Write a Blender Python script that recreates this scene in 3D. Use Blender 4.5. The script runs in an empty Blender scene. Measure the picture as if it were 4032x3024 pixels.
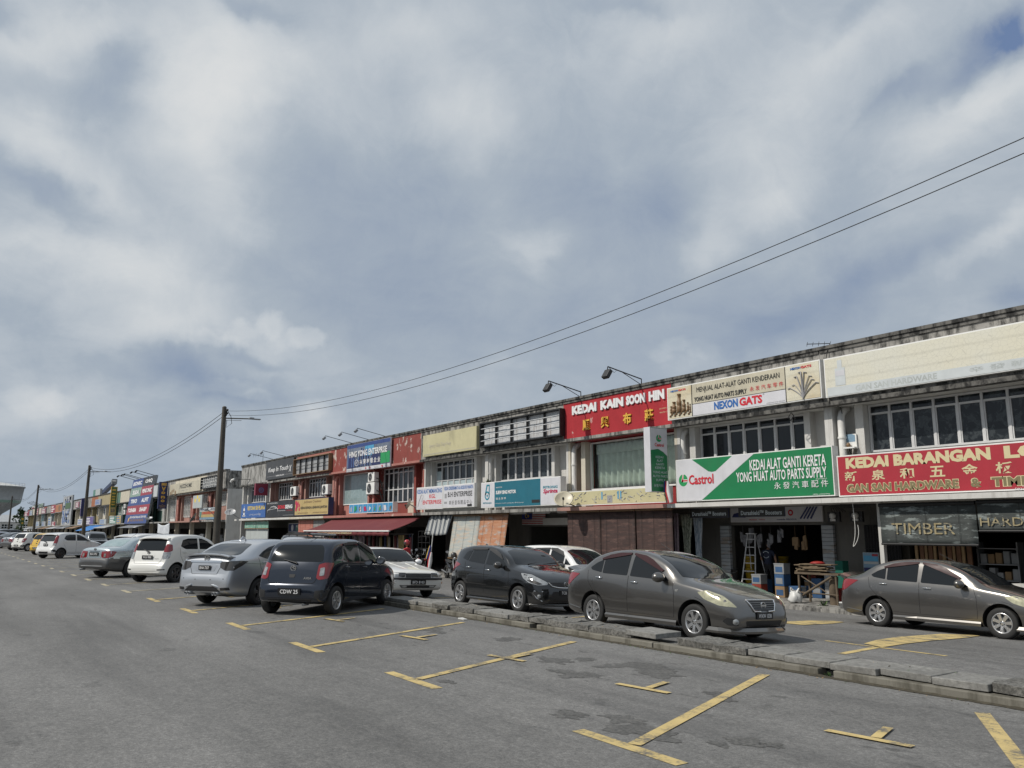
import bpy, bmesh, math, random
import numpy as np
from mathutils import Vector, Matrix, noise as mnoise
from mathutils.bvhtree import BVHTree
S = bpy.context.scene
COL = S.collection
R = math.radians
rnd = random.Random(11)
# ------------------------------------------------------------------ camera
cam = bpy.data.cameras.new("camera")
cam_o = bpy.data.objects.new("camera", cam)
COL.objects.link(cam_o)
CAM_H, CAM_PITCH, CAM_YAW, CAM_ROLL = 1.68, R(10.15), R(35.07), R(0.05)
_cy, _sy = math.cos(CAM_YAW), math.sin(CAM_YAW)
_fw = Vector((-_cy*math.cos(CAM_PITCH), _sy*math.cos(CAM_PITCH), math.sin(CAM_PITCH)))
_r = Vector((_sy, _cy, 0)); _u = _r.cross(_fw)
_r2 = math.cos(CAM_ROLL)*_r + math.sin(CAM_ROLL)*_u
_u2 = -math.sin(CAM_ROLL)*_r + math.cos(CAM_ROLL)*_u
m = Matrix((( _r2.x, _u2.x, -_fw.x, 0), (_r2.y, _u2.y, -_fw.y, 0), (_r2.z, _u2.z, -_fw.z, CAM_H), (0, 0, 0, 1)))
cam_o.matrix_world = m
cam.sensor_width = 36.0
cam.lens = 3225.0/4032.0*36.0
cam.clip_start = 0.05
cam.clip_end = 9000.0
S.camera = cam_o
S.view_settings.view_transform = 'Standard'
S.view_settings.look = 'None'
S.view_settings.exposure = 0.0
S.view_settings.gamma = 1.0
S.render.resolution_x, S.render.resolution_y = 1024, 768
S.cycles.max_bounces = 6
S.cycles.use_denoising = True
# ------------------------------------------------------------------ sun
SUN = Vector((-0.34, -1.0, 1.15)).normalized()      # towards the sun
SUN_EL = math.asin(SUN.z)
SUN_AZ = math.atan2(SUN.x, SUN.y)                    # from +Y towards +X
sl = bpy.data.lights.new("sun", 'SUN')
sl.energy = 3.7
sl.angle = R(0.5)
sl.color = (1.0, 0.945, 0.86)
so = bpy.data.objects.new("sun", sl)
so.rotation_euler = SUN.to_track_quat('Z', 'Y').to_euler()
COL.objects.link(so)
# ------------------------------------------------------------------ sky with clouds
W = bpy.data.worlds.new("World"); S.world = W
W.use_nodes = True
nt = W.node_tree; nt.nodes.clear()
def N(tree, typ, **kw):
 n = tree.nodes.new(typ)
 for k, v in kw.items(): setattr(n, k, v)
 return n
def math_(tree, op, a, b=None, c=None, clamp=False):
 n = N(tree, 'ShaderNodeMath', operation=op, use_clamp=clamp)
 for i, v in enumerate((a, b, c)):
  if v is None: continue
  if isinstance(v, (int, float)): n.inputs[i].default_value = v
  else: tree.links.new(v, n.inputs[i])
 return n.outputs[0]
def vmath(tree, op, a, b=None, scale=None):
 n = N(tree, 'ShaderNodeVectorMath', operation=op)
 for i, v in enumerate((a, b)):
  if v is None: continue
  if isinstance(v, (tuple, list)): n.inputs[i].default_value = v
  else: tree.links.new(v, n.inputs[i])
 if scale is not None: n.inputs['Scale'].default_value = scale
 return n.outputs['Value'] if op in ('LENGTH', 'DOT_PRODUCT') else n.outputs[0]
def noise_(tree, vec, scale, detail=4, rough=.5, out='Fac', dist=0):
 n = N(tree, 'ShaderNodeTexNoise')
 n.inputs['Scale'].default_value = scale; n.inputs['Detail'].default_value = detail
 n.inputs['Roughness'].default_value = rough; n.inputs['Distortion'].default_value = dist
 if vec is not None: tree.links.new(vec, n.inputs['Vector'])
 return n.outputs[out]
def ramp(tree, fac, stops, interp='LINEAR'):
 n = N(tree, 'ShaderNodeValToRGB'); n.color_ramp.interpolation = interp
 e = n.color_ramp.elements
 while len(e) < len(stops): e.new(.5)
 for i, (p, c) in enumerate(stops):
  e[i].position = p; e[i].color = (c[0], c[1], c[2], 1) if not isinstance(c, (int, float)) else (c, c, c, 1)
 tree.links.new(fac, n.inputs[0])
 return n.outputs[0]
def mix(tree, fac, a, b, typ='MIX'):
 n = N(tree, 'ShaderNodeMix', data_type='RGBA', blend_type=typ)
 for sock, v in ((n.inputs[0], fac), (n.inputs[6], a), (n.inputs[7], b)):
  if isinstance(v, (int, float)): sock.default_value = v
  elif isinstance(v, tuple): sock.default_value = (*v[:3], 1)
  else: tree.links.new(v, sock)
 return n.outputs[2]
tc = N(nt, 'ShaderNodeTexCoord')
D0 = vmath(nt, 'NORMALIZE', tc.outputs['Generated'])
sky = N(nt, 'ShaderNodeTexSky', sky_type='NISHITA')
sky.sun_disc = False; sky.sun_elevation = SUN_EL; sky.sun_rotation = SUN_AZ
sky.air_density = 1.2; sky.dust_density = 2.0; sky.ozone_density = 2.0
# ragged edges: the direction is warped by noise before the cloud banks are looked up
def warp(vec, scale, amp, detail=5):
 n = noise_(nt, vec, scale, detail, .55, 'Color')
 n = vmath(nt, 'SUBTRACT', n, (.5, .5, .5))
 return vmath(nt, 'ADD', vec, vmath(nt, 'SCALE', n, scale=amp))
DC = warp(D0, 11.0, .075, 8)
DB = warp(warp(D0, 3.2, .11, 6), 12.0, .07, 9)          # billowy, for the cumulus heads
# cloud banks: (azimuth deg from +Y towards -X, elevation deg, half-width deg, half-height deg, tilt deg, weight, hard)
BANKS = [(77.6,28.2,3.11,4.25,-10,0.28600000000000003,0),
 (73.4,30.9,5.5,2.83,-10,0.26,0),
 (77.5,23.6,2.9,3.93,0,0.20800000000000002,0),
 (75.4,19.6,1.98,2.34,-20,0.18200000000000002,0),
 (80.5,15.5,5.46,2.05,-18,0.28600000000000003,0),
 (86.5,22.6,3.27,1.63,-10,0.26,0),
 (82.4,20.1,2.6,1.14,-30,0.20800000000000002,0),
 (87.8,28.0,2.76,1.66,0,0.20800000000000002,0),
 (85.2,29.5,3.58,1.29,0,0.156,0),
 (58.4,27.8,3.22,2.84,30,0.2,0),
 (61.5,33.7,5.21,2.43,0,0.14,0),
 (55.1,19.6,3.26,2.44,0,0.12,0),
 (87.3,16.0,2.41,1.05,0,0.13,0),
 (85.8,19.3,3.53,1.07,-28,-0.24,0),
 (82.2,28.2,1.99,1.22,10,-0.2,0),
 (82.9,25.8,2.32,1.24,-10,-0.12,0),
 (89.4,29.1,1.45,0.79,0,-0.22,0),
 (75.9,33.3,3.13,0.78,0,-0.2,0),
 (65.1,21.4,8.21,6.45,-20,-0.14,0),
 (67.7,25.1,4.85,2.24,-10,-0.06,0),
 (86.9,11.8,3.82,1.07,0,-0.12,0),
 (63.6,14.1,10.19,3.26,0,-0.1,0),
 (74.1,12.3,6.18,2.06,5,0.16,0),
 (71.1,13.2,1.55,0.97,-25,0.13,1),
 (71.6,13.4,0.96,0.77,0,0.1,1),
 (73.6,13.0,1.51,0.56,5,0.12,1),
 (75.8,12.6,1.65,0.5,0,0.09,1),
 (78.0,12.5,2.14,0.64,0,0.09,0),
 (81.6,11.1,2.86,1.52,10,0.14,0),
 (69.3,12.7,0.88,0.63,0,0.18,1),
 (75.5,9.1,6.07,1.29,-6,-0.3,0),
 (72.7,11.2,2.67,0.53,0,-0.2,0),
 (78.2,10.6,3.55,0.62,-5,-0.12,0),
 (74.1,9.3,2.44,0.64,0,0.16,1),
 (72.2,8.9,1.34,0.5,0,0.12,1),
 (68.6,7.6,1.19,0.79,0,0.13,1),
 (67.9,7.9,0.89,0.72,0,0.1,1),
 (67.1,7.0,1.0,0.72,0,0.1,1),
 (69.0,6.8,1.77,0.98,0,0.12,0),
 (86.3,7.6,1.69,0.92,0,0.14,1),
 (84.8,7.3,1.27,0.63,-10,0.12,1),
 (85.7,6.6,2.79,1.09,0,0.12,0),
 (82.6,7.1,3.62,1.15,0,0.12,0),
 (43.7,33.2,3.05,1.83,30,0.18,0),
 (33.1,29.5,5.22,2.46,20,0.16,0),
 (22.8,25.7,5.36,1.4,15,0.26,0),
 (36.3,23.1,2.72,1.44,10,0.2,0),
 (39.9,20.7,2.53,1.69,20,0.18,0),
 (23.6,17.1,4.49,0.82,14,0.24,0),
 (35.7,26.1,4.65,1.86,0,0.1,0),
 (29.9,31.0,3.0,1.23,20,0.08,0),
 (23.3,28.4,3.01,0.94,28,-0.38,0),
 (20.7,28.8,1.54,1.07,20,-0.42,0),
 (28.2,27.3,2.08,0.62,30,-0.2,0),
 (30.1,32.2,2.15,0.81,20,-0.14,0),
 (46.1,34.8,3.01,0.68,0,-0.14,0),
 (49.3,23.7,5.76,3.66,0,-0.16,0),
 (43.8,21.9,1.9,2.41,0,-0.1,0),
 (29.7,17.1,5.01,1.52,10,-0.14,0),
 (34.1,14.7,9.77,1.79,14,-0.16,0),
 (22.0,14.1,1.59,0.8,20,-0.25,0),
 (53.6,19.8,1.99,1.09,0,0.13,0),
 (43.5,13.0,1.25,0.64,0,0.1,1),
 (41.4,12.6,1.23,0.7,-10,0.09,1),
 (42.6,11.8,3.02,1.24,0,0.14,0),
 (44.5,12.0,1.08,0.65,0,0.08,1),
 (37.5,12.3,1.02,0.5,0,0.06,0),
 (46.1,16.4,17.76,6.51,8,-0.09,0),
 (32.5,15.4,12.21,3.49,12,-0.07,0)]
tot = None
for az, el, sa, se, tilt, wgt, hard in BANKS:
 a, e = R(az), R(el)
 c = Vector((-math.sin(a)*math.cos(e), math.cos(a)*math.cos(e), math.sin(e)))
 right = Vector((math.cos(a), math.sin(a), 0)); up = right.cross(c)
 t = R(tilt)
 e1 = right*math.cos(t) + up*math.sin(t); e2 = -right*math.sin(t) + up*math.cos(t)
 src = DC if hard else DB
 p1 = vmath(nt, 'DOT_PRODUCT', src, tuple(e1 / R(sa)))
 p2 = vmath(nt, 'DOT_PRODUCT', src, tuple(e2 / R(se)))
 p3 = math_(nt, 'SUBTRACT', vmath(nt, 'DOT_PRODUCT', src, tuple(c*1.0)), 1.0)
 q = math_(nt, 'MULTIPLY_ADD', p1, p1, math_(nt, 'MULTIPLY', p2, p2))
 q = math_(nt, 'MULTIPLY_ADD', p3, -6.0, q)
 if hard:   # a rounded edge
  g = math_(nt, 'MULTIPLY', math_(nt, 'SUBTRACT', 1.35, q, clamp=True), .8, clamp=True)
  g = math_(nt, 'POWER', g, 1.1)
 else:
  g = math_(nt, 'POWER', 2.71828, math_(nt, 'MULTIPLY', q, -1.0))
 tot = math_(nt, 'MULTIPLY_ADD', g, wgt, tot if tot is not None else 0.0)
# thin veil of streaks and puffs everywhere
sep = N(nt, 'ShaderNodeSeparateXYZ'); nt.links.new(D0, sep.inputs[0])
hz = math_(nt, 'ADD', math_(nt, 'MAXIMUM', sep.outputs['Z'], 0.0), .22)
flat = vmath(nt, 'DIVIDE', D0, None)
cmb = N(nt, 'ShaderNodeCombineXYZ')
for i in range(3): nt.links.new(hz, cmb.inputs[i])
nt.links.new(cmb.outputs[0], flat.node.inputs[1])
n1 = noise_(nt, flat, 1.3, 9, .58, dist=.4)
n2 = noise_(nt, flat, 4.5, 9, .6, dist=.6)
v = math_(nt, 'MULTIPLY_ADD', math_(nt, 'SUBTRACT', n1, .5), .25, math_(nt, 'MULTIPLY', math_(nt, 'SUBTRACT', n2, .5), .24))
n3 = noise_(nt, DC, 8, 10, .68, dist=.9)
v = math_(nt, 'MULTIPLY_ADD', math_(nt, 'SUBTRACT', n3, .5), .26, v)
tot = math_(nt, 'ADD', math_(nt, 'ADD', tot, v), .465)
CL = 10.0
cl = ramp(nt, tot, [(0.0, (0.1559, 0.227, 0.3916)), (0.1, (0.2462, 0.3095, 0.4287)), (0.24, (0.305, 0.3663, 0.4621)), (0.42, (0.3864, 0.4452, 0.5149)), (0.56, (0.491, 0.5395, 0.5906)), (0.72, (0.6038, 0.6376, 0.6654)), (0.88, (0.7011, 0.7157, 0.7231)), (1.0, (0.7913, 0.7913, 0.7835))])
clouds = mix(nt, 1.0, cl, (CL, CL, CL), 'MULTIPLY')
cover = ramp(nt, tot, [(0.0, .85), (.2, .97), (.4, 1.0)])
skycol = mix(nt, cover, sky.outputs[0], clouds)
# the lower air is a flat grey blue
low = ramp(nt, sep.outputs['Z'], [(0.0, .9), (.07, .6), (.17, .15), (.3, 0.0)])
skycol = mix(nt, math_(nt, 'MULTIPLY', low, .55), skycol, (2.75, 3.45, 4.35))
bg = N(nt, 'ShaderNodeBackground'); bg.inputs['Strength'].default_value = 0.1
nt.links.new(skycol, bg.inputs['Color'])
W.cycles.sampling_method = 'MANUAL'; W.cycles.sample_map_resolution = 512
wo = N(nt, 'ShaderNodeOutputWorld'); nt.links.new(bg.outputs[0], wo.inputs[0])
# ------------------------------------------------------------------ materials
MATS = {}
def new_mat(name):
 mt = bpy.data.materials.new(name); mt.use_nodes = True
 t = mt.node_tree; t.nodes.clear()
 b = N(t, 'ShaderNodeBsdfPrincipled'); o = N(t, 'ShaderNodeOutputMaterial')
 t.links.new(b.outputs[0], o.inputs[0])
 return mt, t, b
def pos(t):
 return N(t, 'ShaderNodeNewGeometry').outputs['Position']
def objc(t):
 return N(t, 'ShaderNodeTexCoord').outputs['Object']
def scaled(t, vec, s):
 return vmath(t, 'MULTIPLY', vec, s)
def bump(t, b, h, strength=.3, dist=.02):
 n = N(t, 'ShaderNodeBump'); n.inputs['Strength'].default_value = strength; n.inputs['Distance'].default_value = dist
 t.links.new(h, n.inputs['Height']); t.links.new(n.outputs[0], b.inputs['Normal'])
def M(name, col, rough=.6, metal=0.0, var=.18, scale=3.0, coat=0.0, spec=.5, emit=0, dirt=0.0, bmp=0.0):
 """plain paint, plastic, cloth or metal: a base colour that drifts a little, with optional grime"""
 if name in MATS: return MATS[name]
 mt, t, b = new_mat(name)
 c = tuple(col)
 p = pos(t)
 n = noise_(t, p, scale, 6, .6)
 f = ramp(t, n, [(.3, 1-var), (.7, 1+var*.5)])
 out = mix(t, 1.0, c, f, 'MULTIPLY')
 if dirt > 0:
  d = noise_(t, scaled(t, p, (1, 1, .35)), 1.7, 8, .68)
  d = ramp(t, d, [(.52, 0.0), (.68, dirt)])
  out = mix(t, d, out, (.10, .09, .075))
 t.links.new(out, b.inputs['Base Color'])
 b.inputs['Roughness'].default_value = rough; b.inputs['Metallic'].default_value = metal
 b.inputs['Coat Weight'].default_value = coat; b.inputs['Specular IOR Level'].default_value = spec
 if bmp: bump(t, b, noise_(t, p, 40, 4), bmp, .01)
 MATS[name] = mt
 return mt
def wallmat(name, col, mildew=.45, stain=(.045, .043, .04), peel=None, peel_amt=.0, streak=.5, mid=.53, zs=.42):
 """old plaster: paint, rain streaks of mildew and, if asked, patches where the paint has peeled"""
 if name in MATS: return MATS[name]
 mt, t, b = new_mat(name)
 p = pos(t)
 base = mix(t, 1.0, tuple(col), ramp(t, noise_(t, p, 1.3, 7, .6), [(.3, .86), (.7, 1.06)]), 'MULTIPLY')
 if peel:
  pn = noise_(t, scaled(t, p, (1, 1, .55)), 1.9, 9, .66)
  base = mix(t, ramp(t, pn, [(1-peel_amt-.02, 0.0), (1-peel_amt+.02, .9)]), base, tuple(peel))
 sn = noise_(t, scaled(t, p, (2.6, 2.6, zs)), 1.6, 9, .68)
 ss = noise_(t, scaled(t, p, (9, 9, .25)), 1.5, 6, .6)
 s = math_(t, 'MULTIPLY_ADD', ss, streak*.5, math_(t, 'MULTIPLY', sn, 1-streak*.5))
 s = ramp(t, s, [(mid-.04, 0.0), (mid+.08, mildew), (mid+.2, min(1, mildew*1.5))])
 base = mix(t, s, base, tuple(stain))
 t.links.new(base, b.inputs['Base Color'])
 b.inputs['Roughness'].default_value = .85; b.inputs['Specular IOR Level'].default_value = .25
 bump(t, b, noise_(t, p, 22, 6, .65), .25, .015)
 MATS[name] = mt
 return mt
def paint(name, col, metal=.0, rough=.32, flake=False, dust=.12):
 if name in MATS: return MATS[name]
 mt, t, b = new_mat(name)
 o = objc(t)
 n = noise_(t, o, 2.2, 5, .6)
 z = N(t, 'ShaderNodeSeparateXYZ'); t.links.new(o, z.inputs[0])
 road = ramp(t, math_(t, 'MULTIPLY_ADD', n, .25, z.outputs['Z']), [(.22, 1.0), (.52, 0.0)])   # road film on the sills
 c = mix(t, math_(t, 'MULTIPLY', road, .35), tuple(col), (.13, .12, .105))
 c = mix(t, math_(t, 'MULTIPLY', ramp(t, n, [(.45, 0.0), (.85, 1.0)]), dust*.6), c, (.24, .22, .2))
 t.links.new(c, b.inputs['Base Color'])
 b.inputs['Metallic'].default_value = metal
 t.links.new(math_(t, 'MULTIPLY_ADD', n, .10, rough-.10), b.inputs['Roughness'])
 b.inputs['Coat Weight'].default_value = 1.0; b.inputs['Coat Roughness'].default_value = .03
 MATS[name] = mt
 return mt
def glassmat(name, col, rough=.04, smear=0.0, smear_col=(.18, .2, .21)):
 if name in MATS: return MATS[name]
 mt, t, b = new_mat(name)
 c = tuple(col)
 if smear:
  n = noise_(t, pos(t), 3.2, 9, .68, dist=.7)
  c = mix(t, ramp(t, n, [(.5, 0.0), (.55, smear), (.63, smear*.5), (.7, smear)]), c, smear_col)
  t.links.new(c, b.inputs['Base Color'])
 else: b.inputs['Base Color'].default_value = (*c, 1)
 b.inputs['Roughness'].default_value = rough; b.inputs['IOR'].default_value = 1.5
 b.inputs['Specular IOR Level'].default_value = .38
 MATS[name] = mt
 return mt
def clearglass(name, tint=(.8, .9, .88), keep=.35):
 if name in MATS: return MATS[name]
 mt = bpy.data.materials.new(name); mt.use_nodes = True
 t = mt.node_tree; t.nodes.clear()
 tr = N(t, 'ShaderNodeBsdfTransparent'); tr.inputs[0].default_value = (*tint, 1)
 gl = N(t, 'ShaderNodeBsdfGlossy'); gl.inputs['Roughness'].default_value = .03; gl.inputs[0].default_value = (.9, .95, 1, 1)
 fr = N(t, 'ShaderNodeFresnel'); fr.inputs[0].default_value = 1.6
 mx = N(t, 'ShaderNodeMixShader'); o = N(t, 'ShaderNodeOutputMaterial')
 t.links.new(math_(t, 'MULTIPLY_ADD', fr.outputs[0], .55, keep*.06, clamp=True), mx.inputs[0])
 t.links.new(tr.outputs[0], mx.inputs[1]); t.links.new(gl.outputs[0], mx.inputs[2]); t.links.new(mx.outputs[0], o.inputs[0])
 MATS[name] = mt
 return mt
def asphalt():
 mt, t, b = new_mat('asphalt')
 p = pos(t)
 fine = math_(t, 'MULTIPLY_ADD', noise_(t, p, 24, 5, .8), .5, math_(t, 'MULTIPLY', noise_(t, p, 80, 3, .75), .5))
 midn = noise_(t, p, 6.0, 6, .62)
 big = noise_(t, scaled(t, p, (.35, 1.0, 1)), .45, 6, .6)
 c = ramp(t, fine, [(.36, (.083, .082, .080)), (.5, (.148, .146, .142)), (.64, (.242, .239, .232))])
 c = mix(t, 1.0, c, ramp(t, midn, [(.3, .80), (.7, 1.14)]), 'MULTIPLY')
 c = mix(t, 1.0, c, ramp(t, big, [(.3, .72), (.68, 1.2)]), 'MULTIPLY')
 # dark oil spots, pressed out along the driving direction
 sp = noise_(t, scaled(t, p, (.9, 1.9, 1)), 1.15, 6, .62)
 reg = noise_(t, p, .33, 3, .5)
 s = math_(t, 'MULTIPLY', ramp(t, sp, [(.60, 0.0), (.66, 1.0)]), ramp(t, reg, [(.47, 0.0), (.56, 1.0)]))
 c = mix(t, math_(t, 'MULTIPLY', s, .38), c, (.04, .04, .04))
 # oil dripped in the bays
 yy = N(t, 'ShaderNodeSeparateXYZ'); t.links.new(p, yy.inputs[0])
 inbay = ramp(t, math_(t, 'MULTIPLY', yy.outputs['Y'], .05), [(.24, 0.0), (.30, 1.0), (.425, 1.0), (.44, .2), (.6, .5), (.8, .5)])
 dp = ramp(t, noise_(t, scaled(t, p, (1.0, 2.2, 1)), 1.9, 5, .6), [(.60, 0.0), (.67, 1.0)])
 c = mix(t, math_(t, 'MULTIPLY', math_(t, 'MULTIPLY', dp, inbay), .5), c, (.035, .034, .033))
 cr = N(t, 'ShaderNodeTexVoronoi', feature='DISTANCE_TO_EDGE'); cr.inputs['Scale'].default_value = .16
 wp = vmath(t, 'ADD', p, vmath(t, 'SCALE', noise_(t, p, .9, 5, .6, 'Color'), scale=1.6)); t.links.new(wp, cr.inputs['Vector'])
 c = mix(t, math_(t, 'MULTIPLY', ramp(t, cr.outputs['Distance'], [(.0, .3), (.004, 0.0)]), ramp(t, noise_(t, p, .25, 2), [(.5, 0.0), (.56, 1.0)])), c, (.04, .04, .04))
 # tyre-polished drifts
 dr = noise_(t, scaled(t, p, (.12, 1.5, 1)), .8, 5, .6)
 c = mix(t, ramp(t, dr, [(.5, 0.0), (.7, .42)]), c, (.055, .055, .056))
 t.links.new(c, b.inputs['Base Color'])
 t.links.new(ramp(t, midn, [(.3, .72), (.7, .92)]), b.inputs['Roughness'])
 b.inputs['Specular IOR Level'].default_value = .35
 bump(t, b, fine, .55, .012)
 return mt
MATS['asphalt'] = asphalt()
def roadpaint(name, col, wear=.45):
 mt, t, b = new_mat(name)
 p = pos(t)
 a = noise_(t, p, 26, 5, .7)
 w = noise_(t, p, 3.0, 5, .6)
 k = math_(t, 'MULTIPLY_ADD', w, .62, math_(t, 'MULTIPLY', a, .5))
 k = ramp(t, k, [(wear-.02, 1.0), (wear+.10, 0.0)])
 c = mix(t, 1.0, tuple(col), ramp(t, w, [(.3, .8), (.7, 1.08)]), 'MULTIPLY')
 c = mix(t, k, c, (.13, .12, .10))
 t.links.new(c, b.inputs['Base Color']); b.inputs['Roughness'].default_value = .75
 bump(t, b, noise_(t, p, 55, 3, .7), .4, .01)
 MATS[name] = mt
 return mt
roadpaint('road_yellow', (.50, .385, .165), .465)
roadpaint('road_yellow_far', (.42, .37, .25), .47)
MATS['concrete'] = wallmat('concrete', (.30, .29, .27), .75, (.03, .03, .029), streak=.25, mid=.5)
wallmat('kerb_concrete', (.185, .175, .148), .6, (.06, .055, .042), streak=.1, mid=.5)
def slabmat(name, lo, hi, sc, big, edge):
 mt, t, b = new_mat(name); p = pos(t); n = noise_(t, p, sc, 7, .72); g = noise_(t, p, 2.3, 6, .6)
 c = ramp(t, n, [(.34, lo), (.66, hi)]); c = mix(t, 1.0, c, ramp(t, g, [(.3, big), (.7, 1.08)]), 'MULTIPLY')
 c = mix(t, ramp(t, noise_(t, p, 5.5, 7, .7), [(.56, 0.0), (.66, edge)]), c, (.05, .05, .042))
 t.links.new(c, b.inputs['Base Color']); b.inputs['Roughness'].default_value = .9; bump(t, b, n, .5, .012); MATS[name] = mt
slabmat('slab_light', (.15, .147, .137), (.27, .266, .25), 16, .7, .5); slabmat('slab_rough', (.045, .044, .04), (.235, .228, .21), 26, .7, .5)
wallmat('old_parapet', (.30, .29, .27), .85, (.030, .030, .028), streak=.22, mid=.495, zs=1.0)
wallmat('black_mould', (.15, .145, .135), .9, (.018, .018, .018), streak=.1, mid=.48, zs=1.2)
wallmat('white_wall', (.57, .56, .535), .32, (.22, .20, .17), streak=.7, mid=.56)
wallmat('cream_wall', (.56, .52, .43), .4, (.18, .15, .11), streak=.7, mid=.55)
wallmat('pink_wall', (.38, .17, .145), .5, (.14, .105, .09), peel=(.55, .46, .40), peel_amt=.36, streak=.5, mid=.57)
wallmat('salmon_wall', (.36, .21, .175), .45, (.17, .14, .12), streak=.5, mid=.56)
wallmat('red_wall', (.37, .032, .040), .3, (.13, .025, .025), peel=(.55, .38, .35), peel_amt=.325, streak=.3, mid=.60)
wallmat('redbrick_wall', (.25, .066, .056), .45, (.11, .055, .045), peel=(.52, .45, .40), peel_amt=.41, streak=.45, mid=.57)
wallmat('dark_red_wall', (.26, .03, .034), .3, (.10, .03, .03), streak=.4, mid=.58)
wallmat('green_wall', (.12, .215, .18), .45, (.06, .10, .085), streak=.6, mid=.54)
wallmat('paleblue_wall', (.45, .55, .58), .4, (.14, .15, .15), streak=.6, mid=.55)
wallmat('yellow_wall', (.36, .31, .19), .4, (.2, .15, .08), streak=.6, mid=.56)
wallmat('orange_wall', (.34, .14, .08), .35, (.2, .09, .05), streak=.5, mid=.57)
wallmat('grey_wall', (.38, .375, .36), .7, (.075, .075, .07), streak=.25, mid=.49, zs=.9)
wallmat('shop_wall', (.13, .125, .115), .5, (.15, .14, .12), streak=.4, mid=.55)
wallmat('jade_paint', (.02, .13, .095), .3, (.05, .12, .09), peel=(.6, .58, .54), peel_amt=.36, streak=.3, mid=.57)
M('alu_frame', (.60, .60, .60), .5, .0, .12)
M('white_frame', (.75, .75, .73), .5, 0, .1)
M('black_steel', (.025, .025, .026), .5, .3)
M('grey_steel', (.25, .26, .27), .45, .6)
M('bright_steel', (.58, .59, .60), .45, .15)
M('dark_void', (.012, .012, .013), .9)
M('white_sign', (.66, .66, .66), .45, 0, .05, dirt=.08)
M('pole_steel', (.085, .075, .062), .6, .3, .3, 1.2, dirt=.4)
M('pipe_white', (.70, .69, .66), .55, 0, .15, dirt=.35)
M('pipe_pink', (.60, .30, .25), .55, 0, .15, dirt=.3)
M('rubber', (.018, .018, .018), .75, 0, .25, 8)
M('black_plastic', (.02, .02, .021), .5)
M('chrome', (.78, .78, .78), .12, 1.0, .03)
M('rim_silver', (.62, .62, .62), .28, .85, .06)
M('rim_dark', (.10, .10, .105), .3, .8, .06)
M('red_lens', (.21, .008, .012), .1, 0, .1, 9, coat=1)
M('smoke_lens', (.05, .045, .04), .08, 0, .1, 9, coat=1)
M('clear_lens', (.40, .41, .41), .1, .45, .45, 16, coat=1)
M('yellowed_lens', (.50, .48, .33), .14, .3, .35, 12, coat=1)
M('amber_lens', (.7, .22, .02), .12, 0, .1)
M('plate_black', (.012, .012, .013), .35, 0, .05)
M('plate_white', (.85, .85, .85), .4, 0, .03)
glassmat('car_glass', (.012, .014, .016), .035)
glassmat('car_glass_mid', (.035, .04, .045), .04)
glassmat('pane_dark', (.014, .017, .02), .06, .4, (.10, .115, .12))
glassmat('pane_plain', (.016, .019, .022), .05)
glassmat('pane_teal', (.22, .30, .31), .08, .4, (.33, .42, .43))
glassmat('pane_curtain', (.10, .11, .10), .08, .6, (.26, .25, .22))
clearglass('shop_glass')
# ------------------------------------------------------------------ helpers
def tag(o, label=None, cat=None, group=None, kind=None):
 if label: o['label'] = label
 if cat: o['category'] = cat
 if group: o['group'] = group
 if kind: o['kind'] = kind
 return o
def thing(name, label, cat, loc=(0, 0, 0), rz=0.0, group=None):
 o = bpy.data.objects.new(name, None); COL.objects.link(o)
 o.empty_display_size = .3
 o.location = loc; o.rotation_euler = (0, 0, rz)
 return tag(o, label, cat, group)
def origin_of(o):
 v = Vector((0, 0, 0))
 while o is not None: v = v + o.location; o = o.parent
 return v
_txt_cache = {}
def text_geo(body, bold=0.0, shear=0.0, depth=0.0):
 key = (body, bold, shear, depth)
 if key in _txt_cache: return _txt_cache[key]
 cu = bpy.data.curves.new('t', 'FONT'); cu.body = body
 cu.offset = bold; cu.shear = shear; cu.extrude = depth; cu.resolution_u = 2; cu.fill_mode = 'FRONT' if depth == 0 else 'BOTH'
 o = bpy.data.objects.new('t', cu); COL.objects.link(o)
 bpy.context.view_layer.update()
 me = bpy.data.meshes.new_from_object(o.evaluated_get(bpy.context.evaluated_depsgraph_get()))
 vs = [v.co.copy() for v in me.vertices]; fs = [tuple(p.vertices) for p in me.polygons]
 bpy.data.objects.remove(o); bpy.data.meshes.remove(me); bpy.data.curves.remove(cu)
 if not vs: vs = [Vector((0, 0, 0))]
 x0 = min(v.x for v in vs); x1 = max(v.x for v in vs); y0 = min(v.y for v in vs); y1 = max(v.y for v in vs)
 _txt_cache[key] = (vs, fs, x0, x1, y0, y1)
 return _txt_cache[key]
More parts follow.
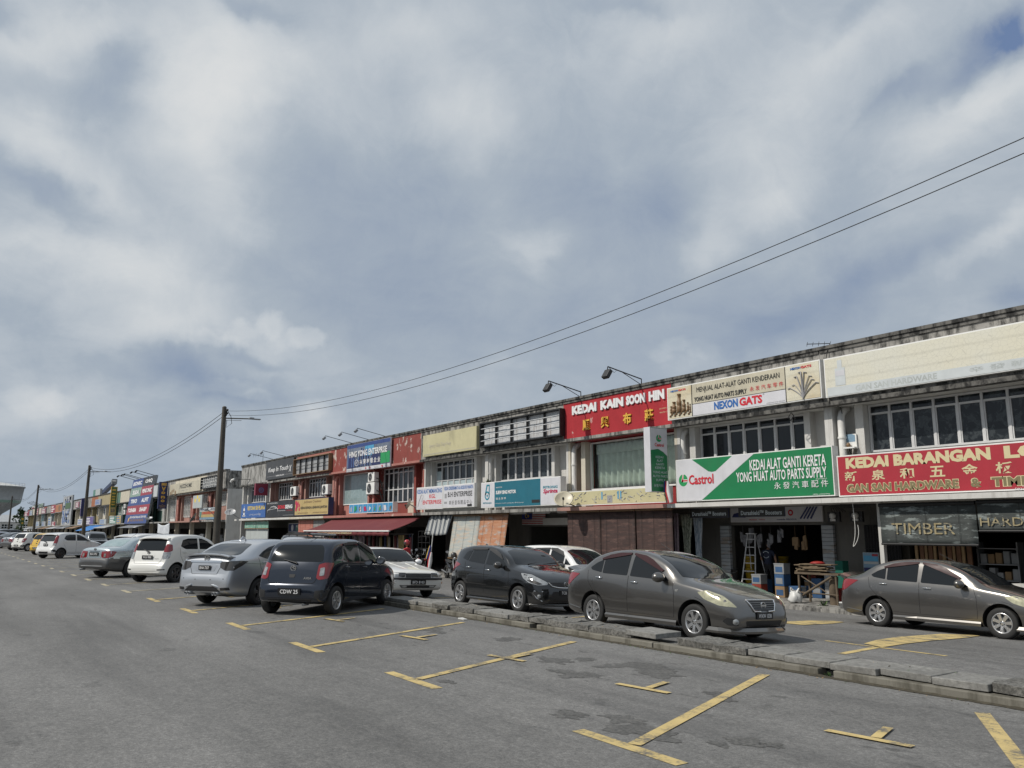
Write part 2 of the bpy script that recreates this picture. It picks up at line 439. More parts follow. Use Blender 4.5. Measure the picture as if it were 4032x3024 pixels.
class MB:
 """collects shapes, then links them as ONE mesh object"""
 def __init__(s): s.v = []; s.f = []; s.m = []; s.sm = []; s.mi = 0; s.smooth = False
 def add(s, vs, fs, mi=None, smooth=None):
  b = len(s.v); s.v += [Vector(v) for v in vs]
  for f in fs:
   s.f.append(tuple(b+i for i in f)); s.m.append(s.mi if mi is None else mi); s.sm.append(s.smooth if smooth is None else smooth)
  return s
 def box(s, x0, x1, y0, y1, z0, z1, mi=None):
  vs = [(x, y, z) for z in (z0, z1) for y in (y0, y1) for x in (x0, x1)]
  return s.add(vs, [(0, 2, 3, 1), (4, 5, 7, 6), (0, 1, 5, 4), (2, 6, 7, 3), (0, 4, 6, 2), (1, 3, 7, 5)], mi, False)
 def obox(s, c, r, u, hx, hy, hz, mi=None):
  """oriented box: centre c, unit axes r (x) and u (z)"""
  c, r, u = Vector(c), Vector(r).normalized(), Vector(u).normalized(); n = u.cross(r)
  vs = [c + r*(hx*a) + n*(hy*b) + u*(hz*d) for d in (-1, 1) for b in (-1, 1) for a in (-1, 1)]
  return s.add(vs, [(0, 2, 3, 1), (4, 5, 7, 6), (0, 1, 5, 4), (2, 6, 7, 3), (0, 4, 6, 2), (1, 3, 7, 5)], mi, False)
 def tube(s, pts, r, n=8, mi=None, r1=None, closed=False):
  pts = [Vector(p) for p in pts]; k = len(pts); vs = []; fs = []
  prev = None
  for i, p in enumerate(pts):
   if closed: d = pts[(i+1) % k] - pts[i-1]
   else: d = pts[min(i+1, k-1)] - pts[max(i-1, 0)]
   d = d.normalized() if d.length > 1e-9 else Vector((0, 0, 1))
   if prev is None:
    a = d.orthogonal().normalized()
   else:
    a = (prev - d*prev.dot(d))
    a = a.normalized() if a.length > 1e-6 else d.orthogonal().normalized()
   prev = a; b = d.cross(a)
   rr = r if r1 is None else r + (r1-r)*i/(k-1)
   if isinstance(r, (list, tuple)): rr = r[i]
   for j in range(n):
    t = 2*math.pi*j/n; vs.append(p + a*(rr*math.cos(t)) + b*(rr*math.sin(t)))
  for i in range(k-1 if not closed else k):
   i2 = (i+1) % k
   for j in range(n): fs.append((i*n+j, i*n+(j+1) % n, i2*n+(j+1) % n, i2*n+j))
  s.add(vs, fs, mi, True)
  if not closed:
   s.add(vs[:n], [tuple(reversed(range(n)))], mi, False); s.add(vs[-n:], [tuple(range(n))], mi, False)
  return s
 def lathe(s, prof, c, axis, n=24, mi=None, smooth=True, cap=False):
  """prof: (radius, offset along axis) pairs"""
  c = Vector(c); d = Vector(axis).normalized(); a = d.orthogonal().normalized(); b = d.cross(a)
  vs = []; fs = []
  for r, h in prof:
   for j in range(n):
    t = 2*math.pi*j/n; vs.append(c + d*h + a*(r*math.cos(t)) + b*(r*math.sin(t)))
  for i in range(len(prof)-1):
   for j in range(n): fs.append((i*n+j, i*n+(j+1) % n, (i+1)*n+(j+1) % n, (i+1)*n+j))
  s.add(vs, fs, mi, smooth)
  if cap:
   s.add(vs[:n], [tuple(reversed(range(n)))], mi, False); s.add(vs[-n:], [tuple(range(n))], mi, False)
  return s
 def poly(s, pts, n, d=0.0, mi=None):
  """flat outline (list of points), thickness d behind the face along -n"""
  pts = [Vector(p) for p in pts]; n = Vector(n).normalized(); k = len(pts)
  nn = Vector((0, 0, 0))
  for i in range(k): nn += (pts[i]).cross(pts[(i+1) % k])
  if nn.dot(n) < 0: pts = pts[::-1]
  s.add(pts, [tuple(range(k))], mi, False)
  if d > 0:
   bk = [p - n*d for p in pts]
   s.add(pts + bk, [(k+i, k+(i+1) % k, (i+1) % k, i) for i in range(k)] + [tuple(k+i for i in reversed(range(k)))], mi, False)
  return s
 def disc(s, c, n, r, d=.01, k=24, mi=None, sx=1.0, frame=None):
  c = Vector(c); n = Vector(n).normalized()
  if frame: a, b = Vector(frame[0]), Vector(frame[1])
  else: a = n.orthogonal().normalized(); b = n.cross(a)
  return s.poly([c + a*(r*sx*math.cos(2*math.pi*i/k)) + b*(r*math.sin(2*math.pi*i/k)) for i in range(k)], n, d, mi)
 def ring(s, c, r_, u_, r0, r1, d=.01, k=28, mi=None, sx=1.0, a0=0, a1=360):
  c = Vector(c); r_, u_ = Vector(r_), Vector(u_); n = r_.cross(u_)
  vs = []; fs = []
  full = (a1-a0) >= 360
  kk = k if full else k+1
  for i in range(kk):
   t = R(a0 + (a1-a0)*i/k); e = r_*(math.cos(t)*sx) + u_*math.sin(t)
   vs += [c + e*r0, c + e*r1, c + e*r1 - n*d, c + e*r0 - n*d]
  for i in range(k):
   j = (i+1) % kk
   for q in range(4): fs.append((i*4+q, i*4+(q+1) % 4, j*4+(q+1) % 4, j*4+q))
  return s.add(vs, fs, mi, False)
 def text(s, body, O, r, u, x0, x1, y0, y1, lift=.004, bold=0.0, shear=0.0, depth=0.0, mi=None, keep=False):
  """letters fitted to the box x0..x1, y0..y1 of the frame (O, r right, u up), standing 'lift' off the face"""
  vs, fs, a0, a1, b0, b1 = text_geo(body, bold, shear, .05 if depth else 0.0)
  O, r, u = Vector(O), Vector(r), Vector(u); n = r.cross(u)
  kx = (x1-x0)/max(a1-a0, 1e-6); ky = (y1-y0)/max(b1-b0, 1e-6)
  if keep: kx = ky = min(kx, ky)
  kz = depth/.1 if depth else 0.0
  out = [O + r*(x0 + (v.x-a0)*kx) + u*(y0 + (v.y-b0)*ky) + n*(lift + (v.z+.05 if depth else 0)*kz) for v in vs]
  return s.add(out, fs, mi, False)
 def build(s, name, mats, parent=None, local=False, autos=False):
  if not isinstance(mats, (list, tuple)): mats = [mats]
  me = bpy.data.meshes.new(name)
  off = Vector((0, 0, 0)) if local else origin_of(parent)
  me.from_pydata([tuple(v-off) for v in s.v], [], s.f)
  for mt in mats: me.materials.append(MATS[mt] if isinstance(mt, str) else mt)
  me.polygons.foreach_set('material_index', s.m)
  me.polygons.foreach_set('use_smooth', s.sm)
  me.update()
  o = bpy.data.objects.new(name, me); COL.objects.link(o)
  if parent is not None: o.parent = parent
  return o
def solo(mb, name, mats, label, cat, group=None):
 """a thing that is one mesh: its origin is put at the middle of its foot"""
 xs = [v.x for v in mb.v]; ys = [v.y for v in mb.v]; zs = [v.z for v in mb.v]
 c = Vector(((min(xs)+max(xs))/2, (min(ys)+max(ys))/2, min(zs)))
 for i, v in enumerate(mb.v): mb.v[i] = v - c
 o = mb.build(name, mats, None, local=True); o.location = c
 return tag(o, label, cat, group)
def copy_tree(o, parent=None):
 c = o.copy(); COL.objects.link(c)
 if parent is not None: c.parent = parent; c.matrix_parent_inverse = o.matrix_parent_inverse
 for ch in o.children: copy_tree(ch, c)
 return c
X_, Y_, Z_ = Vector((1, 0, 0)), Vector((0, 1, 0)), Vector((0, 0, 1))
FACADE = (X_, Z_)            # a face that looks to the street (-Y)
def ground_z(y):
 """the yard is level; beyond the divider the service lane falls towards the shops"""
 pts = [(-1e5, 0), (9.36, 0), (9.45, -.10), (20.8, -.53), (1e5, -.53)]
 for (a, za), (b, zb) in zip(pts, pts[1:]):
  if y <= b: return za + (zb-za)*(y-a)/(b-a)
 return -.53
# ------------------------------------------------------------------ ground
def build_ground():
 ys = [-2500, -300, -60, -20, 0, 5, 8.82, 9.36, 9.45, 14, 17.5, 20.8, 40, 120, 600, 2500]
 xs = [-4000, -1200, -500, -260, -160, -100, -60, -40, -20, -8, 0, 20, 60, 300, 2500]
 b = MB()
 vs = [(x, y, ground_z(y)) for y in ys for x in xs]; k = len(xs)
 b.add(vs, [(j*k+i, j*k+i+1, (j+1)*k+i+1, (j+1)*k+i) for j in range(len(ys)-1) for i in range(k-1)])
 tag(b.build('ground', 'asphalt'), kind='structure')
build_ground()
def strip(b, pts, w, z=.004):
 """a painted line along pts on the ground"""
 for (ax, ay), (bx, by) in zip(pts, pts[1:]):
  d = Vector((bx-ax, by-ay, 0)).normalized(); n = Vector((-d.y, d.x, 0))*(w/2)
  L = math.hypot(bx-ax, by-ay); k = max(1, int(L/1.5))
  for i in range(k):
   p = Vector((ax, ay, 0)).lerp(Vector((bx, by, 0)), i/k); q = Vector((ax, ay, 0)).lerp(Vector((bx, by, 0)), (i+1)/k)
   vs = [p-n, q-n, q+n, p+n]
   for v_ in vs: v_.z = ground_z(v_.y) + z
   b.add(vs, [(0, 1, 2, 3)])
def markings():
 BD = Vector((math.cos(R(112.9)), math.sin(R(112.9)), 0))
 bars = [-5.12, -8.68, -11.92, -15.2] + [-15.2-3.4*i for i in range(1, 26)]
 b = MB(); far = MB(); t = MB()
 for i, x in enumerate(bars):
  q = b if i < 6 else far
  strip(q, [(x-.62, 4.72), (x+.62, 4.68)], .13, .004)
  a = Vector((x+.02, 4.77, 0)); e = a + BD*3.82
  strip(q, [(a.x, a.y), (e.x, e.y)], .12, .008)
 for i, x in enumerate([-.9, -4.15, -6.78, -9.36, -11.95, -15.1, -18.5, -22.0]):
  strip(t, [(x-.36, 6.44), (x+.36, 6.52)], .09, .012)
  strip(t, [(x+.04, 6.53), (x-.1, 6.95)], .085, .016)
 strip(t, [(-4.1, 8.27), (-3.0, 6.6), (-2.2, 5.0)], .13, .004)
 # the lane by the shops: bay lines and the fat arrow strokes
 lane = MB()
 for (a, c, w) in (((-9.19, 13.27), (-7.01, 13.21), .11), ((-7.84, 11.69), (-8.2, 13.3), .13), ((-12.0, 10.0), (-12.5, 11.6), .1),
     ((-20.68, 11.88), (-21.1, 13.1), .1), ((-14.24, 11.5), (-14.65, 12.5), .1), ((-17.4, 10.4), (-18.0, 12.4), .1)):
  strip(lane, [a, c], w, .005)
 def blob(left, right):
  vs = [Vector((x, y, ground_z(y)+.010)) for x, y in left] + [Vector((x, y, ground_z(y)+.010)) for x, y in right]
  k = len(left); lane.add(vs, [(i, i+1, k+i+1, k+i) for i in range(k-1)])
 blob([(-8.6, 13.51), (-8.9, 14.4), (-9.09, 15.44), (-9.15, 17.1), (-8.68, 17.7)], [(-8.12, 13.28), (-8.3, 14.3), (-8.44, 15.52), (-8.5, 16.9), (-8.62, 17.62)])
 blob([(-12.15, 15.6), (-12.2, 17.0), (-11.95, 17.65)], [(-11.45, 15.8), (-11.5, 16.9), (-11.66, 17.6)])
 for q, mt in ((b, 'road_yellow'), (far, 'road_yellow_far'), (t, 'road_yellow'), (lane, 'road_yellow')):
  tag(q.build('road_markings', mt), kind='structure')
markings()
def stains():
 mt, t, b_ = new_mat('oil_stain'); p = pos(t); n = noise_(t, p, 24, 5, .8); g = noise_(t, p, 4, 6, .65)
 c = ramp(t, n, [(.36, (.045, .044, .042)), (.64, (.13, .127, .12))]); c = mix(t, 1.0, c, ramp(t, g, [(.3, .7), (.7, 1.25)]), 'MULTIPLY'); t.links.new(c, b_.inputs['Base Color']); b_.inputs['Roughness'].default_value = .7; MATS['oil_stain'] = mt
 q = random.Random(77); b = MB()
 for x, y, rx, ry in STAINS:
  for k in range(5):
   cx, cy = x+q.gauss(0, rx*.6), y+q.gauss(0, ry*.5); s_ = q.uniform(.25, .7); n_ = 26; sd = q.random()*50
   vs = [(cx, cy, .0022)]
   for i in range(n_):
    a = 2*math.pi*i/n_; r = s_*(1+.9*mnoise.noise(Vector((math.cos(a)*1.6+sd, math.sin(a)*1.6, sd)))+.35*mnoise.noise(Vector((math.cos(a)*5, math.sin(a)*5, sd))))
    vs.append((cx+rx*r*math.cos(a), cy+ry*r*math.sin(a), .0022+.0003*k))
   vs[0] = (cx, cy, .0022+.0003*k)
   b.add(vs, [(0, 1+i, 1+(i+1) % n_) for i in range(n_)])
 tag(b.build('oil_stains', 'oil_stain'), kind='structure')
STAINS = [(-8.2, 7.35, .45, .4), (-9.2, 6.9, .4, .22), (-7.6, 7.6, .35, .3), (-8.1, 6.4, .3, .2), (-8.35, 4.95, .09, .1), (-5.35, 5.1, .35, .25), (-6.2, 5.0, .2, .1), (-4.75, 5.6, .25, .12), (-4.5, 5.7, .12, .1), (-6.0, 6.9, .22, .15), (-12.6, 7.2, .4, .25), (-11, 7.6, .3, .2)]
stains()
# ------------------------------------------------------------------ kerb and loose slabs of the divider
def kerbs():
 b = MB()
 for x0, x1 in ((8, -2.4), (-2.43, -5.98), (-6.18, -8.9), (-8.92, -11.71), (-11.91, -13.3), (-13.33, -14.96), (-15.14, -17.8), (-17.83, -20.8)):
  b.box(x1, x0, 8.74, 8.90, -.05, .088)
 x = -20.83
 while x > -255: b.box(x-2.97, x, 8.74, 8.90, -.05, .088); x -= 3.0
 o = tag(b.build('kerb', 'kerb_concrete'), kind='structure')
 bv = o.modifiers.new('bevel', 'BEVEL'); bv.width = .012; bv.segments = 2
 m = MB(); m.box(-255, 8, 8.905, 9.36, -.05, .05)
 tag(m.build('kerb_bed', 'slab_rough'), kind='structure')
kerbs()
SLABX = [-2.6, -3.3, -4.27, -4.86, -5.46, -6.06, -6.71, -7.29, -7.82, -8.52, -9.06, -9.44, -10.42, -11.0, -11.62, -12.08, -12.65, -13.25, -13.86, -14.33, -14.83, -15.52, -16.13, -16.67, -17.21, -17.75]
SLABK = 'LRLLLLLRRGLRRRRRLLRRRLLLL'
def slabs():
 q = random.Random(5)
 last = {'L': 0, 'R': 0}
 for i in range(len(SLABX)-1):
  x1, x0 = SLABX[i], SLABX[i+1]
  k = SLABK[i]
  if k == 'G': continue
  rough = k == 'R'
  b = bmesh.new()
  bmesh.ops.create_cube(b, size=1.0)
  w, d, h = x1-x0-.018, .56 + q.uniform(-.03, .05), .075 if not rough else .085
  if i == 10: w += .25
  bmesh.ops.subdivide_edges(b, edges=b.edges[:], cuts=6 if rough else 3, use_grid_fill=True)
  for v in b.verts:
   v.co = Vector((v.co.x*w, v.co.y*d, v.co.z*h))
   a = .02 if rough else .005
   nn = mnoise.noise_vector(Vector((v.co.x*5+i*7.3, v.co.y*6, v.co.z*9)))
   v.co += nn*a
   if rough and v.co.z > 0: v.co.z += .012*mnoise.noise(Vector((v.co.x*11+i, v.co.y*11, i)))
  if not rough: bmesh.ops.bevel(b, geom=[e for e in b.edges if e.calc_face_angle(0) > 1.0], offset=.006, segments=1, affect='EDGES')
  me = bpy.data.meshes.new('drain_slab'); b.to_mesh(me); b.free()
  me.materials.append(MATS['slab_rough' if rough else 'slab_light'])
  o = bpy.data.objects.new('drain_slab', me); COL.objects.link(o)
  o.location = ((x0+x1)/2, 9.09 + q.uniform(-.015, .03), .09+h/2 + q.uniform(0, .012))
  o.rotation_euler = (R(q.uniform(-.6, .6)), R(q.uniform(-.8, .8)), R(q.uniform(-1.2, 1.2)))
  if i == 10: o.rotation_euler = (0, R(1.2), R(2.5)); o.location.z += .03
  n = ['first', 'second', 'third', 'fourth', 'fifth', 'sixth', 'seventh', 'eighth', 'ninth', 'tenth', 'eleventh', 'twelfth', 'thirteenth'][last[k]]; last[k] += 1
  lab = f'{"crumbling dark" if rough else "smooth pale"} concrete slab on the kerb, {n} {"crumbling" if rough else "pale"} one along the divider from the right end'
  if i == 10: lab = 'raised pale concrete slab tilted on the divider beside the bronze sedan front wheel'
  tag(o, lab, 'concrete slab', 'loose slabs on the parking divider')
slabs()
def silt():
 b = MB(); q = random.Random(8); n = 420; vs = []
 for i in range(n+1):
  x = 8-30*i/n; a = .035+.05*max(0, mnoise.noise(Vector((x*1.7, 0, 3))))+.03*q.random()
  vs += [(x, 8.745, .014+.012*q.random()), (x, 8.74-a, .0045)]
 b.add(vs, [(2*i, 2*i+1, 2*i+3, 2*i+2) for i in range(n)], None, True)
 M('silt', (.055, .048, .033), .95, 0, .5, 20); tag(b.build('gutter_silt', 'silt'), kind='structure')
 b = MB()
 for i in range(520):
  x = q.uniform(-20, 3); y = 8.74-abs(q.gauss(0, .10)) if q.random() < .7 else q.uniform(8.9, 9.35); z = .006 if y < 8.75 else .185; r = q.uniform(.006, .022); a = q.uniform(0, 6.28)
  p = Vector((x, y, z)); e = Vector((math.cos(a), math.sin(a), q.uniform(-.1, .5)))*r; f = Vector((-math.sin(a), math.cos(a), .2))*r*.5
  b.add([p-e, p+f, p+e, p-f], [(0, 1, 2, 3)], i % 3)
 tag(b.build('gutter_litter', ['leaf_mid', 'silt', 'plank_light']), kind='stuff')
M('leaf_mid', (.07, .12, .035), .6, 0, .4, 3); M('plank_light', (.34, .23, .12), .8, 0, .3, 5)
silt()
# ------------------------------------------------------------------ shophouses
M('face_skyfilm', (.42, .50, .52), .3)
YF = 21.0
FLOOR = -.38
def window(parent, x0, x1, z0, z1, y, n, trans=None, frame='alu_frame', pane='pane_dark', curtain=None, low=None, w=.055, grille=None, film=None):
 b = MB()
 d = .09
 b.box(x0, x1, y-.03, y+d, z0, z0+w); b.box(x0, x1, y-.03, y+d, z1-w, z1)
 b.box(x0, x0+w, y-.03, y+d, z0+w, z1-w); b.box(x1-w, x1, y-.03, y+d, z0+w, z1-w)
 for i in range(1, n):
  x = x0 + (x1-x0)*i/n; b.box(x-w*.55, x+w*.55, y-.02, y+d, z0+w, z1-w)
 cells = [(z0+w, z1-w)]
 if trans: 
  for i in range(n):
   xa = x0 + (x1-x0)*i/n + w*.6; xb = x0 + (x1-x0)*(i+1)/n - w*.6
   b.box(xa, xb, y-.015, y+d, trans-w*.5, trans+w*.5)
   # each casement leaf has its own thin sash
   b.box(xa, xa+.03, y, y+.05, z0+w, trans-w*.5); b.box(xb-.03, xb, y, y+.05, z0+w, trans-w*.5)
 if low:
  for i in range(n):
   xa = x0 + (x1-x0)*i/n + w*.6; xb = x0 + (x1-x0)*(i+1)/n - w*.6
   b.box(xa, xb, y-.015, y+d, low-w*.5, low+w*.5)
 fo = b.build('window', frame, parent)
 p = MB(); q = random.Random(int(x0*100))
 for i in range(n):       # one pane per leaf, each a hair out of true so that they do not all mirror alike
  xa = x0 + (x1-x0)*i/n; xb = x0 + (x1-x0)*(i+1)/n
  a, c = q.uniform(-.006, .006), q.uniform(-.006, .006)
  zs = [z0+w*.5] + ([trans] if trans else []) + [z1-w*.5]
  for k in range(len(zs)-1):
   a, c = q.uniform(-.005, .005), q.uniform(-.005, .005)
   p.add([(xa, y+.03+a, zs[k]), (xb, y+.03-a, zs[k]), (xb, y+.03-a+c, zs[k+1]), (xa, y+.03+a+c, zs[k+1])], [(0, 1, 2, 3)])
 p.build('pane', pane, fo)
 if film:
  g = MB()
  for i in range(n): g.box(x0+(x1-x0)*i/n+w*.6, x0+(x1-x0)*(i+1)/n-w*.6, y+.02, y+.024, z0+w, film + (.55 if i == 0 else 0))
  g.build('white_film', 'face_skyfilm', fo)
 if grille:
  g = MB()
  k = max(6, int((x1-x0)/.16))
  for i in range(1, k): g.tube([(x0+(x1-x0)*i/k, y-.07, z0+.05), (x0+(x1-x0)*i/k, y-.07, z1-.05)], .011, 4)
  for z in np.linspace(z0+.1, z1-.1, 4): g.tube([(x0, y-.07, z), (x1, y-.07, z)], .012, 4)
  g.build('grille', grille, fo)
 return fo
def lot(x0, x1, label, par='old_parapet', wall='white_wall', ledge='white_wall', win=None, pilaster=None, pipe='pipe_white', top=6.98, mould='black_mould', column=None, door='dark_void',
  fascia=None, name='shophouse', shop_w=None, far=False, pipe_at=.3, gf=True):
 t = thing(name, label, 'shophouse', ((x0+x1)/2, YF, FLOOR), group='shophouses in the two-storey terrace')
 pilaster = pilaster or wall
 e = .003
 b = MB(); b.box(x0+e, x1-e, YF, YF+.2, 5.36, top-.06); b.build('parapet', par, t)
 b = MB(); b.box(x0, x1, YF-.07, YF+.34, top-.06, top+.035); b.box(x0+.02, x1-.02, YF-.035, YF-.002, top-.16, top-.062); b.build('coping', 'black_mould', t)
 b = MB(); b.box(x0, x1, YF-.09, YF+.2, 5.24, 5.358); b.build('moulding', mould, t)
 # the upper wall is set back under the parapet
 W0 = YF + .8
 b = MB()
 b.box(x0+e, x1-e, YF+.203, W0+.3, 5.25, 5.352)                       # soffit
 wx0, wx1, wz0, wz1 = win['x0'], win['x1'], win['z0'], win['z1']
 b.box(x0+e, wx0, W0, W0+.18, 2.62, 5.248); b.box(wx1, x1-e, W0, W0+.18, 2.62, 5.248)
 b.box(wx0, wx1, W0, W0+.18, 2.62, wz0); b.box(wx0, wx1, W0, W0+.18, wz1, 5.248)
 b.build('upper_wall', wall, t)
 for pa, pb, pc, wide in ((wx0-.27, wx0-.01, W0-.3, 1), (wx1+.01, wx1+.22, W0-.3, 1), (x0+.002, x0+.13, YF+.22, 0), (x1-.13, x1-.002, YF+.22, 0)):
  if wide and far: continue
  b = MB(); b.box(pa, pb, pc, W0-.003, 2.62, 5.2465); b.build('pilaster', pilaster, t)
 fw = window(t, wx0+.004, wx1-.004, wz0, wz1, W0-.02, win.get('n', 7), win.get('trans'), win.get('frame', 'alu_frame'), win.get('pane', 'pane_dark'), low=win.get('low'), grille=win.get('grille'), film=win.get('film'))
 if pipe:
  b = MB(); px_ = x0 + pipe_at
  b.tube([(px_, W0-.12, 5.2), (px_, YF+.42, 5.05), (px_, YF+.36, 4.9), (px_, YF+.36, 2.63)], .105, 12)
  b.tube([(px_, YF+.36, 4.3), (px_, YF+.36, 4.36)], .125, 12)
  b.build('rain_pipe', pipe, t)
 b = MB(); b.box(x0+e, x1-e, YF-.38, W0+.2, 2.455, 2.59); b.build('ledge', ledge, t)
 # ground floor
 col = column or wall
 if column: b = MB(); b.box(x0-.16, x0+.16, YF+.25, YF+.62, FLOOR, 2.452); b.build('column', col, t)
 b = MB(); b.box(x0+e, x1-e, YF-.70, YF+13, FLOOR-.3, FLOOR); b.box(x0+e, x1-e, YF-.75, YF-.702, FLOOR-.3, FLOOR-.04); b.build('walkway_floor', 'concrete', t)
 SY = YF + 2.0
 sw0, sw1 = shop_w or (x0+.9, x1-.7)
 b = MB()
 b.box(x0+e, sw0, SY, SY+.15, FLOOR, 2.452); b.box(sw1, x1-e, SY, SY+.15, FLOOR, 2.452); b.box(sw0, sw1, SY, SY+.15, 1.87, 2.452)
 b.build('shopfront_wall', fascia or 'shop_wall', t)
 b = MB()
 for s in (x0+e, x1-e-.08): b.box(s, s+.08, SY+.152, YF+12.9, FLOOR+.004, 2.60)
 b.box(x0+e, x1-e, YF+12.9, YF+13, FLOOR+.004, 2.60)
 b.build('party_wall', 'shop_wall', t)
 b = MB(); b.box(x0+e, x1-e, W0+.21, YF+13, 2.47, 2.615); b.box(x0+.01, x1-.01, YF+.21, YF+13, top-.3, top-.2)
 b.box(x0+.01, x1-.01, YF+12.9, YF+13, 2.62, top-.31); b.build('roof', 'grey_wall', t)
 return t
def W_(x0, x1, z0, z1, n, **k): return dict(x0=x0, x1=x1, z0=z0, z1=z1, n=n, **k)
L1 = lot(-14.13, -8.03, 'white shophouse with casement windows above the red timber hardware sign', win=W_(-13.19, -8.8, 3.88, 5.235, 7, trans=4.97), pipe_at=.32, shop_w=(-13.0, -8.4))
L2 = lot(-20.13, -14.13, 'white shophouse with seven dark casements above the green and white car parts sign', win=W_(-19.54, -15.17, 3.9, 5.24, 7, trans=4.97, pane='pane_plain'), pipe_at=.12, shop_w=(-19.39, -15.4))
L3 = lot(-26.2, -20.13, 'bright red shophouse with a big curtained shop window upstairs', par='red_wall', wall='dark_red_wall', pilaster='cream_wall', ledge='salmon_wall', mould='concrete',
  win=W_(-25.45, -20.5, 3.28, 5.2, 1, pane='shop_glass', frame='white_frame'), pipe='pipe_white', pipe_at=.2)
L4 = lot(-32.3, -26.2, 'whitish shophouse with a gutted black sign frame over seven casements', wall='white_wall', pilaster='white_wall', win=W_(-31.93, -27.7, 3.95, 5.28, 7, trans=4.98), pipe_at=.1, ledge='concrete')
L5 = lot(-38.3, -32.3, 'whitish shophouse with a blank yellow board above half white windows', wall='white_wall', pilaster='white_wall', ledge='concrete', win=W_(-38.0, -33.85, 3.2, 5.24, 7, trans=4.97, low=4.25, pane='pane_plain', film=4.2), pipe='pipe_pink', pipe_at=-.0)
L6 = lot(-44.4, -38.3, 'faded red shophouse with peeling parapet and tall dark grid windows', par='redbrick_wall', wall='redbrick_wall', ledge='pink_wall', mould='pink_wall', pipe='pipe_pink',
  win=W_(-44.15, -39.95, 3.25, 5.24, 7, trans=4.95, low=4.0, pane='pane_plain'), pipe_at=5.9)
L7 = lot(-50.4, -44.4, 'faded red shophouse with a single wide glass pane upstairs', par='redbrick_wall', wall='pink_wall', ledge='pink_wall', mould='pink_wall', pipe='pipe_pink',
  win=W_(-49.95, -45.8, 3.28, 5.22, 1, pane='pane_teal', frame='white_frame'), pipe_at=.1)
L8 = lot(-56.5, -50.4, 'salmon shophouse with a torn sign frame and rusty pipes', par='pink_wall', wall='salmon_wall', ledge='cream_wall', mould='concrete', pipe='pipe_pink', win=W_(-55.9, -52.33, 3.95, 5.23, 7, trans=4.95, pane='pane_plain'), pipe_at=.1)
L9 = lot(-62.5, -56.5, 'grey parapet shophouse with a hair salon board', par='old_parapet', wall='salmon_wall', ledge='white_wall', mould='concrete', pipe='pipe_pink', win=W_(-62.1, -58.5, 3.93, 5.22, 7, trans=4.95, pane='pane_plain'), pipe_at=5.8)
L10 = lot(-69.25, -62.5, 'bare concrete shophouse at the alley with white corner post', par='grey_wall', wall='white_wall', pilaster='white_wall', ledge='white_wall', win=W_(-68.7, -64.5, 3.92, 5.25, 7, trans=4.95), pipe=None)
b = MB(); b.box(-12.82, -12.70, 21.2, 21.34, FLOOR, 2.452); solo(b, 'thin_post', 'white_wall', 'thin white post between the grille door and the TIMBER shutter', 'post')
b = MB(); b.box(-41.1, -38.45, 21.77, 21.80, 2.65, 3.22); b.build('patched_plaster', 'cream_wall', L6)
def end_wall(t, x, mat, top=6.9, upper='old_parapet'):
 b = MB(); b.box(x-.0, x+.12, YF+.203, YF+13, FLOOR, 5.3); b.build('side_wall', mat, t)
 b = MB(); b.box(x, x+.125, YF+.203, YF+13, 5.303, top); b.build('side_parapet', upper, t)
# the second terrace beyond the alley
FARLOTS = [('old_parapet', 'salmon_wall', 'salmon'), ('cream_wall', 'salmon_wall', 'salmon and cream'), ('cream_wall', 'salmon_wall', 'salmon stained'), ('grey_wall', 'white_wall', 'white'),
  ('green_wall', 'green_wall', 'dark green'), ('old_parapet', 'green_wall', 'grey green'), ('old_parapet', 'green_wall', 'stained jade'), ('cream_wall', 'green_wall', 'pale jade'), ('green_wall', 'green_wall', 'jade'),
  ('yellow_wall', 'cream_wall', 'mustard'), ('yellow_wall', 'cream_wall', 'mustard and cream'), ('orange_wall', 'yellow_wall', 'orange trimmed'), ('grey_wall', 'yellow_wall', 'ochre'), ('grey_wall', 'grey_wall', 'grey'),
  ('grey_wall', 'cream_wall', 'dull cream'), ('grey_wall', 'grey_wall', 'weathered grey'), ('grey_wall', 'paleblue_wall', 'pale blue'), ('orange_wall', 'grey_wall', 'bright orange'), ('orange_wall', 'cream_wall', 'orange and cream'), ('redbrick_wall', 'cream_wall', 'brick red'),
  ('grey_wall', 'paleblue_wall', 'blue grey'), ('grey_wall', 'cream_wall', 'drab'), ('redbrick_wall', 'grey_wall', 'maroon'), ('grey_wall', 'paleblue_wall', 'faded blue'), ('cream_wall', 'cream_wall', 'cream'),
  ('redbrick_wall', 'white_wall', 'red and white'), ('cream_wall', 'yellow_wall', 'lemon'), ('grey_wall', 'yellow_wall', 'dim yellow'), ('redbrick_wall', 'yellow_wall', 'maroon and yellow')]
FX0 = -73.7
ORD = ['first', 'second', 'third', 'fourth', 'fifth', 'sixth', 'seventh', 'eighth', 'ninth', 'tenth', 'eleventh', 'twelfth', 'thirteenth', 'fourteenth', 'fifteenth', 'sixteenth', 'seventeenth', 'eighteenth', 'nineteenth', 'twentieth',
 'twenty-first', 'twenty-second', 'twenty-third', 'twenty-fourth', 'twenty-fifth', 'twenty-sixth', 'twenty-seventh', 'twenty-eighth', 'twenty-ninth', 'thirtieth']
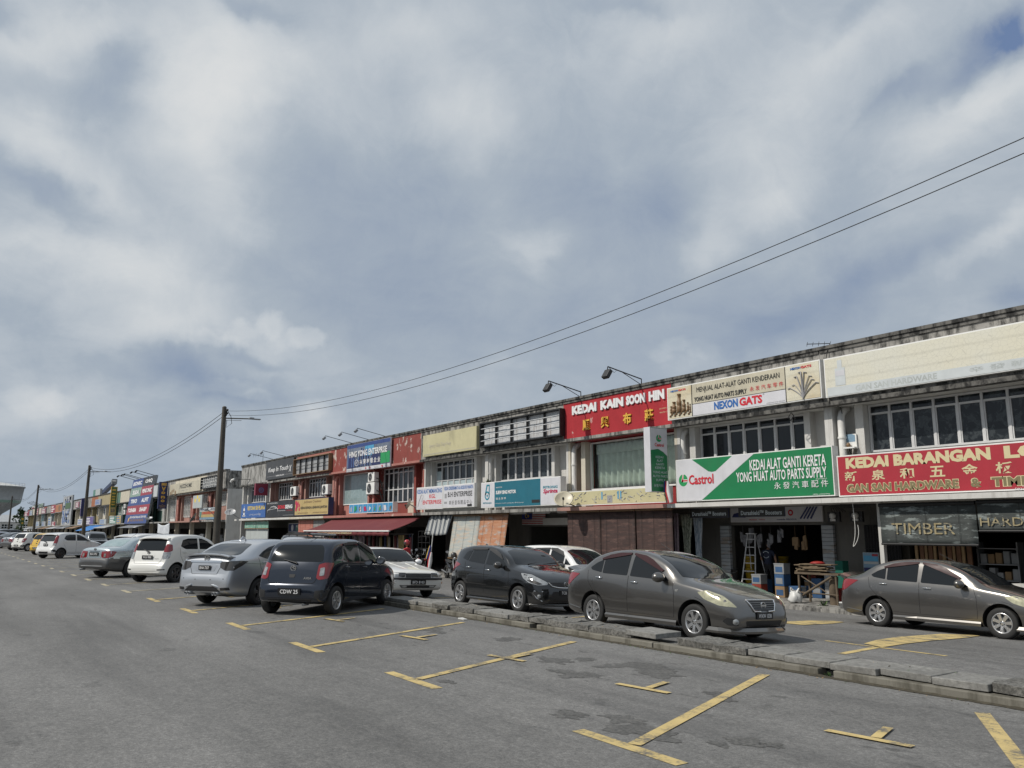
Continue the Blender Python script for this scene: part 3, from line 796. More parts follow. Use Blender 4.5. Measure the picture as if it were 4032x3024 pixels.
for i, (pa, wa, word) in enumerate(FARLOTS):
 xb = FX0 - 6.1*i; xa = xb - 6.1
 full = i in (0, 1, 2, 3, 5)
 t = lot(xa, xb, f'{word} shophouse in the far terrace, {ORD[i]} beyond the alley', par=pa, wall=wa, ledge='salmon_wall' if i in (1, 2) else 'grey_wall', mould='black_mould', pipe='pipe_pink' if i < 3 else ('pipe_white' if i < 9 else None),
   win=W_(xa+1.2, xb-.9, 3.0 if i in (1, 2, 3) else 3.9, 5.2, 6 if i < 9 else 4, trans=4.9 if i < 14 else None, pane='pane_curtain' if i < 4 else 'pane_dark', frame='white_frame', grille='white_frame' if i < 4 else None), far=i > 3, column='cream_wall')
 if i == 0: end_wall(t, xb, 'white_wall')
end_wall(L10, -69.37, 'white_wall')
end_wall(L1, -8.03, 'white_wall')
# ------------------------------------------------------------------ shop signs
for n_, c_ in (('ink_black', (.02, .02, .02)), ('ink_white', (.72, .72, .72)), ('ink_red', (.55, .02, .035)), ('ink_blue', (.02, .12, .38)), ('ink_gold', (.68, .40, .06)), ('ink_cream', (.60, .52, .31)),
   ('ink_darkgold', (.19, .16, .08)), ('ink_grey', (.30, .30, .31)), ('ink_green', (.02, .28, .09)), ('ink_teal', (.02, .22, .30)), ('ink_navy', (.02, .03, .13)), ('ink_pale', (.55, .62, .66)), ('ink_yellow', (.75, .56, .06)),
   ('ink_orange', (.7, .2, .04)), ('ink_cyan', (.08, .32, .52)), ('ink_dullblue', (.12, .2, .4)), ('ink_brown', (.2, .12, .06)), ('ink_crimson', (.48, .015, .08))):
 M(n_, c_, .5, 0, .06)
for n_, c_, d_ in (('face_white', (.60, .60, .63), .12), ('face_green', (.010, .185, .066), .1), ('face_red', (.37, .028, .042), .18), ('face_cream', (.52, .48, .37), .3), ('face_yellow', (.52, .48, .29), .25), ('face_tan', (.56, .44, .24), .25),
   ('face_teal', (.016, .135, .19), .08), ('face_black', (.025, .025, .028), .3), ('face_charcoal', (.05, .05, .052), .3), ('face_blue', (.04, .12, .36), .15), ('face_navy', (.018, .025, .10), .2), ('face_gold', (.48, .36, .15), .2),
   ('face_strip', (.05, .28, .52), .1), ('face_crimson', (.30, .022, .04), .2), ('face_sage', (.24, .34, .28), .2), ('face_royal', (.035, .065, .22), .15), ('face_pale', (.44, .47, .46), .2), ('face_purple', (.13, .09, .26), .2),
   ('face_orange', (.42, .16, .06), .2), ('face_jade', (.08, .22, .17), .3), ('face_lilac', (.34, .34, .42), .2), ('face_maroon', (.24, .03, .06), .3), ('face_moss', (.06, .12, .04), .3), ('face_grey', (.35, .36, .37), .3),
   ('face_skyblue', (.19, .30, .40), .2), ('face_steel', (.55, .57, .58), .25)):
 M(n_, c_, .42, 0, .1, 1.6, dirt=d_)
def cracked(name, col):
 mt, t, b = new_mat(name)
 p = pos(t)
 v = N(t, 'ShaderNodeTexVoronoi', feature='DISTANCE_TO_EDGE'); v.inputs['Scale'].default_value = 9.0
 t.links.new(p, v.inputs['Vector'])
 c = mix(t, ramp(t, v.outputs['Distance'], [(.0, .55), (.045, 0.0)]), mix(t, ramp(t, noise_(t, p, .8, 5), [(.35, 0.0), (.65, 1.0)]), tuple(col), (.64, .61, .49)), (.42, .405, .34))
 z = N(t, 'ShaderNodeTexWave', wave_type='BANDS', bands_direction='Z'); z.inputs['Scale'].default_value = .9; z.inputs['Distortion'].default_value = .6
 t.links.new(p, z.inputs['Vector'])
 c = mix(t, 1.0, c, ramp(t, z.outputs['Fac'], [(.0, .90), (.15, 1.0)]), 'MULTIPLY')
 t.links.new(c, b.inputs['Base Color']); b.inputs['Roughness'].default_value = .5
 MATS[name] = mt
M('face_slate', (.15, .18, .24), .5, 0, .5, 2.2); cracked('face_cracked', (.63, .62, .54)); cracked('face_crackedtan', (.50, .38, .20)); M('ink_faint', (.635, .622, .548), .5, 0, .1); M('ink_faintblue', (.53, .565, .575), .5, 0, .1)
FOUND = 'signs on the shop fronts'
class Sign:
 """a board on the facade (or, with proj, one that stands out from it and is read from the right)"""
 def __init__(s, label, x0, x1, z0, z1, y, face, casing='white_frame', depth=.2, fw=.035, proj=False, name='shop_sign', cat='sign', X=0, border=True):
  s.proj = proj; s.a0, s.a1, s.z0, s.z1 = x0, x1, z0, z1
  if proj: s.t = thing(name, label, cat, (X-depth/2, (x0+x1)/2, z0), group=FOUND)
  else: s.t = thing(name, label, cat, ((x0+x1)/2, y, z0), group=FOUND)
  s.O = Vector((X, 0, 0)) if proj else Vector((0, y, 0)); s.r = Y_ if proj else X_; s.n = X_ if proj else -Y_
  b = MB()
  if proj: b.box(X-depth, X, x0, x1, z0, z1)
  else: b.box(x0, x1, y, y+depth, z0, z1)
  b.build('casing', casing, s.t)
  s.lift = .006
  f = MB(); f.poly(s.q(x0+fw, x1-fw, z0+fw, z1-fw, .006), s.n, .0055); f.build('face', face, s.t)
 def P(s, a, z, l=0): return s.O + s.r*a + Z_*z + s.n*l
 def q(s, a0, a1, z0, z1, l): return [s.P(a0, z0, l), s.P(a1, z0, l), s.P(a1, z1, l), s.P(a0, z1, l)]
 def fx(s, f): return s.a0 + (s.a1-s.a0)*f
 def fz(s, f): return s.z0 + (s.z1-s.z0)*f
 def panel(s, mat, f0, f1, g0, g1, name='panel', lift=None):
  s.lift += .003; b = MB(); b.poly(s.q(s.fx(f0), s.fx(f1), s.fz(g0), s.fz(g1), s.lift), s.n, .0025); b.build(name, mat, s.t); return s
 def shape(s, mat, pts, name='emblem', lift=None):
  s.lift += .003; b = MB(); b.poly([s.P(s.fx(f), s.fz(g), s.lift) for f, g in pts], s.n, .0025); b.build(name, mat, s.t); return s
 def shapes(s, mat, fn, name='emblem'):
  s.lift += .003; b = MB(); fn(b, s); b.build(name, mat, s.t); return s
 def text(s, mat, items, depth=0.0, name='lettering'):
  for it in items:
   b = MB()
   body, f0, f1, g0, g1 = it[:5]; o = it[5] if len(it) > 5 else {}
   b.text(body, s.O, s.r, Z_, s.fx(f0), s.fx(f1), s.fz(g0), s.fz(g1), lift=s.lift+.003, depth=depth, **o)
   b.build(name, mat, s.t)
  return s
BO = dict(bold=.022); BB = dict(bold=.045); IT = dict(shear=.25, bold=.015)
# --- hardware shop
s = Sign('huge faded cream board with cracked face above the hardware shop windows', -13.9, -8.1, 5.46, 6.6, 20.83, 'face_cracked')
s.panel('ink_faintblue', .012, .992, .02, .24, 'band').text('face_pale', [('GAN SAN HARDWARE', .165, .56, .06, .2, BO), ('辛 發 新', .7, .93, .08, .2)])
s.shapes('ink_faintblue', lambda b, q: (b.poly(q.q(q.fx(.06), q.fx(.115), q.fz(.26), q.fz(.70), q.lift), q.n, .002), b.poly(q.q(q.fx(.075), q.fx(.1), q.fz(.70), q.fz(.9), q.lift), q.n, .002)), 'faded_picture')
s.panel('face_white', .063, .112, .5, .64, 'faded_picture')
s = Sign('long red board with cream slab letters over the hardware shop', -13.66, -8.1, 2.62, 3.76, 20.78, 'face_red', depth=.16)
s.text('ink_cream', [('KEDAI BARANGAN', .05, .745, .66, .93, dict(bold=.06)), ('LO', .80, .955, .66, .93, dict(bold=.06)), *[(ch, .04+.144*i, .04+.144*i+.07, .36, .60, BO) for i, ch in enumerate('新泉和五金板廠')]])
s.text('ink_cream', [('GAN SAN HARDWARE', .045, .60, .085, .30, dict(bold=.075)), ('&', .645, .70, .085, .30, dict(bold=.06)), ('TIMBER', .735, .985, .085, .30, dict(bold=.075))], name='lettering_outline')
s.lift += .004
s.text('ink_darkgold', [('GAN SAN HARDWARE', .049, .597, .10, .285, dict(bold=.04)), ('&', .65, .695, .1, .285, dict(bold=.03)), ('TIMBER', .739, .98, .1, .285, dict(bold=.04))])
s.text('ink_white', [('(001169242-H)', .86, .965, .06, .095), ('DKL/ PPK/L.683TP', .83, .965, .012, .05)], name='small_lettering')
# --- car parts shop
s = Sign('wide cream board with black lettering and hose pictures over the car parts shop', -20.16, -14.02, 5.48, 6.62, 20.83, 'face_cream')
s.panel('face_crackedtan', .006, .185, .03, .965, 'picture').panel('face_crackedtan', .805, .994, .03, .965, 'picture').panel('face_white', .192, .80, .03, .365, 'lower_panel')
s.shapes('ink_black', lambda b, q: [b.poly(q.q(q.fx(a0), q.fx(a1), q.fz(g0), q.fz(g1), q.lift), q.n, .003) for a0, a1, g0, g1 in ((.186, .190, .02, .97), (.801, .805, .02, .97), (.190, .801, .37, .383))], 'divider')
s.text('ink_black', [('MENJUAL ALAT-ALAT GANTI KENDERAAN', .225, .77, .665, .86), ('YONG HUAT AUTO PARTS SUPPLY', .205, .565, .435, .575, BO)])
s.text('ink_red', [('永 发 汽 车 零 件', .585, .79, .47, .60), ('GATS', .515, .66, .10, .335, BB), ('GATS', .09, .145, .845, .90, BB), ('GATS', .895, .955, .845, .91, BB)])
s.text('ink_blue', [('NEXON', .345, .505, .10, .335, BB), ('NEXON', .03, .088, .845, .90, BB), ('NEXON', .835, .893, .845, .91, BB)])
s.text('ink_grey', [('®', .664, .675, .31, .36), ('HYDRAULIC HOSE GERMANY', .685, .795, .055, .085)], name='small_lettering')
def fittings(b, q):
 for f, w, h in ((.03, .012, .22), (.055, .03, .34), (.095, .032, .56), (.13, .024, .36), (.158, .014, .26), (.174, .010, .2)):
  b.tube([q.P(q.fx(f), q.fz(.2+h*e), q.lift) for e in (0, .05, .3, .36, .42, .62, .66, .9, .94, 1)], [6*w*e for e in (.35, .5, .5, .36, .5, .48, .3, .28, .4, .36)], 8)
 for k in range(14): b.tube([q.P(q.fx(.02+.0115*k), q.fz(.1+.05*(k % 3)), q.lift), q.P(q.fx(.03+.0115*k), q.fz(.13+.05*(k % 3)), q.lift)], .03, 5)
s.shapes('ink_brown', fittings, 'picture_detail')
def hoses(b, q):
 for k, (dx, top, th) in enumerate(((-.07, .38, .016), (-.045, .45, .014), (-.03, .66, .02), (-.005, .76, .024), (.012, .74, .018), (.04, .62, .014), (.052, .52, .014), (.075, .42, .016))):
  pts = []
  for i in range(9):
   u = i/8; pts.append(q.P(q.fx(.9 + dx*u**1.5), q.fz(.04 + (top-.04)*u), q.lift+.012))
  pts.append(q.P(q.fx(.9+dx+math.copysign(.014, dx)), q.fz(top-.02), q.lift+.012))
  b.tube(pts, th*.9, 5)
s.shapes('ink_grey', hoses, 'picture_detail')
def castrol_mark(s_, cx, cz, r):
 s_.lift += .003
 b = MB(); b.disc(s_.P(cx, cz, s_.lift), s_.n, r, .0025, 28); b.build('emblem', 'ink_green', s_.t)
 s_.lift += .003
 def arm(k, w): return [s_.P(cx - r*.15*k, cz + r*1.02, s_.lift), s_.P(cx - r*.15*k + w, cz + r*1.0, s_.lift), s_.P(cx - r*.25*k + w*1.1, cz - r*.05, s_.lift), s_.P(cx + r*.96, cz - r*.05, s_.lift), s_.P(cx + r*.97, cz - r*.05 - w, s_.lift), s_.P(cx - r*.3*k - w*.2, cz - r*.05 - w, s_.lift)]
 b = MB()
 b.poly(s_.q(cx-r*.42, cx+r*.99, cz-r*.32, cz+r*.12, s_.lift), s_.n, .002); b.poly([s_.P(cx-r*.42, cz-r*.32, s_.lift), s_.P(cx-r*.0, cz-r*.32, s_.lift), s_.P(cx+r*.16, cz+r*.98, s_.lift), s_.P(cx-r*.1, cz+r*1.0, s_.lift)], s_.n, .002)
 b.build('emblem', 'ink_white', s_.t)
 s_.lift += .003
 b = MB(); b.poly(s_.q(cx-r*.2, cx+r*.97, cz-r*.2, cz+r*.02, s_.lift), s_.n, .002); b.poly([s_.P(cx-r*.27, cz-r*.2, s_.lift), s_.P(cx-r*.06, cz-r*.2, s_.lift), s_.P(cx+r*.08, cz+r*.9, s_.lift), s_.P(cx-r*.02, cz+r*.9, s_.lift)], s_.n, .002)
 b.build('emblem', 'ink_red', s_.t)
s = Sign('big green and white motor oil board over the car parts shop', -19.76, -13.74, 2.65, 4.06, 20.72, 'face_green', depth=.28, fw=.03)
s.shape('face_white', [(.006, .015), (.185, .015), (.55, .985), (.41, .985), (.29, .66), (.265, .65), (.24, .67), (.12, .985), (.006, .985)], 'white_sweep')
castrol_mark(s, s.fx(.055), s.fz(.5), .20)
s.text('ink_red', [('Castrol', .098, .275, .385, .615, BO)])
s.text('ink_white', [('KEDAI ALAT GANTI KERETA', .52, .965, .615, .85, dict(bold=.018)), ('YONG HUAT AUTO PARTS SUPPLY', .43, .965, .375, .595, dict(bold=.018)), ('永 發 汽 車 配 件', .665, .97, .185, .33), ('002773683-K', .905, .965, .34, .365), ('MPKL L1504(TPG)', .885, .975, .025, .055)])
s = Sign('tall green and white motor oil sign jutting out beside the curtained window', 19.93, 20.75, 2.98, 5.2, 0, 'face_green', casing='face_white', depth=.3, proj=True, X=-20.16, fw=.02)
s.shape('face_white', [(.02, .985), (.98, .985), (.98, .56), (.75, .62), (.45, .665), (.02, .64)], 'white_sweep')
castrol_mark(s, s.fx(.5), s.fz(.83), .125)
s.text('ink_red', [('Castrol', .24, .78, .70, .755, BO)])
s.text('ink_pale', [('KEDAI', .28, .72, .52, .555), ('ALAT', .33, .69, .465, .50), ('GANTI', .29, .74, .41, .445), ('KERETA', .24, .80, .355, .39), ('YONG HUAT', .1, .93, .285, .32), ('AUTO PARTS', .08, .95, .225, .26), ('SUPPLY', .26, .8, .165, .20), ('永發汽車配件', .13, .93, .075, .12)])
# --- cloth shop: letters stand on the red parapet, a cream picture strip under the window
def loose_letters(lab, items, mat, d, bold, name='raised_lettering'):
 t = thing(name, lab, 'lettering', (items[0][1], YF, items[0][3]), group=FOUND)
 for w, x0, x1, z0, z1 in items: b = MB(); b.text(w, (0, YF, 0), X_, Z_, x0, x1, z0, z1, lift=.002, depth=d, bold=bold); b.build('word', mat, t)
loose_letters('white raised letters of the cloth shop on its red parapet', [('KEDAI', -25.6, -24.1, 6.30, 6.66), ('KAIN', -23.85, -22.55, 6.30, 6.66), ('SOON', -22.4, -21.4, 6.30, 6.66), ('HIN', -21.2, -20.42, 6.30, 6.66)], 'ink_white', .05, .06)
loose_letters('gold raised Chinese letters on the red parapet', [(ch, x, x+.44, 5.60, 6.03) for ch, x in zip('順興布莊', (-24.95, -23.85, -22.6, -21.45))], 'ink_gold', .045, .03)
loose_letters('tiny registration lettering at the right end of the red parapet', [('(A1153081.1-H)', -20.72, -20.25, 5.94, 6.0), ('MDKL/PPK/L (TPG)', -20.72, -20.25, 5.80, 5.86)], 'ink_cream', 0, 0, 'small_lettering')
s = Sign('pale yellow picture strip below the curtained shop window', -26.0, -20.18, 2.645, 3.215, 20.82, 'face_yellow', depth=.16)
def fixtures(b, q):
 rr = random.Random(3)
 for k in range(8):
  f = .03 + .122*k
  if k in (3,): b.poly(q.q(q.fx(f+.05), q.fx(f+.10), q.fz(.12), q.fz(.6), q.lift), q.n, .002)
  for j in range(9):
   a = f + rr.uniform(0, .09); c_ = rr.uniform(.15, .8)
   b.tube([q.P(q.fx(a), q.fz(c_), q.lift), q.P(q.fx(a+rr.uniform(-.02, .03)), q.fz(c_+rr.uniform(-.15, .15)), q.lift)], rr.uniform(.008, .02), 4)
s.shapes('ink_grey', fixtures, 'picture')
s.shapes('ink_cyan', lambda b, q: [b.poly(q.q(q.fx(f), q.fx(f+.012), q.fz(.35), q.fz(.85), q.lift), q.n, .002) for f in (.39, .545, .57)], 'picture')
# --- motorcycle shop
s = Sign('white and teal petrol company board over the motorcycle shop', -31.92, -26.05, 2.70, 3.85, 20.68, 'face_white', depth=.3)
s.panel('face_teal', .19, .773, .02, .975, 'teal_panel')
def drop(b, q):
 cx, cz = q.fx(.088), q.fz(.47)
 b.ring(q.P(cx, cz, q.lift), q.r, Z_, .13, .20, .002, 26)
 b.poly([q.P(cx-.2, cz+.02, q.lift), q.P(cx-.05, cz+.5, q.lift), q.P(cx+.2, cz+.5, q.lift), q.P(cx+.16, cz+.43, q.lift), q.P(cx+.02, cz+.43, q.lift), q.P(cx-.12, cz+.04, q.lift)], q.n, .002)
 b.poly([q.P(cx+.2, cz+.04, q.lift), q.P(cx+.2, cz+.5, q.lift), q.P(cx+.14, cz+.44, q.lift), q.P(cx+.12, cz+.04, q.lift)], q.n, .002)
 b.disc(q.P(cx, cz, q.lift), q.n, .055, .002, 16)
s.shapes('ink_teal', drop)
s.text('ink_teal', [('PETRONAS', .03, .15, .155, .215, BO), ('PETRONAS', .805, .97, .60, .69, BO)])
s.text('ink_crimson', [('Sprinta', .805, .97, .39, .58, dict(bold=.03, shear=.2))])
s.text('ink_white', [('SUEW SING MOTOR', .21, .475, .50, .64, BB), ('KEDAI MOTOR', .21, .295, .74, .79), ('瑞 生 摩 哆', .21, .345, .29, .38), ('No.49, Jalan Wira 2, Taman Perwira, Teluk Panglima Garang, 42500 Kuala Langat, Selangor', .205, .575, .125, .17)])
s.panel('ink_black', .67, .765, .115, .225, 'patch')
# --- fishing tackle and accessory shop
s = Sign('blank pale yellow board with a dotted border over the half white windows', -37.8, -32.6, 5.47, 6.58, 20.83, 'face_yellow', casing='face_yellow')
s.shapes('ink_grey', lambda b, q: [b.poly(q.q(q.fx(.03+.02*i), q.fx(.04+.02*i), q.fz(.06), q.fz(.10), q.lift), q.n, .002) for i in range(48)], 'dotted_border')
s.text('face_cream', [('Agency Chop Tong Hong', .12, .55, .32, .55, IT)], name='faded_lettering')
s = Sign('white fishing tackle sign with purple and red letters', -38.28, -35.56, 2.75, 3.885, 20.78, 'face_white', depth=.16)
s.text('ink_blue', [('KEDAI ALAT MEMANCING', .03, .96, .71, .90, BO)]).text('ink_red', [('KGL', .50, .73, .48, .66, BO), ('ENTERPRISE', .25, .95, .22, .40, BO)])
s.shapes('ink_grey', lambda b, q: (b.tube([q.P(q.fx(.06), q.fz(.12), q.lift), q.P(q.fx(.1), q.fz(.35), q.lift), q.P(q.fx(.19), q.fz(.66), q.lift)], .012, 4), b.tube([q.P(q.fx(.19), q.fz(.66), q.lift), q.P(q.fx(.28), q.fz(.62), q.lift), q.P(q.fx(.2), q.fz(.35), q.lift)], .006, 4)), 'emblem')
s = Sign('white accessory shop sign with black serif name', -35.53, -32.66, 2.78, 3.895, 20.78, 'face_white', depth=.16)
s.text('ink_blue', [('KEDAI CENDERAMATA & AKSESORI WANITA', .04, .97, .77, .92, BO)]).text('ink_black', [('B.H ENTERPRISE', .16, .94, .46, .68, BO), ('美 好 首 饰 精 品 中 心', .2, .93, .12, .31)])
s.panel('ink_grey', .05, .12, .42, .62, 'patch').panel('ink_grey', .04, .13, .18, .27, 'patch').panel('ink_black', .79, .93, .03, .12, 'patch')
# --- carpet shop
s = Sign('printed banner of the carpet shop under three lamp arms on the red parapet', -47.55, -41.55, 5.21, 6.87, 20.85, 'face_slate', casing='face_white', depth=.05, fw=.01)
s.panel('face_royal', .01, .985, .86, .985, 'banner_top').panel('face_white', .01, .99, .012, .12, 'banner_foot').panel('ink_green', .79, .985, .16, .55, 'picture').panel('ink_cyan', .44, .64, .5, .86, 'picture').panel('face_navy', .60, .79, .13, .55, 'picture').panel('ink_navy', .03, .2, .13, .6, 'picture')
rr_ = random.Random(4)
s.shapes('face_navy', lambda b, q: [b.poly(q.q(q.fx(f), q.fx(f+.018), q.fz(.14), q.fz(rr_.uniform(.4, .85)), q.lift), q.n, .002) for f in (.06, .1, .15, .22, .27, .31, .35, .4, .47, .52)], 'picture')
s.shapes('ink_dullblue', lambda b, q: [b.poly(q.q(q.fx(f), q.fx(f+.012), q.fz(.16), q.fz(rr_.uniform(.4, .85)), q.lift), q.n, .002) for f in (.04, .13, .18, .25, .29, .38, .44, .5, .57)], 'picture')
s.text('ink_white', [('HING YONG ENTERPRISE', .07, .93, .52, .74, dict(bold=.03)), ('兴 荣 地 毯 企 业', .33, .79, .22, .40, BO)])
s.shapes('ink_white', lambda b, q: b.ring(q.P(q.fx(.255), q.fz(.30), q.lift), q.r, Z_, .16, .19, .002, 24, sx=1.5), 'emblem')
s.shapes('face_navy', lambda b, q: b.disc(q.P(q.fx(.255), q.fz(.30), q.lift), q.n, .16, .002, 24, sx=1.5, frame=(q.r, Z_)), 'emblem')
s.text('ink_white', [('XY', .225, .285, .25, .35, IT)], name='emblem_lettering')
s.shapes('ink_red', lambda b, q: (b.poly([q.P(q.fx(.82), q.fz(.065), q.lift), q.P(q.fx(.835), q.fz(.02), q.lift), q.P(q.fx(.85), q.fz(.065), q.lift), q.P(q.fx(.835), q.fz(.11), q.lift)], q.n, .002), b.disc(q.P(q.fx(.47), q.fz(.065), q.lift), q.n, .05, .002, 14), b.disc(q.P(q.fx(.57), q.fz(.065), q.lift), q.n, .05, .002, 14)), 'emblem')
s.text('ink_grey', [('Signature', .03, .13, .04, .09), ('Greenland', .17, .25, .04, .09), ('Wallpaper', .29, .38, .04, .09), ('fabrics', .66, .75, .04, .09), ('flooring', .89, .97, .04, .09)], name='small_lettering')
s = Sign('light blue strip of product photos above the red awning', -46.82, -41.02, 2.68, 3.24, 20.80, 'face_strip', depth=.3)
s.shapes('face_white', lambda b, q: [b.poly(q.q(q.fx(.113*i-.003), q.fx(.113*i+.003), q.fz(.05), q.fz(.95), q.lift), q.n, .002) for i in range(1, 9)], 'divider')
for mt_, cells in (('face_lilac', (0, 3, 6)), ('ink_navy', (1, 2, 7)), ('ink_crimson', (3, 5, 6)), ('ink_green', (5, 6, 1)), ('face_white', (2, 4, 7, 8)), ('ink_brown', (2, 8))):
 q_ = random.Random(len(mt_))
 s.shapes(mt_, lambda b, q: [b.poly([q.P(q.fx(.113*c+.012+q_.uniform(.0, .04)), q.fz(q_.uniform(.1, .3)), q.lift), q.P(q.fx(.113*c+.06+q_.uniform(0, .035)), q.fz(q_.uniform(.1, .4)), q.lift), q.P(q.fx(.113*c+.05+q_.uniform(0, .03)), q.fz(q_.uniform(.5, .85)), q.lift), q.P(q.fx(.113*c+.015+q_.uniform(0, .03)), q.fz(q_.uniform(.5, .8)), q.lift)], q.n, .002) for c in cells], 'picture')
# --- flower and sewing shop, car accessories, restaurant, salon
s = Sign('mustard flower and sewing shop sign with red roses', -55.78, -49.85, 2.68, 3.78, 20.72, 'face_gold', casing='face_navy', depth=.35)
s.text('ink_brown', [('Jariimanis Creations', .28, .80, .70, .89, IT), ('jariimanisenterprise', .1, .42, .08, .2, IT), ('jariimanis creations', .56, .97, .08, .2, IT)]).text('ink_black', [('KEDAI BUNGA & BARANG JAHITAN', .19, .97, .34, .54, BB)])
s.shapes('ink_crimson', lambda b, q: [b.disc(q.P(q.fx(f), q.fz(g), q.lift+.001*k), q.n, r_, .002, 9) for k, (f, g, r_) in enumerate(((.04, .8, .16), (.07, .6, .2), (.14, .62, .14), (.05, .4, .16), (.1, .78, .12), (.15, .38, .12)))], 'picture')
s = Sign('black car accessories sign with a white sports car outline', -61.78, -55.82, 2.64, 3.78, 20.72, 'face_black', casing='face_black', depth=.25)
s.text('ink_white', [('SENG', .69, .93, .50, .74, BB), ('PUSAT AKSESORI KERETA', .04, .42, .85, .93)]).text('ink_red', [('SIONG', .43, .68, .50, .74, BB), ('ACCESSORIES', .72, .93, .36, .42)])
def caroutline(b, q):
 pts = [(.06, .32), (.07, .45), (.14, .52), (.2, .66), (.28, .7), (.35, .66), (.41, .55), (.44, .5), (.43, .34)]
 b.tube([q.P(q.fx(f), q.fz(g), q.lift) for f, g in pts], .02, 4); b.tube([q.P(q.fx(f), q.fz(g), q.lift) for f, g in ((.08, .46), (.2, .5), (.38, .54))], .014, 4)
 b.tube([q.P(q.fx(f), q.fz(g), q.lift) for f, g in ((.21, .62), (.28, .65), (.34, .61), (.36, .55))], .012, 4)
s.shapes('ink_white', caroutline)
s.panel('ink_grey', .43, .7, .37, .41, 'line').panel('ink_grey', .62, .98, .09, .11, 'line')
s = Sign('bright blue restaurant sign with a white minaret', -67.85, -61.9, 2.65, 3.76, 20.72, 'face_blue', casing='face_blue', depth=.2)
s.text('ink_yellow', [('RESTORAN SRI PELANGI', .28, .97, .54, .82, BO)]).text('ink_white', [('رستوران سري فلاغي', .35, .82, .14, .32)])
s.shapes('ink_white', lambda b, q: (b.disc(q.P(q.fx(.13), q.fz(.55), q.lift), q.n, .2, .002, 16), b.poly(q.q(q.fx(.1), q.fx(.16), q.fz(.15), q.fz(.5), q.lift), q.n, .002), b.poly(q.q(q.fx(.07), q.fx(.19), q.fz(.12), q.fz(.2), q.lift), q.n, .002), b.poly(q.q(q.fx(.125), q.fx(.135), q.fz(.7), q.fz(.85), q.lift), q.n, .002)))
s = Sign('charcoal hair salon board with white script', -62.64, -56.72, 5.46, 6.83, 20.85, 'face_charcoal', casing='face_charcoal', depth=.1)
s.text('ink_white', [('Keep In Touch', .09, .82, .34, .66, IT), ('HAIR SALON', .39, .68, .13, .21, BO), ('X', .84, .93, .28, .62, IT)]).panel('ink_grey', .05, .37, .16, .175, 'line').panel('ink_grey', .70, .97, .16, .175, 'line')
# gutted frames: outer frame, bars, sheet metal behind
def gutted(label, x0, x1, z0, z1, nx, nz, sheet, bars='black_steel', frame='black_steel', tilt=False, seed=1, hb='bright_steel', remains=None):
 t = thing('sign_frame', label, 'sign frame', ((x0+x1)/2, 20.72, z0), group=FOUND)
 y0 = 20.72
 b = MB(); w = .09
 b.box(x0, x1, y0, y0+.26, z0, z0+.05); b.box(x0, x1, y0, y0+.26, z1-.05, z1); b.box(x0, x0+.05, y0, y0+.26, z0+.05, z1-.05); b.box(x1-.05, x1, y0, y0+.26, z0+.05, z1-.05)
 b.build('frame', frame, t)
 q = random.Random(seed)
 b = MB()
 for i in range(nx):      # buckled sheets
  xa = x0+.06+(x1-x0-.12)*i/nx; xb = x0+.06+(x1-x0-.12)*(i+1)/nx
  vs = []; k = 6
  for c in range(k+1):
   for a in range(k+1):
    vs.append((xa+(xb-xa)*a/k, y0+.21+.022*mnoise.noise(Vector((a*.6+i*9+seed, c*.5, i))), z0+.06+(z1-z0-.12)*c/k))
  b.add(vs, [(c*(k+1)+a, c*(k+1)+a+1, (c+1)*(k+1)+a+1, (c+1)*(k+1)+a) for c in range(k) for a in range(k)], None, True)
 b.build('sheet', sheet, t)
 b = MB()
 for i in range(1, nx): x = x0+(x1-x0)*i/nx; b.box(x-.035, x+.035, y0+.08, y0+.17, z0+.05, z1-.05)
 b.build('upright', bars, t)
 b = MB()
 for j in range(1, nz+1):
  z = z0+(z1-z0)*j/(nz+1)
  a = 0
  for i in range(nx):
   xa = x0+.05+(x1-x0-.1)*i/nx; xb = x0+.05+(x1-x0-.1)*(i+1)/nx
   dz = q.uniform(-.03, .03) if tilt else 0
   b.tube([(xa, y0+.05, z+dz), (xb, y0+.05, z+q.uniform(-.02, .02)*(3 if tilt else 1))], .02, 6)
 b.build('rail', hb, t)
 if remains: remains(t, y0)
 return t
def galv(name):
 mt, t, b = new_mat(name); p = pos(t)
 n = noise_(t, p, 2.4, 8, .65); st = noise_(t, scaled(t, p, (5, 5, .5)), 1.6, 6, .6)
 c = ramp(t, n, [(.3, (.38, .39, .40)), (.7, (.62, .63, .64))])
 c = mix(t, ramp(t, st, [(.55, 0.0), (.72, .8)]), c, (.20, .14, .09))
 t.links.new(c, b.inputs['Base Color']); b.inputs['Metallic'].default_value = .05; b.inputs['Roughness'].default_value = .5
 MATS[name] = mt
galv('sheet_metal')
gutted('black gutted sign frame backed with sheet metal between red parapet and yellow board', -32.17, -26.1, 5.50, 6.64, 5, 3, 'sheet_metal', seed=2)
b = MB(); b.box(-26.095, -26.0, 20.70, 20.995, 5.49, 6.65)
gutted('torn sign frame with ragged cloth and gold corner remains beside the hair salon board', -56.5, -50.1, 5.5, 6.62, 6, 1, 'face_grey', frame='ink_brown', seed=5, hb='black_steel')
gutted('bent white grid of a wrecked sign on the corner by the alley', -80.95, -74.95, 5.5, 6.58, 9, 3, 'face_grey', tilt=True, seed=8, bars='white_frame', hb='white_frame', frame='black_steel')
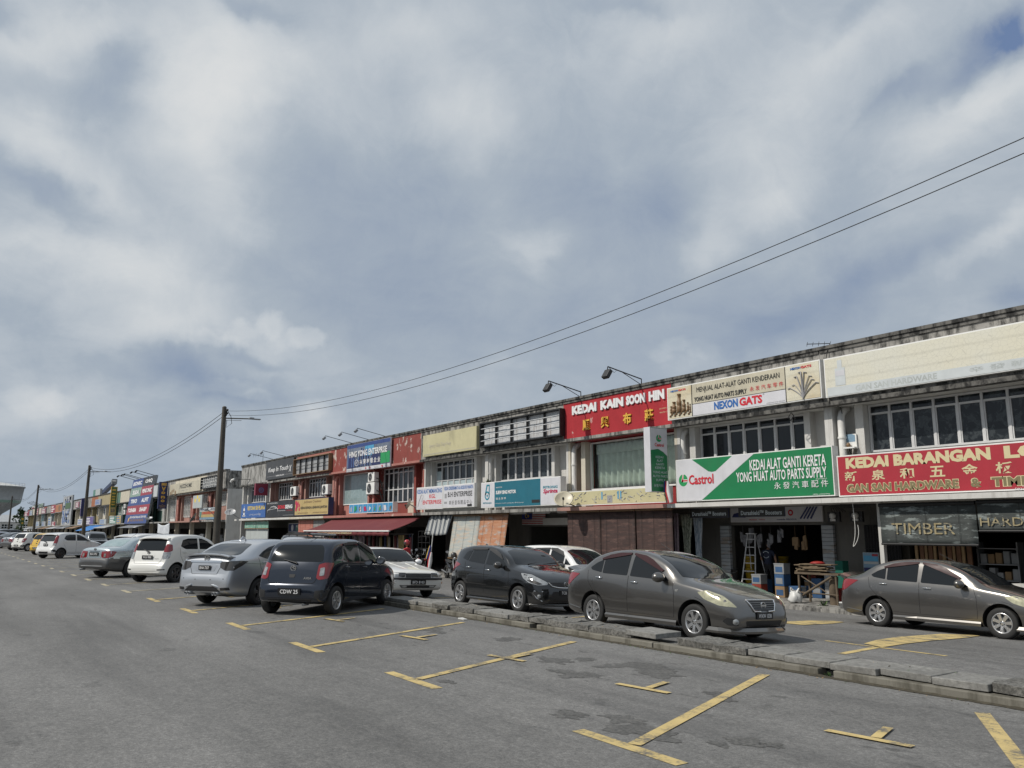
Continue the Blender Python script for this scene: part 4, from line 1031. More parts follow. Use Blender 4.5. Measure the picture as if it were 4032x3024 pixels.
# --- the far terrace
s = Sign('weathered white furniture shop board in the far terrace', -93.7, -81.4, 5.43, 6.48, 20.85, 'face_cream', casing='face_cream', depth=.12)
s.text('ink_black', [('NICE2HOME', .36, .74, .44, .84, BO)]).text('ink_grey', [('furniture centre', .42, .62, .2, .3), ('L', .08, .11, .5, .7)])
s.shapes('ink_brown', lambda b, q: [b.disc(q.P(q.fx(.03+.06*k), q.fz(.1+.13*(k % 3)), q.lift+.0004*k), q.n, .22+.06*(k % 2), .0003, 7) for k in range(4)], 'rust')
s = Sign('navy vertical mattress sign jutting from the far terrace', 20.02, 20.9, 3.98, 6.86, 0, 'face_navy', casing='face_navy', depth=.25, proj=True, X=-94.9, fw=.02)
s.text('ink_gold', [('V', .28, .78, .66, .82, BB), ('o', .28, .74, .54, .64, BB), ('n', .28, .74, .38, .48, BB), ('o', .28, .74, .24, .34, BB), ('THE', .4, .6, .14, .165), ('ORIGINAL SPRING', .15, .88, .09, .12), ('MATTRESS', .25, .78, .045, .075)])
s.panel('ink_gold', .22, .82, .86, .96, 'emblem')
s.shapes('face_navy', lambda b, q: [b.poly(q.q(q.fx(.22+.155*i), q.fx(.25+.155*i), q.fz(.86), q.fz(.96), q.lift), q.n, .002) for i in range(4)], 'emblem')
# the big leaning board with eight electrical names
t = thing('billboard', 'tall leaning billboard of blue, red and black panels with electrical goods names', 'billboard', (-108.3, 20.5, 2.45), group=FOUND)
BO0, BO1 = (20.25, 2.46), (20.95, 8.0)
def BP(f, g, l=0):   # fraction across, fraction up
 x = -114.3 + (-101.4+114.3)*f
 return Vector((x, BO0[0]+(BO1[0]-BO0[0])*g - l, BO0[1]+(BO1[1]-BO0[1])*g))
bn = Vector((0, -(BO1[1]-BO0[1]), BO1[0]-BO0[0])).normalized(); bu = Vector((0, BO1[0]-BO0[0], BO1[1]-BO0[1])).normalized(); BH_ = math.hypot(BO1[0]-BO0[0], BO1[1]-BO0[1])
b = MB(); b.poly([BP(0, 0), BP(1, 0), BP(1, 1), BP(0, 1)], bn, .25); b.build('board', 'grey_steel', t)
rows = [('face_royal', 'iSONIC', 'face_black', 'CHiQ'), ('face_sage', 'ELBA', 'face_crimson', 'PENSONIC'), ('face_royal', 'TRIO', 'face_royal', 'ALFIT'), ('face_crimson', 'TOSHIBA', 'face_crimson', 'SHARP')]
lt = MB()
for i, (ml, tl, mr, tr) in enumerate(rows):
 g1 = 1-.2*i; g0 = g1-.2
 for f0, f1, mt_, tx in ((0, .5, ml, tl), (.5, 1, mr, tr)):
  p = MB(); p.poly([BP(f0+.004, g0+.003, .012), BP(f1-.004, g0+.003, .012), BP(f1-.004, g1-.003, .012), BP(f0+.004, g1-.003, .012)], bn, .01); p.build('panel', mt_, t)
  wx = .30 if len(tx) < 6 else .40
  O = BP(0, 0, .012); c = (f0+f1)/2
  lt.text(tx, O, X_, bu, 12.9*(c-wx/2), 12.9*(c+wx/2), BH_*(g0+.055), BH_*(g0+.145), lift=.006, bold=.045)
p = MB(); p.poly([BP(.004, .004, .012), BP(.996, .004, .012), BP(.996, .197, .012), BP(.004, .197, .012)], bn, .01); p.build('panel', 'face_royal', t)
lt.text('SENG WEI ELECTRICAL & AIR COND WORK', BP(0, 0, .012), X_, bu, 3.1, 12.3, BH_*.12, BH_*.165, lift=.006, bold=.03)
lt.build('lettering', 'ink_white', t)
p = MB()
for k in range(9): p.poly([BP(.26+.07*k, .05, .018), BP(.30+.07*k, .05, .018), BP(.30+.07*k, .1, .018), BP(.26+.07*k, .1, .018)], bn, .004)
p.build('panel_pattern', 'ink_brown', t)
p = MB(); p.poly([BP(.16, .03, .018), BP(.2, .06, .018), BP(.23, .15, .018), BP(.17, .12, .018)], bn, .004); p.build('emblem', 'ink_gold', t)
p = MB()
for k in range(3): p.tube([BP(.15+.35*k, .9, -.3), Vector((BP(.15+.35*k, .9).x, YF+.5, 6.9))], .05, 6); p.tube([BP(.15+.35*k, .3, -.3), Vector((BP(.15+.35*k, .3).x, YF+.1, 5.3))], .05, 6)
p.build('strut', 'grey_steel', t)
s = Sign('green and gold pawnshop style sign reading 23, jutting from the far terrace', 20.1, 20.9, 3.65, 7.6, 0, 'face_moss', casing='ink_gold', depth=.2, proj=True, X=-124.6, fw=.06)
s.panel('face_gold', .05, .95, .02, .29, 'lower_panel').text('ink_navy', [('23', .2, .8, .13, .22, BO)]).shapes('ink_gold', lambda b, q: [b.poly(q.q(q.fx(.2), q.fx(.75), q.fz(g), q.fz(g+.05), q.lift), q.n, .002) for g in (.36, .45, .54, .63, .74, .86)], 'lettering')
s = Sign('flower shop panel with three yellow blossoms over salmon windows', -82.75, -79.5, 3.75, 4.95, 20.6, 'face_pale', casing='face_pale', depth=.12)
s.shapes('ink_yellow', lambda b, q: [b.disc(q.P(q.fx(f), q.fz(g), q.lift), q.n, .22, .002, 5, frame=(q.r, Z_), sx=1.3) for f, g in ((.5, .85), (.25, .6), (.7, .6))])
s = Sign('striped blue, orange and yellow banner under the corner windows of the far terrace', -80.55, -74.9, 2.65, 3.72, 20.75, 'face_skyblue', casing='face_skyblue', depth=.1)
s.panel('face_pale', .01, .99, .7, .98).panel('face_orange', .12, .99, .44, .69).panel('face_gold', .1, .99, .2, .43).panel('face_jade', .01, .1, .2, .69).text('ink_navy', [('KEDAI JAHITAN LANGSIR', .05, .95, .75, .93)]).text('ink_red', [('TIRAI DAN KAIN', .2, .9, .48, .64)])
FARB = [('white plastic sheet hung over a parapet by the navy mattress sign', -105.6, -99.3, 5.4, 6.75, 'face_steel'), ('green low sign left of the tall leaning billboard', -128.5, -123.0, 2.52, 3.62, 'face_jade'), ('mustard low sign beside the tall leaning billboard', -122.8, -119.8, 2.52, 3.68, 'face_gold'),
  ('lilac board on a mustard parapet', -142.2, -137.2, 5.45, 6.35, 'face_lilac'), ('deep purple box sign under mustard shops', -149.9, -142.4, 2.45, 3.82, 'face_purple'), ('white box sign left of the purple box', -158.8, -153.5, 2.5, 3.58, 'face_white'),
  ('dim red board above cream windows in the middle of the far terrace', -163.0, -158.5, 5.5, 6.6, 'face_maroon'), ('cream striped board right of the dim red board', -157.5, -151.8, 5.3, 6.75, 'face_cream'),
  ('pink upright panel sign in the far terrace', -202.0, -196.2, 2.4, 4.5, 'face_pale'), ('rosy square sign right of the pink upright panel', -195.0, -189.2, 2.35, 3.45, 'face_crimson'), ('tall crimson board on the brick red parapet', -198.3, -191.2, 5.1, 6.9, 'face_crimson'),
  ('small maroon board with white mark toward the far end', -216.5, -208.0, 5.3, 6.5, 'face_maroon'), ('grey white square board low toward the far end', -213.5, -206.5, 2.4, 3.6, 'face_grey'), ('pale tall panel low toward the far end', -226, -219, 2.4, 3.7, 'face_pale'),
  ('red board with pale edge above a pale blue shophouse near the far end', -231, -223.5, 5.2, 6.8, 'face_crimson'), ('cream board second from the end of the far terrace', -243.5, -237.0, 5.3, 6.6, 'face_pale'), ('maroon end board of the far terrace', -257.5, -245.0, 5.25, 6.55, 'face_maroon'),
  ('orange board with a round dark badge in the far terrace', -191.0, -181.0, 5.15, 6.75, 'face_orange'), ('white shop sign below the jade parapet', -136.5, -131.0, 2.5, 3.3, 'face_pale')]
for lab, x0, x1, z0, z1, mt_ in FARB:
 s = Sign(lab, x0, x1, z0, z1, 20.8, mt_, casing='face_grey', depth=.22, fw=.08)
 if 'orange board' in lab: s.shapes('ink_brown', lambda b, q: b.disc(q.P(q.fx(.62), q.fz(.5), q.lift), q.n, .55, .002, 20, frame=(q.r, Z_), sx=3.2), 'badge')
 elif mt_ not in ('face_steel',):
  q_ = random.Random(int(-x0)); ink = 'ink_white' if mt_ in ('face_crimson', 'face_maroon', 'face_purple', 'face_jade') else 'ink_dullblue'
  s.shapes(ink, lambda b, q: [b.poly(q.q(q.fx(.1), q.fx(q_.uniform(.5, .9)), q.fz(g), q.fz(g+.13), q.lift), q.n, .002) for g in (.2, .42, .68)], 'lettering_rows')
s = Sign('purple vertical sign jutting out left of the second lamp post in the far terrace', 20.0, 20.9, 3.92, 6.8, 0, 'face_navy', casing='face_purple', depth=.3, proj=True, X=-150.4)
s = Sign('dark green sign with a gold disc jutting from the end of the far terrace', 20.0, 20.9, 2.85, 5.3, 0, 'face_moss', casing='face_moss', depth=.3, proj=True, X=-256.5)
s.shapes('ink_gold', lambda b, q: (b.disc(q.P(q.fx(.5), q.fz(.72), q.lift), q.n, .3, .002, 18), b.disc(q.P(q.fx(.5), q.fz(.28), q.lift), q.n, .25, .002, 18)))
s = Sign('green and white roof sign above mustard shops', -147.6, -141.0, 7.0, 8.05, 21.2, 'face_pale', casing='face_grey', depth=.3, fw=.05); s.panel('face_jade', .02, .35, .04, .96)
s = Sign('grey green roof board near the far end', -227.5, -218.8, 7.0, 7.85, 21.2, 'face_sage', casing='face_grey', depth=.3)
s = Sign('red and white roof board beyond the grey green one', -243.8, -233.6, 6.85, 7.78, 21.2, 'face_pale', casing='face_grey', depth=.3); s.panel('face_crimson', .02, .6, .05, .5)
t = thing('billboard', 'towering grey white billboard crowded with faded pictures, covering one far shop', 'billboard', (-173, 20.7, 2.5), group=FOUND)
b = MB(); b.box(-179.1, -166.9, 20.7, 20.95, 2.55, 7.95); b.build('board', 'face_grey', t)
q_ = random.Random(9); 
for mt_ in ('ink_dullblue', 'face_steel', 'face_slate', 'face_grey', 'face_navy'):
 b = MB(); y_ = 20.69 - .002*len(mt_)*.4
 for k in range(16):
  x = q_.uniform(-178.7, -169); z = q_.uniform(2.7, 7.2); b.box(x, x+q_.uniform(.6, 2.0), y_, y_+.004, z, z+q_.uniform(.25, .9))
 b.build('picture', mt_, t)
b = MB(); b.box(-175.2, -168.3, 20.64, 20.66, 5.6, 6.65); b.build('dark_patch', 'face_moss', t)
# ------------------------------------------------------------------ things fixed to the fronts
def flood(x, big, label):
 t = thing('flood_lamp', label, 'flood lamp', (x, YF+.1, 7.0), group='lamp arms over the signs')
 b = MB()
 if big:
  b.tube([(x, YF+.1, 7.0), (x, YF+.1, 7.22), (x, YF-1.55, 7.5)], .022, 6); b.tube([(x, YF+.05, 7.02), (x, YF-.9, 7.39)], .014, 5); b.tube([(x, YF-1.55, 7.5), (x, YF-1.57, 7.36)], .02, 6)
  b.build('arm', 'black_steel', t)
  h = MB(); h.obox((x, YF-1.60, 7.22), X_, Vector((0, .55, .83)), .15, .075, .175); h.obox((x, YF-1.53, 7.19), X_, Vector((0, .55, .83)), .13, .02, .15)
  o = h.build('lamp_head', 'black_plastic', t); bv = o.modifiers.new('bevel', 'BEVEL'); bv.width = .03; bv.segments = 2
  g = MB(); g.tube([(x+.03, YF-1.5, 7.45), (x+.12, YF-1.35, 7.28), (x+.09, YF-1.2, 7.4)], .008, 4); g.build('cable', 'rubber', t)
 else:
  b.tube([(x, YF+.1, 7.0), (x, YF-1.75, 7.36)], .018, 6); b.tube([(x, YF-1.75, 7.36), (x, YF-1.82, 7.27)], .015, 5); b.build('arm', 'black_steel', t)
  h = MB(); h.obox((x, YF-1.83, 7.20), X_, Vector((0, .7, .7)), .10, .06, .09); h.build('lamp_head', 'grey_steel', t)
flood(-25.2, True, 'black flood lamp on a long arm above left half of red parapet')
flood(-21.7, True, 'black flood lamp on a long arm above right half of red parapet')
for x, w in ((-47.2, 'leftmost'), (-44.8, 'middle'), (-42.6, 'rightmost')): flood(x, False, f'thin lamp arm over the carpet shop banner, {w} of three')
for x, w in ((-61.6, 'left'), (-58.8, 'right')): flood(x, False, f'thin lamp arm over the hair salon board, {w} of two')
for k, x in enumerate((-113.6, -111.0, -109.6, -105.2, -102.4)):
 t = thing('flood_lamp', f'thin lamp arm on top of the leaning billboard, {ORD[k]} of five from the left', 'flood lamp', (x, 20.95, 8.0), group='lamp arms over the signs')
 b = MB(); b.tube([(x, 20.95, 8.0), (x, 19.0, 8.5)], .035, 5); b.build('arm', 'black_steel', t)
 h = MB(); h.obox((x, 18.95, 8.38), X_, Vector((0, .7, .7)), .16, .08, .12); h.build('lamp_head', 'black_plastic', t)
for k, x in enumerate((-214, -217.5, -222, -226)):
 b = MB(); b.tube([(x, 21, 7.0), (x, 18.6, 8.1)], .05, 4)
 solo(b, 'lamp_arm', 'black_steel', f'distant bare lamp arm on the far end of the roofline, {ORD[k]} from the right', 'lamp arm', 'lamp arms over the signs')
def aircon(x0, x1, z0, z1, y, label):
 t = thing('air_conditioner', label, 'air conditioner', ((x0+x1)/2, y+.15, z0), group='air conditioner units on the wall')
 w = x1-x0
 b = MB(); b.box(x0, x1, y, y+.3, z0, z1); o = b.build('casing', 'white_frame', t); bv = o.modifiers.new('bevel', 'BEVEL'); bv.width = .02; bv.segments = 2
 cx, cz, r = x0+w*.38, (z0+z1)/2, (z1-z0)*.40
 g = MB()
 g.disc((cx, y-.004, cz), -Y_, r, .003, 24); g.build('fan_opening', 'dark_void', t)
 g = MB()
 for k in range(4): g.ring((cx, y-.008, cz), X_, Z_, r*(.25+.24*k), r*(.25+.24*k)+.018, .006, 24)
 for k in range(6): a = math.pi*k/6; g.tube([(cx-r*math.cos(a), y-.012, cz-r*math.sin(a)), (cx+r*math.cos(a), y-.012, cz+r*math.sin(a))], .007, 4)
 g.build('fan_grille', 'grey_steel', t)
 b = MB()
 for s_ in (x0+.1, x1-.1): b.box(s_-.02, s_+.02, y+.02, y+.62, z0-.05, z0-.004); b.tube([(s_, y+.06, z0-.05), (s_, y+.62, z0-.4)], .018, 5)
 b.build('bracket', 'black_steel', t)
 b = MB(); b.tube([(x1+.02, y+.15, z0+.2), (x1+.16, y+.3, z0+.1), (x1+.2, y+.5, z0-.5), (x1+.2, y+.55, z0-1.2)], .03, 6); b.build('hose', 'rubber', t)
aircon(-44.75, -43.9, 4.50, 5.05, 21.0, 'upper air conditioner between the glass pane and the dark grid windows')
aircon(-44.95, -43.85, 3.78, 4.46, 21.0, 'lower, larger air conditioner between the glass pane and the dark grid windows')
aircon(-51.75, -50.75, 4.0, 4.65, 21.0, 'air conditioner beside the salmon shophouse windows')
aircon(-57.6, -56.5, 4.1, 4.75, 21.0, 'air conditioner beside the salon shophouse windows')
aircon(-119.9, -118.7, 4.55, 5.1, 21.0, 'upper air conditioner left of the leaning billboard in the far terrace')
aircon(-119.9, -118.7, 3.75, 4.35, 21.0, 'lower air conditioner left of the leaning billboard in the far terrace')
def dish(c, aim, r, label, mat='pipe_white', foot=None):
 t = thing('satellite_dish', label, 'satellite dish', c, group='satellite dishes')
 c = Vector(c); a = Vector(aim).normalized()
 b = MB(); prof = [(r*k/8, .32*r*(k/8)**2) for k in range(1, 9)] + [(r*.99, .32*r+.012)] + [(r*k/8, .32*r*(k/8)**2+.015) for k in range(8, 0, -1)]
 b.lathe([(.001, 0)] + prof + [(.001, .015)], c, a, 26); b.build('reflector', mat, t)
 f = c + a*(r*1.0) + Vector((0, 0, -.12))
 low = c + a*(.3*r) + (Vector((0, 0, -1)) - a*a.dot(Vector((0, 0, -1)))).normalized()*r*.95
 b = MB(); b.tube([low, f], .014, 5); b.build('feed_arm', 'black_steel', t)
 b = MB(); b.lathe([(.03, 0), (.045, .05), (.04, .12)], f, -a, 10, cap=True); b.build('feed_horn', 'black_plastic', t)
 foot = Vector(foot) if foot else c + Vector((0, .7, -.25))
 b = MB(); b.tube([c - a*.02, c + Vector((0, .25, -.1)), foot], .028, 6); b.build('mount', 'grey_steel', t)
dish((-25.3, 20.25, 2.83), (.55, -.55, .62), .38, 'pale satellite dish on the ledge between the petrol board and the yellow picture strip', 'face_cream', foot=(-25.2, 20.93, 2.55))
dish((-37.9, 20.2, 3.0), (-.55, -.75, .35), .30, 'small beige satellite dish by the left edge of the white fishing tackle sign', 'face_cream', foot=(-37.8, 20.6, 2.6))
dish((-68.6, 20.1, 3.05), (.5, -.3, .8), .45, 'satellite dish at the alley end beside the blue restaurant sign', 'face_grey', foot=(-68.7, 20.93, 2.6))
dish((-79.8, 20.1, 2.75), (-.35, -.75, .5), .5, 'dark grey satellite dish below the flower panel in the far terrace', 'grey_steel', foot=(-79.6, 20.93, 2.5))
dish((-99.6, 20.2, 2.9), (.3, -.3, .9), .42, 'satellite dish just right of the leaning billboard', 'grey_steel', foot=(-99.4, 20.93, 2.5))
dish((-75.7, 20.2, 3.4), (.2, -.3, .9), .34, 'satellite dish before the striped banner by the alley', 'grey_steel', foot=(-75.3, 20.93, 2.6))
# roof aerials
def aerial(x, z, label, L=.6):
 b = MB(); b.tube([(x, YF+.2, 7.0), (x, YF+.2, z)], .015, 5); b.tube([(x, YF+.2, z), (x-L, YF-.2, z+.02)], .012, 5)
 for k in range(5): p = Vector((x, YF+.2, z)).lerp(Vector((x-L, YF-.2, z+.02)), k/4); b.tube([p+Vector((0, 0, -.14*L)), p+Vector((0, .05, .14*L))], .007, 4)
 solo(b, 'tv_aerial', 'black_steel', label, 'aerial')
aerial(-13.9, 7.12, 'small television aerial lying along the roof edge above the faded cream board', .5)
aerial(-64.6, 7.6, 'television aerial on the bare concrete parapet by the alley', 1.2)
aerial(-180.2, 8.2, 'distant television aerial by the towering grey billboard', 1.2)
# alley lamp
t = thing('wall_lamp', 'thin wall lamp with a pale head on the concrete corner by the alley', 'wall lamp', (-66.8, 21, 5.6))
b = MB(); b.tube([(-66.8, 20.99, 5.75), (-68.8, 20.3, 5.85)], .025, 6); b.build('arm', 'black_steel', t)
b = MB(); b.tube([(-68.8, 20.3, 5.85), (-69.1, 20.2, 5.78), (-69.25, 20.15, 5.62)], .09, 8); b.build('lamp_head', 'white_frame', t)
# small projecting sign, spirit box, wires
t = thing('shop_sign', 'dark maroon box sign jutting beside the first salon window', 'sign', (-62.4, 20.7, 4.3), group=FOUND)
b = MB(); b.box(-62.55, -62.3, 20.0, 20.95, 4.3, 5.2); b.build('casing', 'face_maroon', t); b = MB(); b.ring((-62.296, 20.45, 4.7), Y_, Z_, .14, .2, .003, 20); b.ring((-62.296, 20.45, 4.7), Y_, Z_, .05, .09, .003, 16); b.build('emblem', 'ink_dullblue', t)
t = thing('wall_shrine', 'tiny blue and white wall shrine with a brown bracket by the casements', 'wall shrine', (-13.62, 21.6, 4.0))
b = MB(); b.box(-13.86, -13.40, 21.28, 21.48, 4.0, 4.04); b.box(-13.84, -13.42, 21.44, 21.48, 4.04, 4.42); b.build('shelf', 'white_frame', t)
b = MB(); b.poly([(-13.8, 21.435, 4.2), (-13.46, 21.435, 4.2), (-13.46, 21.435, 4.38), (-13.55, 21.435, 4.42), (-13.7, 21.435, 4.42), (-13.8, 21.435, 4.38)], -Y_, .004); b.build('picture', 'face_skyblue', t)
b = MB(); b.lathe([(.03, 0), (.06, .05), (.05, .1), (.02, .12)], (-13.63, 21.36, 4.042), Z_, 10, cap=True); b.build('incense_pot', 'ink_brown', t)
b = MB(); b.tube([(-13.8, YF-.03, 7.02), (-13.86, YF-.1, 6.6), (-13.84, YF-.1, 5.3), (-13.75, YF+.3, 5.2), (-13.72, YF+.5, 4.2), (-13.7, YF+.55, 3.8)], .012, 4)
solo(b, 'loose_cable', 'rubber', 'loose cable running down the wall beside the faded cream board', 'cable')
b = MB(); b.tube([(-13.35+.16*math.sin(a*1.55+.4)*(a/6.3), 20.92, 2.46-1.2*math.sin(a/2.0)) for a in np.linspace(0, 5.2, 34)], .009, 5)
solo(b, 'loose_cable', 'pipe_white', 'white cable hanging in a loop under the red hardware sign', 'cable')
b = MB(); b.tube([(-15.26, 21.0, 4.95), (-15.1, 20.95, 5.1), (-15.2, 20.95, 5.2), (-15.05, 20.95, 5.0), (-15.16, 20.95, 4.9), (-15.3, 20.95, 5.05), (-15.2, 20.95, 5.18)], .012, 4)
solo(b, 'loose_cable', 'rubber', 'coil of black cable beside the right end of the seven dark casements', 'cable')
# plant sprouting from the ledge
def weed(c, r, n, label, mats=('leaf_mid', 'leaf_dark'), name='weed'):
 b = MB(); q = random.Random(int(abs(c[0]*31)))
 c = Vector(c)
 for i in range(n):
  d = Vector((q.gauss(0, .5), q.gauss(0, .35), abs(q.gauss(.5, .4)))).normalized(); L = r*q.uniform(.5, 1.1)
  tip = c + d*L; s_ = d.cross(Vector((q.random(), q.random(), q.random()))).normalized()*L*.16
  mid = c + d*L*.6
  b.add([c, mid+s_, tip, mid-s_], [(0, 1, 2, 3)], i % 2)
 solo(b, name, list(mats), label, 'plant')
M('leaf_mid', (.07, .12, .035), .6, 0, .4, 3); M('leaf_dark', (.03, .06, .022), .65, 0, .4, 3); M('bark', (.12, .09, .06), .85, 0, .35, 4)
weed((-32.0, 21.1, 3.80), .3, 60, 'leafy weed growing on top of the petrol board at its left end')
weed((-6.08, 8.79, .0), .07, 40, 'small tuft of weed in the gap of the kerb')
weed((-14.35, 20.7, -.42), .22, 40, 'green seedling behind the parked bronze sedan at the shop step')
# ------------------------------------------------------------------ blinds, awnings and tarps under the ledge
def slatmat(name, c1, c2, c3=None, freq=26.0, cords=1.2):
 mt, t, b = new_mat(name); p = pos(t)
 w = N(t, 'ShaderNodeTexWave', wave_type='BANDS', bands_direction='Z'); w.inputs['Scale'].default_value = freq/3.14; w.inputs['Distortion'].default_value = .15
 t.links.new(p, w.inputs['Vector'])
 n = noise_(t, scaled(t, p, (.8, .8, 7)), 1.5, 6, .65)
 c = mix(t, ramp(t, n, [(.38, 0.0), (.62, 1.0)]), tuple(c1), tuple(c2))
 if c3: c = mix(t, ramp(t, noise_(t, scaled(t, p, (1.6, 1.6, 6)), 1.1, 8, .7), [(.53, 0.0), (.60, .85)]), c, tuple(c3))
 c = mix(t, 1.0, c, ramp(t, w.outputs['Fac'], [(.0, .55), (.25, 1.0), (1.0, 1.0)]), 'MULTIPLY')
 t.links.new(c, b.inputs['Base Color']); b.inputs['Roughness'].default_value = .65
 bump(t, b, w.outputs['Fac'], .5, .01)
 MATS[name] = mt
slatmat('bamboo_brown', (.042, .024, .021), (.075, .038, .031), (.12, .066, .054)); slatmat('bamboo_grey', (.38, .42, .42), (.52, .52, .47), (.56, .45, .35)); slatmat('bamboo_orange', (.44, .18, .085), (.50, .27, .165), (.42, .39, .36))
slatmat('shutter_dark', (.035, .042, .041), (.055, .065, .062), (.30, .34, .33), 34); slatmat('bamboo_pink', (.42, .14, .10), (.5, .2, .15)); slatmat('blind_green', (.16, .36, .28), (.25, .46, .36), (.5, .55, .5)); slatmat('blind_grey', (.26, .25, .24), (.33, .31, .30))
def blind(x0, x1, z0, z1, y, mat, label, name='roller_blind', tilt=0.0, letters=None, cords=3, seed=0, skew=0):
 t = thing(name, label, 'roller blind', ((x0+x1)/2, y, z0), group='roller blinds under the ledge')
 b = MB(); k, m_ = 10, 8; vs = []
 for j in range(m_+1):
  f = j/m_
  for i in range(k+1):
   g = i/k
   vs.append((x0+(x1-x0)*g + skew*(1-f), y - tilt*(1-f) + .015*mnoise.noise(Vector((g*3+seed, f*3, seed))), z0+(z1-z0)*f))
 b.add(vs, [(j*(k+1)+i, j*(k+1)+i+1, (j+1)*(k+1)+i+1, (j+1)*(k+1)+i) for j in range(m_) for i in range(k)], None, True)
 o = b.build('slats', mat, t); sd = o.modifiers.new('thick', 'SOLIDIFY'); sd.thickness = .012
 b = MB(); b.tube([(x0+skew, y-tilt-.004, z0), (x1+skew, y-tilt-.004, z0)], .03, 8); b.build('bottom_bar', 'black_steel' if 'shutter' in mat else 'ink_brown', t); b = MB(); b.tube([(x0, y-.01, z1), (x1, y-.01, z1)], .05, 8); b.build('roller_bar', 'black_steel' if 'shutter' in mat else 'ink_brown', t)
 b = MB()
 for i in range(cords):
  g = (i+.5)/cords; x = x0+(x1-x0)*g
  b.tube([(x, y-.03, z1-.05), (x+skew, y-tilt-.03, z0+.03)], .0045, 4)
 b.build('cord', 'rubber', t)
 if letters:
  b = MB()
  for w, a0, a1, c0, c1 in letters: b.text(w, (0, y-.028, 0), X_, Z_, a0, a1, c0, c1, lift=.0)
  b.build('lettering', 'ink_wornbrass', t)
 return t
mt, t_, b_ = new_mat('ink_wornbrass'); n_ = noise_(t_, scaled(t_, pos(t_), (2, 2, 9)), 1.6, 7, .7); t_.links.new(ramp(t_, n_, [(.38, (.25, .20, .10)), (.52, (.36, .31, .19)), (.58, (.07, .075, .07))]), b_.inputs['Base Color']); b_.inputs['Roughness'].default_value = .6; MATS['ink_wornbrass'] = mt
blind(-12.58, -10.07, 1.34, 2.36, 20.93, 'shutter_dark', 'peeling dark slatted shutter lettered TIMBER, half rolled down', 'roller_shutter', letters=[('TIMBER', -12.25, -10.6, 1.60, 1.88)], seed=1)
blind(-10.03, -8.1, 1.68, 2.38, 20.93, 'shutter_dark', 'shorter dark slatted shutter lettered HARD, beside the TIMBER one', 'roller_shutter', letters=[('HARDW', -9.98, -8.6, 1.80, 2.0)], seed=2)
for x0, x1, w in ((-25.92, -23.95, 'left'), (-23.9, -22.05, 'middle'), (-21.98, -20.2, 'right')):
 blind(x0, x1, -.1, 2.43, 20.93, 'bamboo_brown', f'reddish brown slatted blind closing the cloth shop, {w} of three', seed=int(-x0))
blind(-34.75, -32.35, .38, 2.40, 20.95, 'bamboo_grey', 'pale patched bamboo blind left of the orange one', tilt=.28, seed=4, skew=-.05)
blind(-32.33, -30.1, .6, 2.42, 20.95, 'bamboo_orange', 'sunlit orange bamboo blind beside the open motorcycle shop', tilt=.27, seed=5, skew=-.03)
blind(-55.5, -52.8, .8, 2.4, 20.93, 'bamboo_pink', 'dull pink blind under the mustard flower shop sign', seed=6)
blind(-52.75, -50.9, 1.0, 2.38, 20.93, 'blind_grey', 'grey blind left of the red awning', seed=7)
blind(-67.4, -64.6, 1.82, 2.42, 20.93, 'blind_green', 'left green rolled blind under the blue restaurant sign', seed=8)
blind(-64.5, -61.7, 1.82, 2.42, 20.93, 'blind_green', 'right green rolled blind under the blue restaurant sign', seed=9)
def panelthing(x0, x1, z0, z1, y, mat, label, name='hoarding_panel', cat='panel', frame='alu_frame'):
 t = thing(name, label, cat, ((x0+x1)/2, y, z0))
 b = MB(); b.box(x0, x1, y, y+.03, z0, z1); b.build('sheet', mat, t)
 b = MB(); b.box(x0-.04, x0, y-.02, y+.05, z0, z1); b.box(x1, x1+.04, y-.02, y+.05, z0, z1); b.box(x0-.04, x1+.04, y-.02, y+.05, z1, z1+.04); b.build('frame', frame, t)
 return t
panelthing(-67.3, -62.1, FLOOR, 1.78, 21.05, 'face_pale', 'large blank white hoarding closing the corner restaurant')
panelthing(-60.6, -57.6, FLOOR, 1.3, 22.6, 'white_sign', 'white counter hoarding inside the salon shophouse walkway')
s = Sign('dark picture sign with a white figure hung in the walkway under the car accessories board', -60.9, -58.1, 1.55, 2.2, 22.2, 'face_navy', depth=.08)
s.shapes('face_white', lambda b, q: b.disc(q.P(q.fx(.3), q.fz(.5), q.lift), q.n, .24, .002, 12), 'picture').panel('face_jade', .55, .95, .15, .8, 'picture').text('ink_white', [('Kari', .58, .9, .55, .8, IT)])
# striped tarp
mt, t_, b_ = new_mat('tarp_stripes'); p_ = pos(t_); w_ = N(t_, 'ShaderNodeTexWave', wave_type='BANDS', bands_direction='X'); w_.inputs['Scale'].default_value = 1.35; w_.inputs['Distortion'].default_value = .25; t_.links.new(p_, w_.inputs['Vector'])
t_.links.new(mix(t_, ramp(t_, w_.outputs['Fac'], [(.46, 0.0), (.54, 1.0)]), (.075, .09, .11), (.40, .41, .40)), b_.inputs['Base Color']); b_.inputs['Roughness'].default_value = .7; MATS['tarp_stripes'] = mt
def cloth(grid, mats, label, name, cat, thick=.008):
 b = MB(); k = len(grid[0]); vs = [v for row in grid for v in row]
 b.add(vs, [(j*k+i, j*k+i+1, (j+1)*k+i+1, (j+1)*k+i) for j in range(len(grid)-1) for i in range(k-1)], None, True)
 o = solo(b, name, mats, label, cat)
 sd = o.modifiers.new('thick', 'SOLIDIFY'); sd.thickness = thick
 return o
g = []
for j in range(9):
 f = j/8
 g.append([(-37.0+2.2*i/24 - .12*f, 20.9-.30*f + .05*math.sin(i*1.05+f), 2.44-.95*f - .05*math.sin(i/24*math.pi)*f) for i in range(25)])
cloth(g, 'tarp_stripes', 'grey and white striped tarp hanging left of the pale bamboo blind', 'striped_tarp', 'tarp')
